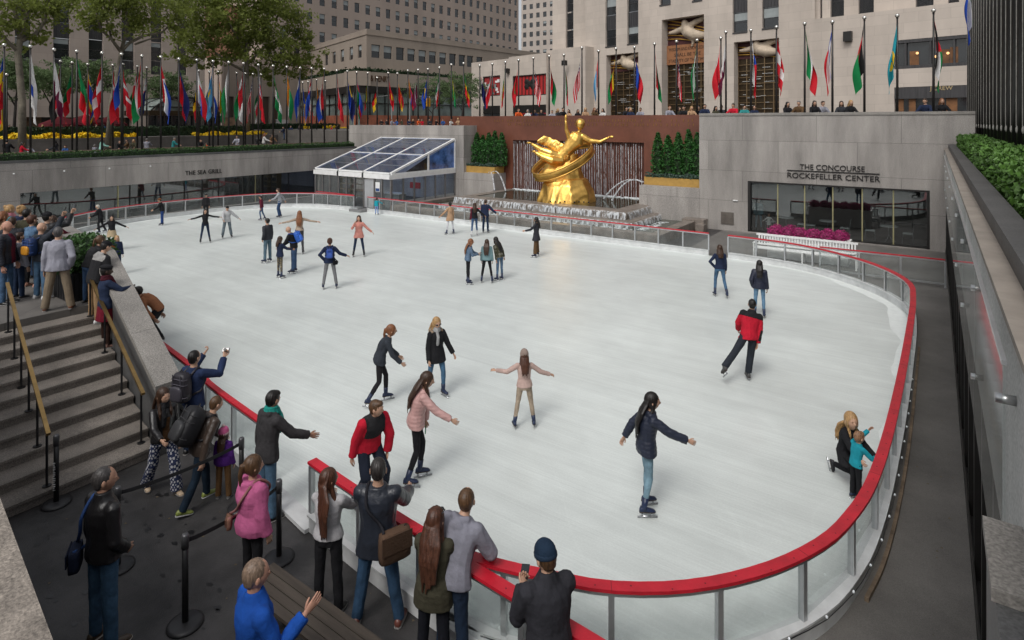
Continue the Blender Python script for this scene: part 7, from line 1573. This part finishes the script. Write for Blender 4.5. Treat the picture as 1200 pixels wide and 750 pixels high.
S_('q13','man in black leather jacket and jeans with a blue-strapped shoulder bag, left foreground',121,755,547.5,62,z=zf,aL='down',aR=(-4,10,42,-22),legs='stand',top=JK((.013,.012,.012),kind='leather',tk=.020,hem=.09,collar=.03,fit=1.0),pants=((.055,.115,.19),'reg','denim'),hair=('crop',(.055,.05,.048)),near=2,shoes=('shoe',(.07,.05,.035),(.5,.45,.4)),head=(30,4),skin=(.42,.24,.165))
# --- behind the café window
for lab,px,hh,c,sx,y in (('woman in pale blue behind the concourse window',889,1.65,(.16,.25,.28),'f',33.0),('small red-haired child in white dress just inside the concourse window',901,.95,(.6,.58,.56),'f',32.5)):
    x,d = on_y(px,y); person(lab,(x,y,.012),hh,yaw_from(x,y,180),sex=sx,near=0,top=JK(c,hem=.14,flare=.2),skirt=(c,.1) if hh<1 else None,pants=((.5,.2,.25) if hh<1 else LDEN,'slim'),hair=('mid',HG if hh<1 else HB),aL='outlow' if hh<1 else 'down',aR='outlow' if hh<1 else 'down')
# --- crowds on the upper levels
CN=[('black',BLK),('navy',NAVY),('charcoal',CHAR),('grey',GRY),('red',RED),('white',WHT),('tan',TAN),('olive',OLV),('blue',(.03,.09,.26)),('maroon',MAR),('teal',(.03,.22,.22)),('brown',BRN),('green',(.02,.2,.06)),('orange',(.55,.09,.02)),('pink',(.5,.2,.26)),('mint',(.25,.48,.40))]
CD=dict(CN); HN=[('dark',HK),('brown',HB),('blond',HL),('grey',HW),('ginger',HG)]; HDd=dict(HN)
def crowd(i,px,Y,z,top,col,hr,sx,f,where,X=None,aL='fwd',aR='fwd',legs='stand'):
    if X is not None: y,d = on_x(px,X); x=X
    else: x,d = on_y(px,Y); y=Y
    H = min(1.9,max(1.0,zat(top,d)-z)); st = {'f':'mid','m':'short'}[sx]
    person('%s in %s with %s hair, %s' % ({'f':'woman','m':'man'}[sx],col,hr,where),(x,y,z),H,yaw_from(x,y,f),sex=sx,near=0,top=JK(CD[col],tk=.025,hem=.12),pants=((BLK,DDEN,DEN,KHA)[i%4],),hair=(st,HDd[hr]),aL=aL,aR=aR,legs=legs,lean=8 if f>90 else 0,group=None)
ep=[(447,147,'black','brown','m'),(459,145,'grey','dark','m'),(465,144,'blue','dark','f'),(479,145,'navy','brown','m'),(484,143,'black','blond','f'),(490,139,'orange','brown','m'),(495,141,'red','dark','f'),(503,139,'charcoal','dark','m'),(519,140,'blue','brown','m'),(528,140,'white','brown','f'),(537,138,'tan','blond','f'),(549,139,'maroon','dark','f'),(555,136,'white','dark','m'),
(607,127,'orange','brown','m'),(619,128,'white','grey','f'),(634,128,'black','dark','m'),(647,129,'grey','brown','m'),(659,126,'black','dark','m'),(667,128,'tan','brown','f'),(677,128,'black','brown','f'),(686,126,'tan','blond','f'),(696,126,'brown','ginger','f'),(707,127,'white','dark','f'),(734,125,'black','dark','m'),(739,126,'navy','blond','f'),
(784,124,'grey','ginger','m'),(802,124,'black','dark','m'),(810,124,'tan','blond','f'),(826,122,'navy','dark','m'),(838,124,'olive','dark','f'),(860,121,'red','dark','m'),(872,123,'teal','dark','m'),(884,123,'navy','brown','f'),(922,119,'black','dark','f'),(937,114,'brown','grey','m'),(954,117,'black','dark','f'),(986,118,'charcoal','brown','f'),(996,117,'black','blond','f'),(1085,107,'navy','brown','m'),(1103,109,'black','ginger','f')]
for i,(px,tp,c,h,s) in enumerate(ep): crowd(i,px,35.4,4.85,tp,c,h,s,(178,150,205,165)[i%4],'parapet crowd, %s from left'%(ORD+['thirty-sixth','thirty-seventh','thirty-eighth','thirty-ninth','fortieth'])[i],aL=('rail','fwd','cross')[i%3],aR=('rail','cross','fwd')[i%3])
for i,(px,tp,c,h,s) in enumerate([(453,145,'charcoal','dark','m'),(471,145,'olive','brown','f'),(511,140,'black','dark','m'),(544,138,'brown','dark','m'),(627,128,'navy','brown','m'),(653,127,'charcoal','blond','f'),(700,127,'black','dark','f'),(751,126,'grey','brown','m'),(795,125,'olive','brown','f'),(818,124,'black','grey','m'),(846,123,'charcoal','dark','m'),(963,118,'grey','brown','m')]): crowd(i,px,36.6,4.85,tp,c,h,s,(170,200,140)[i%3],'second rank behind the parapet, %s from left'%ORD[i])
wp=[(8,163,'black','dark','m',0),(25,166,'red','dark','f',0),(35,170,'grey','brown','m',0),(66,164,'charcoal','dark','f',0),(77,170,'blue','brown','m',0),(111,169,'grey','grey','m',0),(118.5,161,'mint','brown','f',0),(140,164,'black','brown','m',0),(150,163,'brown','brown','m',0),(157,163,'olive','blond','f',0),(172,162,'grey','grey','m',0),(203,161,'teal','grey','m',0),(235,163,'black','brown','m',0),(243,168,'orange','brown','m',0),(278,159,'grey','grey','m',0),(302,159,'black','dark','f',0),(309,156,'white','ginger','f',0),(319,157,'brown','brown','m',0),(333,148,'navy','dark','m',1),(341,147,'navy','dark','m',1),(351,146,'navy','brown','f',1),(388,147,'red','ginger','m',1),(395,146,'black','grey','m',1),(409,147,'olive','brown','f',1),(417,148,'teal','dark','f',1),(423,146,'navy','dark','m',1)]
for i,(px,tp,c,h,s,bk) in enumerate(wp): crowd(i,px,None,3.05 if not bk else 3.9,tp,c,h,s,(20,95,160,265,200)[i%5],'left terrace crowd, %s from left'%ORD[i],X=(-44.2-.5*(i%3)) if not bk else -51)
bp_=[(10,150,'black','dark','m'),(50,149,'tan','blond','f'),(73,150,'navy','dark','m'),(84,149,'charcoal','brown','m'),(112,150,'white','brown','m'),(122,150,'blue','dark','m'),(146,149,'black','dark','f'),(161,148,'black','dark','m'),(214,146,'black','dark','m'),(222,149,'grey','grey','m'),(326,147,'black','dark','f')]
for i,(px,tp,c,h,s) in enumerate(bp_): crowd(i,px,None,4.4,tp,c,h,s,(120,30,240,180)[i%4],'street behind terrace hedge, %s from left'%ORD[i],X=-57.5)

# --- carried things
def carried(name,label,cat,key): 
    r=P_[key]; t=thing(name,label,cat); t.matrix_world=r['M']; return t,r['J']
def backpack(key,label,col,w=.15,h=.24,dp=.10,trim=None,at=.30):
    t,J=carried('backpack',label,'backpack',key); s=J['s']; cf=J['cf']; c=J['sp'](at)-cf[1]*(J['rad'](at)[1]+J['t']+dp*s*.95); m=fabric(col,'nylon'); m2=fabric(trim or tuple(x*1.8+.01 for x in col),'nylon')
    def blob(c,w,h,d,nm,mm):
        a=MB(); zs=np.array([-1,-.92,-.7,-.2,.3,.7,.92,1.0])*h; ks=(.55,.85,1,1.02,1,.92,.72,.35); n=16
        for z,k in zip(zs,ks):
            for i in range(n):
                q=2*math.pi*i/n; k*=1+.012*math.sin(i*2.3+z*40); cx=abs(math.cos(q))**.55*math.copysign(1,math.cos(q)); sy=abs(math.sin(q))**.55*math.copysign(1,math.sin(q)); a.v.append(tuple(c+cf[0]*w*k*cx*s+cf[1]*d*k*sy*s+cf[2]*z*s))
        for j in range(7):
            for i in range(n): a.f.append((j*n+i,j*n+(i+1)%n,(j+1)*n+(i+1)%n,(j+1)*n+i)); a.m.append(0)
        a.f+= [tuple(range(n))[::-1],tuple(7*n+i for i in range(n))]; a.m+=[0,0]; a.build(nm,mm,t,smooth=True)
    blob(c,w,h,dp,'bag_body',m); blob(c-cf[1]*dp*1.0*s-cf[2]*h*.32*s,w*.78,h*.5,dp*.42,'front_pocket',m2)
    for sg in (-1,1):
        q=J['sp']; r=J['rad']; x=.085*sg*s; a=MB()
        a.tube([q(.46)-cf[1]*(r(.46)[1]+J['t']+.02*s)+cf[0]*x,q(.505)+cf[0]*x*1.05+cf[2]*(.022*s+J['t']*.6),q(.44)+cf[1]*(r(.44)[1]+J['t']*1.1+.008*s)+cf[0]*x*1.1,q(.30)+cf[1]*(r(.30)[1]*.75+J['t']+.012*s)+cf[0]*x*1.5,q(.18)+cf[0]*sg*(r(.18)[0]+J['t']+.005*s)-cf[1]*.02*s,q(.14)-cf[1]*(r(.14)[1]+J['t'])+cf[0]*sg*.11*s],.019*s,6); a.build('strap',m,t,smooth=True)
    a=MB()
    for z in (-.55,.28,.62):
        kz=1.03 if abs(z)<.6 else .97; pts=[]
        for q in np.linspace(math.pi*1.02,math.pi*1.98,11):
            cx=abs(math.cos(q))**.55*math.copysign(1,math.cos(q)); sy=abs(math.sin(q))**.55*math.copysign(1,math.sin(q)); pts.append(c+cf[0]*w*kz*cx*s+cf[1]*dp*kz*1.02*sy*s+cf[2]*(z+.03*math.sin(q*3))*h*s)
        a.tube(pts,.008*s,5)
    for x in (-.55,.55): a.tube([c+cf[0]*w*x*s-cf[1]*dp*1.0*s+cf[2]*h*zz*s for zz in (.92,.5,.15)],.009*s,5)
    a.build('webbing',fabric(tuple(x*2.2+.02 for x in col),'cloth'),t,kind='stuff')
    a=MB(); a.tube([c+cf[2]*h*.98*s+cf[0]*.03*s,c+cf[2]*(h+.05)*s,c+cf[2]*h*.98*s-cf[0]*.03*s],.01*s,6); a.build('loop',m,t)
backpack('q1','dark grey backpack with round front pocket on the photographing man',(.022,.020,.026)); backpack('q3','bulky black climbing backpack on the man in brown leather',(.012,.012,.013),.18,.29,.15)
backpack('s9','bright blue backpack on the bending man in the middle of the ice',(.02,.09,.38),.15,.22,.10); backpack('s14','small royal blue backpack on the skater in navy',(.015,.045,.20),.115,.17,.07); backpack('p10','navy backpack with orange trim on the bald man with a phone',(.012,.03,.10),.14,.20,.10,(.5,.22,.02))
def shoulder_bag(key,label,col,side,strapc,w=.16,h=.13,d=.05,low=-.05,kind='cloth',cross=True):
    t,J=carried('shoulder_bag',label,'bag',key); s=J['s']; cf=J['cf']; q=J['sp']; r=J['rad']; tt=J['t']; c=q(low)+cf[0]*side*(r(max(low,-.08))[0]*.75+tt)*1.0-cf[1]*(r(.0)[1]*.55+tt); out=nrm(cf[0]*side*.6-cf[1]*.8); al=nrm(np.cross(np.array([0,0,1.]),out)); m=fabric(col,kind)
    c=c+out*(d+.03)*s; a=MB(); zs=np.array([-1,-.9,-.3,.5,.95,1.0])*h; ks=(.8,.98,1.02,1,.95,.7); n=14
    for z,k in zip(zs,ks):
        for i in range(n):
            e=2*math.pi*i/n; cx=abs(math.cos(e))**.4*math.copysign(1,math.cos(e)); sy=abs(math.sin(e))**.5*math.copysign(1,math.sin(e)); a.v.append(tuple(c+al*w*k*cx*s+out*d*k*sy*s+np.array([0,0,z])*s))
    for j in range(5):
        for i in range(n): a.f.append((j*n+i,j*n+(i+1)%n,(j+1)*n+(i+1)%n,(j+1)*n+i)); a.m.append(0)
    a.f+=[tuple(range(n))[::-1],tuple(5*n+i for i in range(n))]; a.m+=[0,0]; a.build('bag_body',m,t,smooth=True)
    a=MB(); a.obox(c+out*d*1.0*s-al*w*.97*s+np.array([0,0,-h*.25])*s,al*w*1.94*s,out*.012*s,(0,0,h*1.2*s)); a.build('flap',fabric(tuple(x*.75 for x in col),kind),t)
    sh=-side if cross else side; sx=.10*sh*s; top_=np.array([0,0,h*s])
    pts=[c+top_-al*w*.7*s,q(.22)-cf[1]*(r(.22)[1]+tt+.012*s)+cf[0]*side*(.06 if cross else .13)*s,q(.40)-cf[1]*(r(.40)[1]+tt+.012*s)+cf[0]*sx*.8,q(.50)+cf[0]*sx*1.0+cf[2]*(.03*s+tt*.7),q(.40)+cf[1]*(r(.40)[1]+tt+.012*s)+cf[0]*sx*.8,q(.20)+cf[1]*(r(.20)[1]+tt+.012*s)+cf[0]*side*.07*s,q(.02)+cf[0]*side*(r(0)[0]+tt+.015*s),c+top_+al*w*.7*s]
    pts=[np.array(p) for p in cr(pts,4)]; a=MB(); a.tube(pts,.016*s,6); a.build('strap',fabric(strapc),t,smooth=True)
shoulder_bag('q8','brown canvas messenger bag on the hip of the man in navy',(.085,.05,.032),1,(.016,.016,.02),.17,.15,.06,.03)
shoulder_bag('q13','small navy shoulder bag with blue strap on the man in black leather',(.016,.022,.045),-1,(.03,.07,.20),.13,.10,.05,-.04,cross=False)
shoulder_bag('q6','slim tan bag on a thin strap worn by the woman in pink',(.20,.10,.07),-1,(.28,.13,.12),.08,.07,.03,.0)
shoulder_bag('s14','small black handbag hanging at the right of the skater with blue backpack',BLK,1,BLK,.09,.07,.04,-.05,cross=False)
def held(name,label,cat,key,side,col,size,off=.10,matk=None):
    t,J=carried(name,label,cat,key); s=J['s']; D=J['fd'][side]; p=J['wrs'][side]+D*off*s; T=J['cf'][2]-D*np.dot(J['cf'][2],D); T=nrm(T) if np.linalg.norm(T)>.15 else J['cf'][1]; X=np.cross(D,T); w,h,d=np.array(size)*s
    a=MB(); a.obox(p-X*w/2-T*d/2,X*w,D*h,T*d); a.build('case',mat('phone_%02x'%int(col[1]*255),col,.25,spec=.6),t); a=MB(); a.obox(p-X*w*.45+T*(d/2+.0006)+D*h*.05,X*w*.9,D*h*.9,T*.0015); a.build('screen',mat('phone_screen',(.02,.022,.025),.08,spec=.8),t); return t,J,p,X,T,D,s
held('phone','black phone held by the man in the knit beanie','phone','q11',-1,BLK,(.075,.15,.009))
held('phone','phone held by the person in black cap on the steps','phone','p2',1,BLK,(.07,.14,.009)); held('phone','phone raised by the bald man on the landing','phone','p10',1,BLK,(.07,.14,.009)); held('phone','phone raised by the man in black puffer jacket','phone','p11',1,BLK,(.07,.14,.009))
held('phone','phone in a green case held by the woman in pale pink','phone','s28',-1,(.05,.40,.16),(.07,.13,.012)); held('phone','phone held by the girl in denim jacket on the ice','phone','s19',1,WHT,(.07,.14,.009))
t,J,p,X,T,D,s=held('camera','compact black camera held up by the photographing man','camera','q1',1,BLK,(.11,.07,.04)); a=MB(); a.tube([p+T*.02*s+D*.03*s,p+T*.06*s+D*.03*s],.025*s,10); a.build('lens',BLK and BLACK,t)
for key,lab in (('s27','dark sunglasses worn by the blond skater in black parka'),('p9','dark sunglasses worn by the woman in denim jacket'),('q9','sunglasses pushed up on the long auburn hair'),('p3','sunglasses pushed up on the hair of the woman leaning over the coping')):
    t,J=carried('sunglasses',lab,'sunglasses',key); up=.004 if key in('s27','p9') else .095; fw=.088 if key in('s27','p9') else .062; s=J['s']; c=J['hc']+J['hu']*up*s+J['fwd']*fw*s; a=MB()
    for sg in(-1,1): a.ball(c+J['hr']*sg*.033*s,(.027*s,.02*s,.021*s),9,6)
    a.bar(c-J['hr']*.07*s,c+J['hr']*.07*s,.008*s,.008*s)
    for sg in(-1,1): a.bar(c+J['hr']*sg*.072*s,c+J['hr']*sg*.082*s-J['fwd']*.10*s,.006*s,.008*s)
    a.build('frame',mat('shades',(.01,.01,.01),.15,spec=.8),t)
finish_people()
# ================= CAMERA, LIGHT =================
cam = bpy.data.cameras.new('Camera'); co = bpy.data.objects.new('Camera', cam); COL.objects.link(co)
co.location = (0, 0, HC); co.rotation_euler = (R(90), 0, TH); cam.sensor_width = 36; cam.lens = F/1200*36; cam.shift_y = -(375-YH)/1200; cam.clip_end = 1000; cam.clip_start = .1
SC.camera = co
w = bpy.data.worlds.new('World'); SC.world = w; w.use_nodes = True; N, L = w.node_tree.nodes, w.node_tree.links
sky = N.new('ShaderNodeTexSky'); sky.sky_type = 'NISHITA'; sky.sun_disc = False; sky.sun_elevation = R(52); sky.sun_rotation = R(172); sky.air_density = 1.0; sky.dust_density = 4.0; sky.ozone_density = 1.0
hs = N.new('ShaderNodeHueSaturation'); hs.inputs['Saturation'].default_value = .22; L.new(sky.outputs[0], hs.inputs['Color']); L.new(hs.outputs[0], N['Background'].inputs['Color']); N['Background'].inputs['Strength'].default_value = .115
sl = bpy.data.lights.new('Sun', 'SUN'); sl.energy = .8; sl.angle = R(18); sl.color = (1, .97, .93); so = bpy.data.objects.new('Sun', sl); COL.objects.link(so)
el, az = R(52), R(172); so.rotation_euler = (R(90)-el, 0, math.pi-az)
vs = SC.view_settings; vs.view_transform = 'Standard'; vs.look = 'None'; vs.gamma = 1; vs.use_curve_mapping = False; vs.exposure = .30
SC.render.engine = 'CYCLES'; cy = SC.cycles; cy.use_denoising = True; cy.max_bounces = 8; cy.transparent_max_bounces = 24; cy.diffuse_bounces = 4; cy.glossy_bounces = 4; cy.caustics_reflective = False; cy.caustics_refractive = False; cy.sample_clamp_indirect = 6
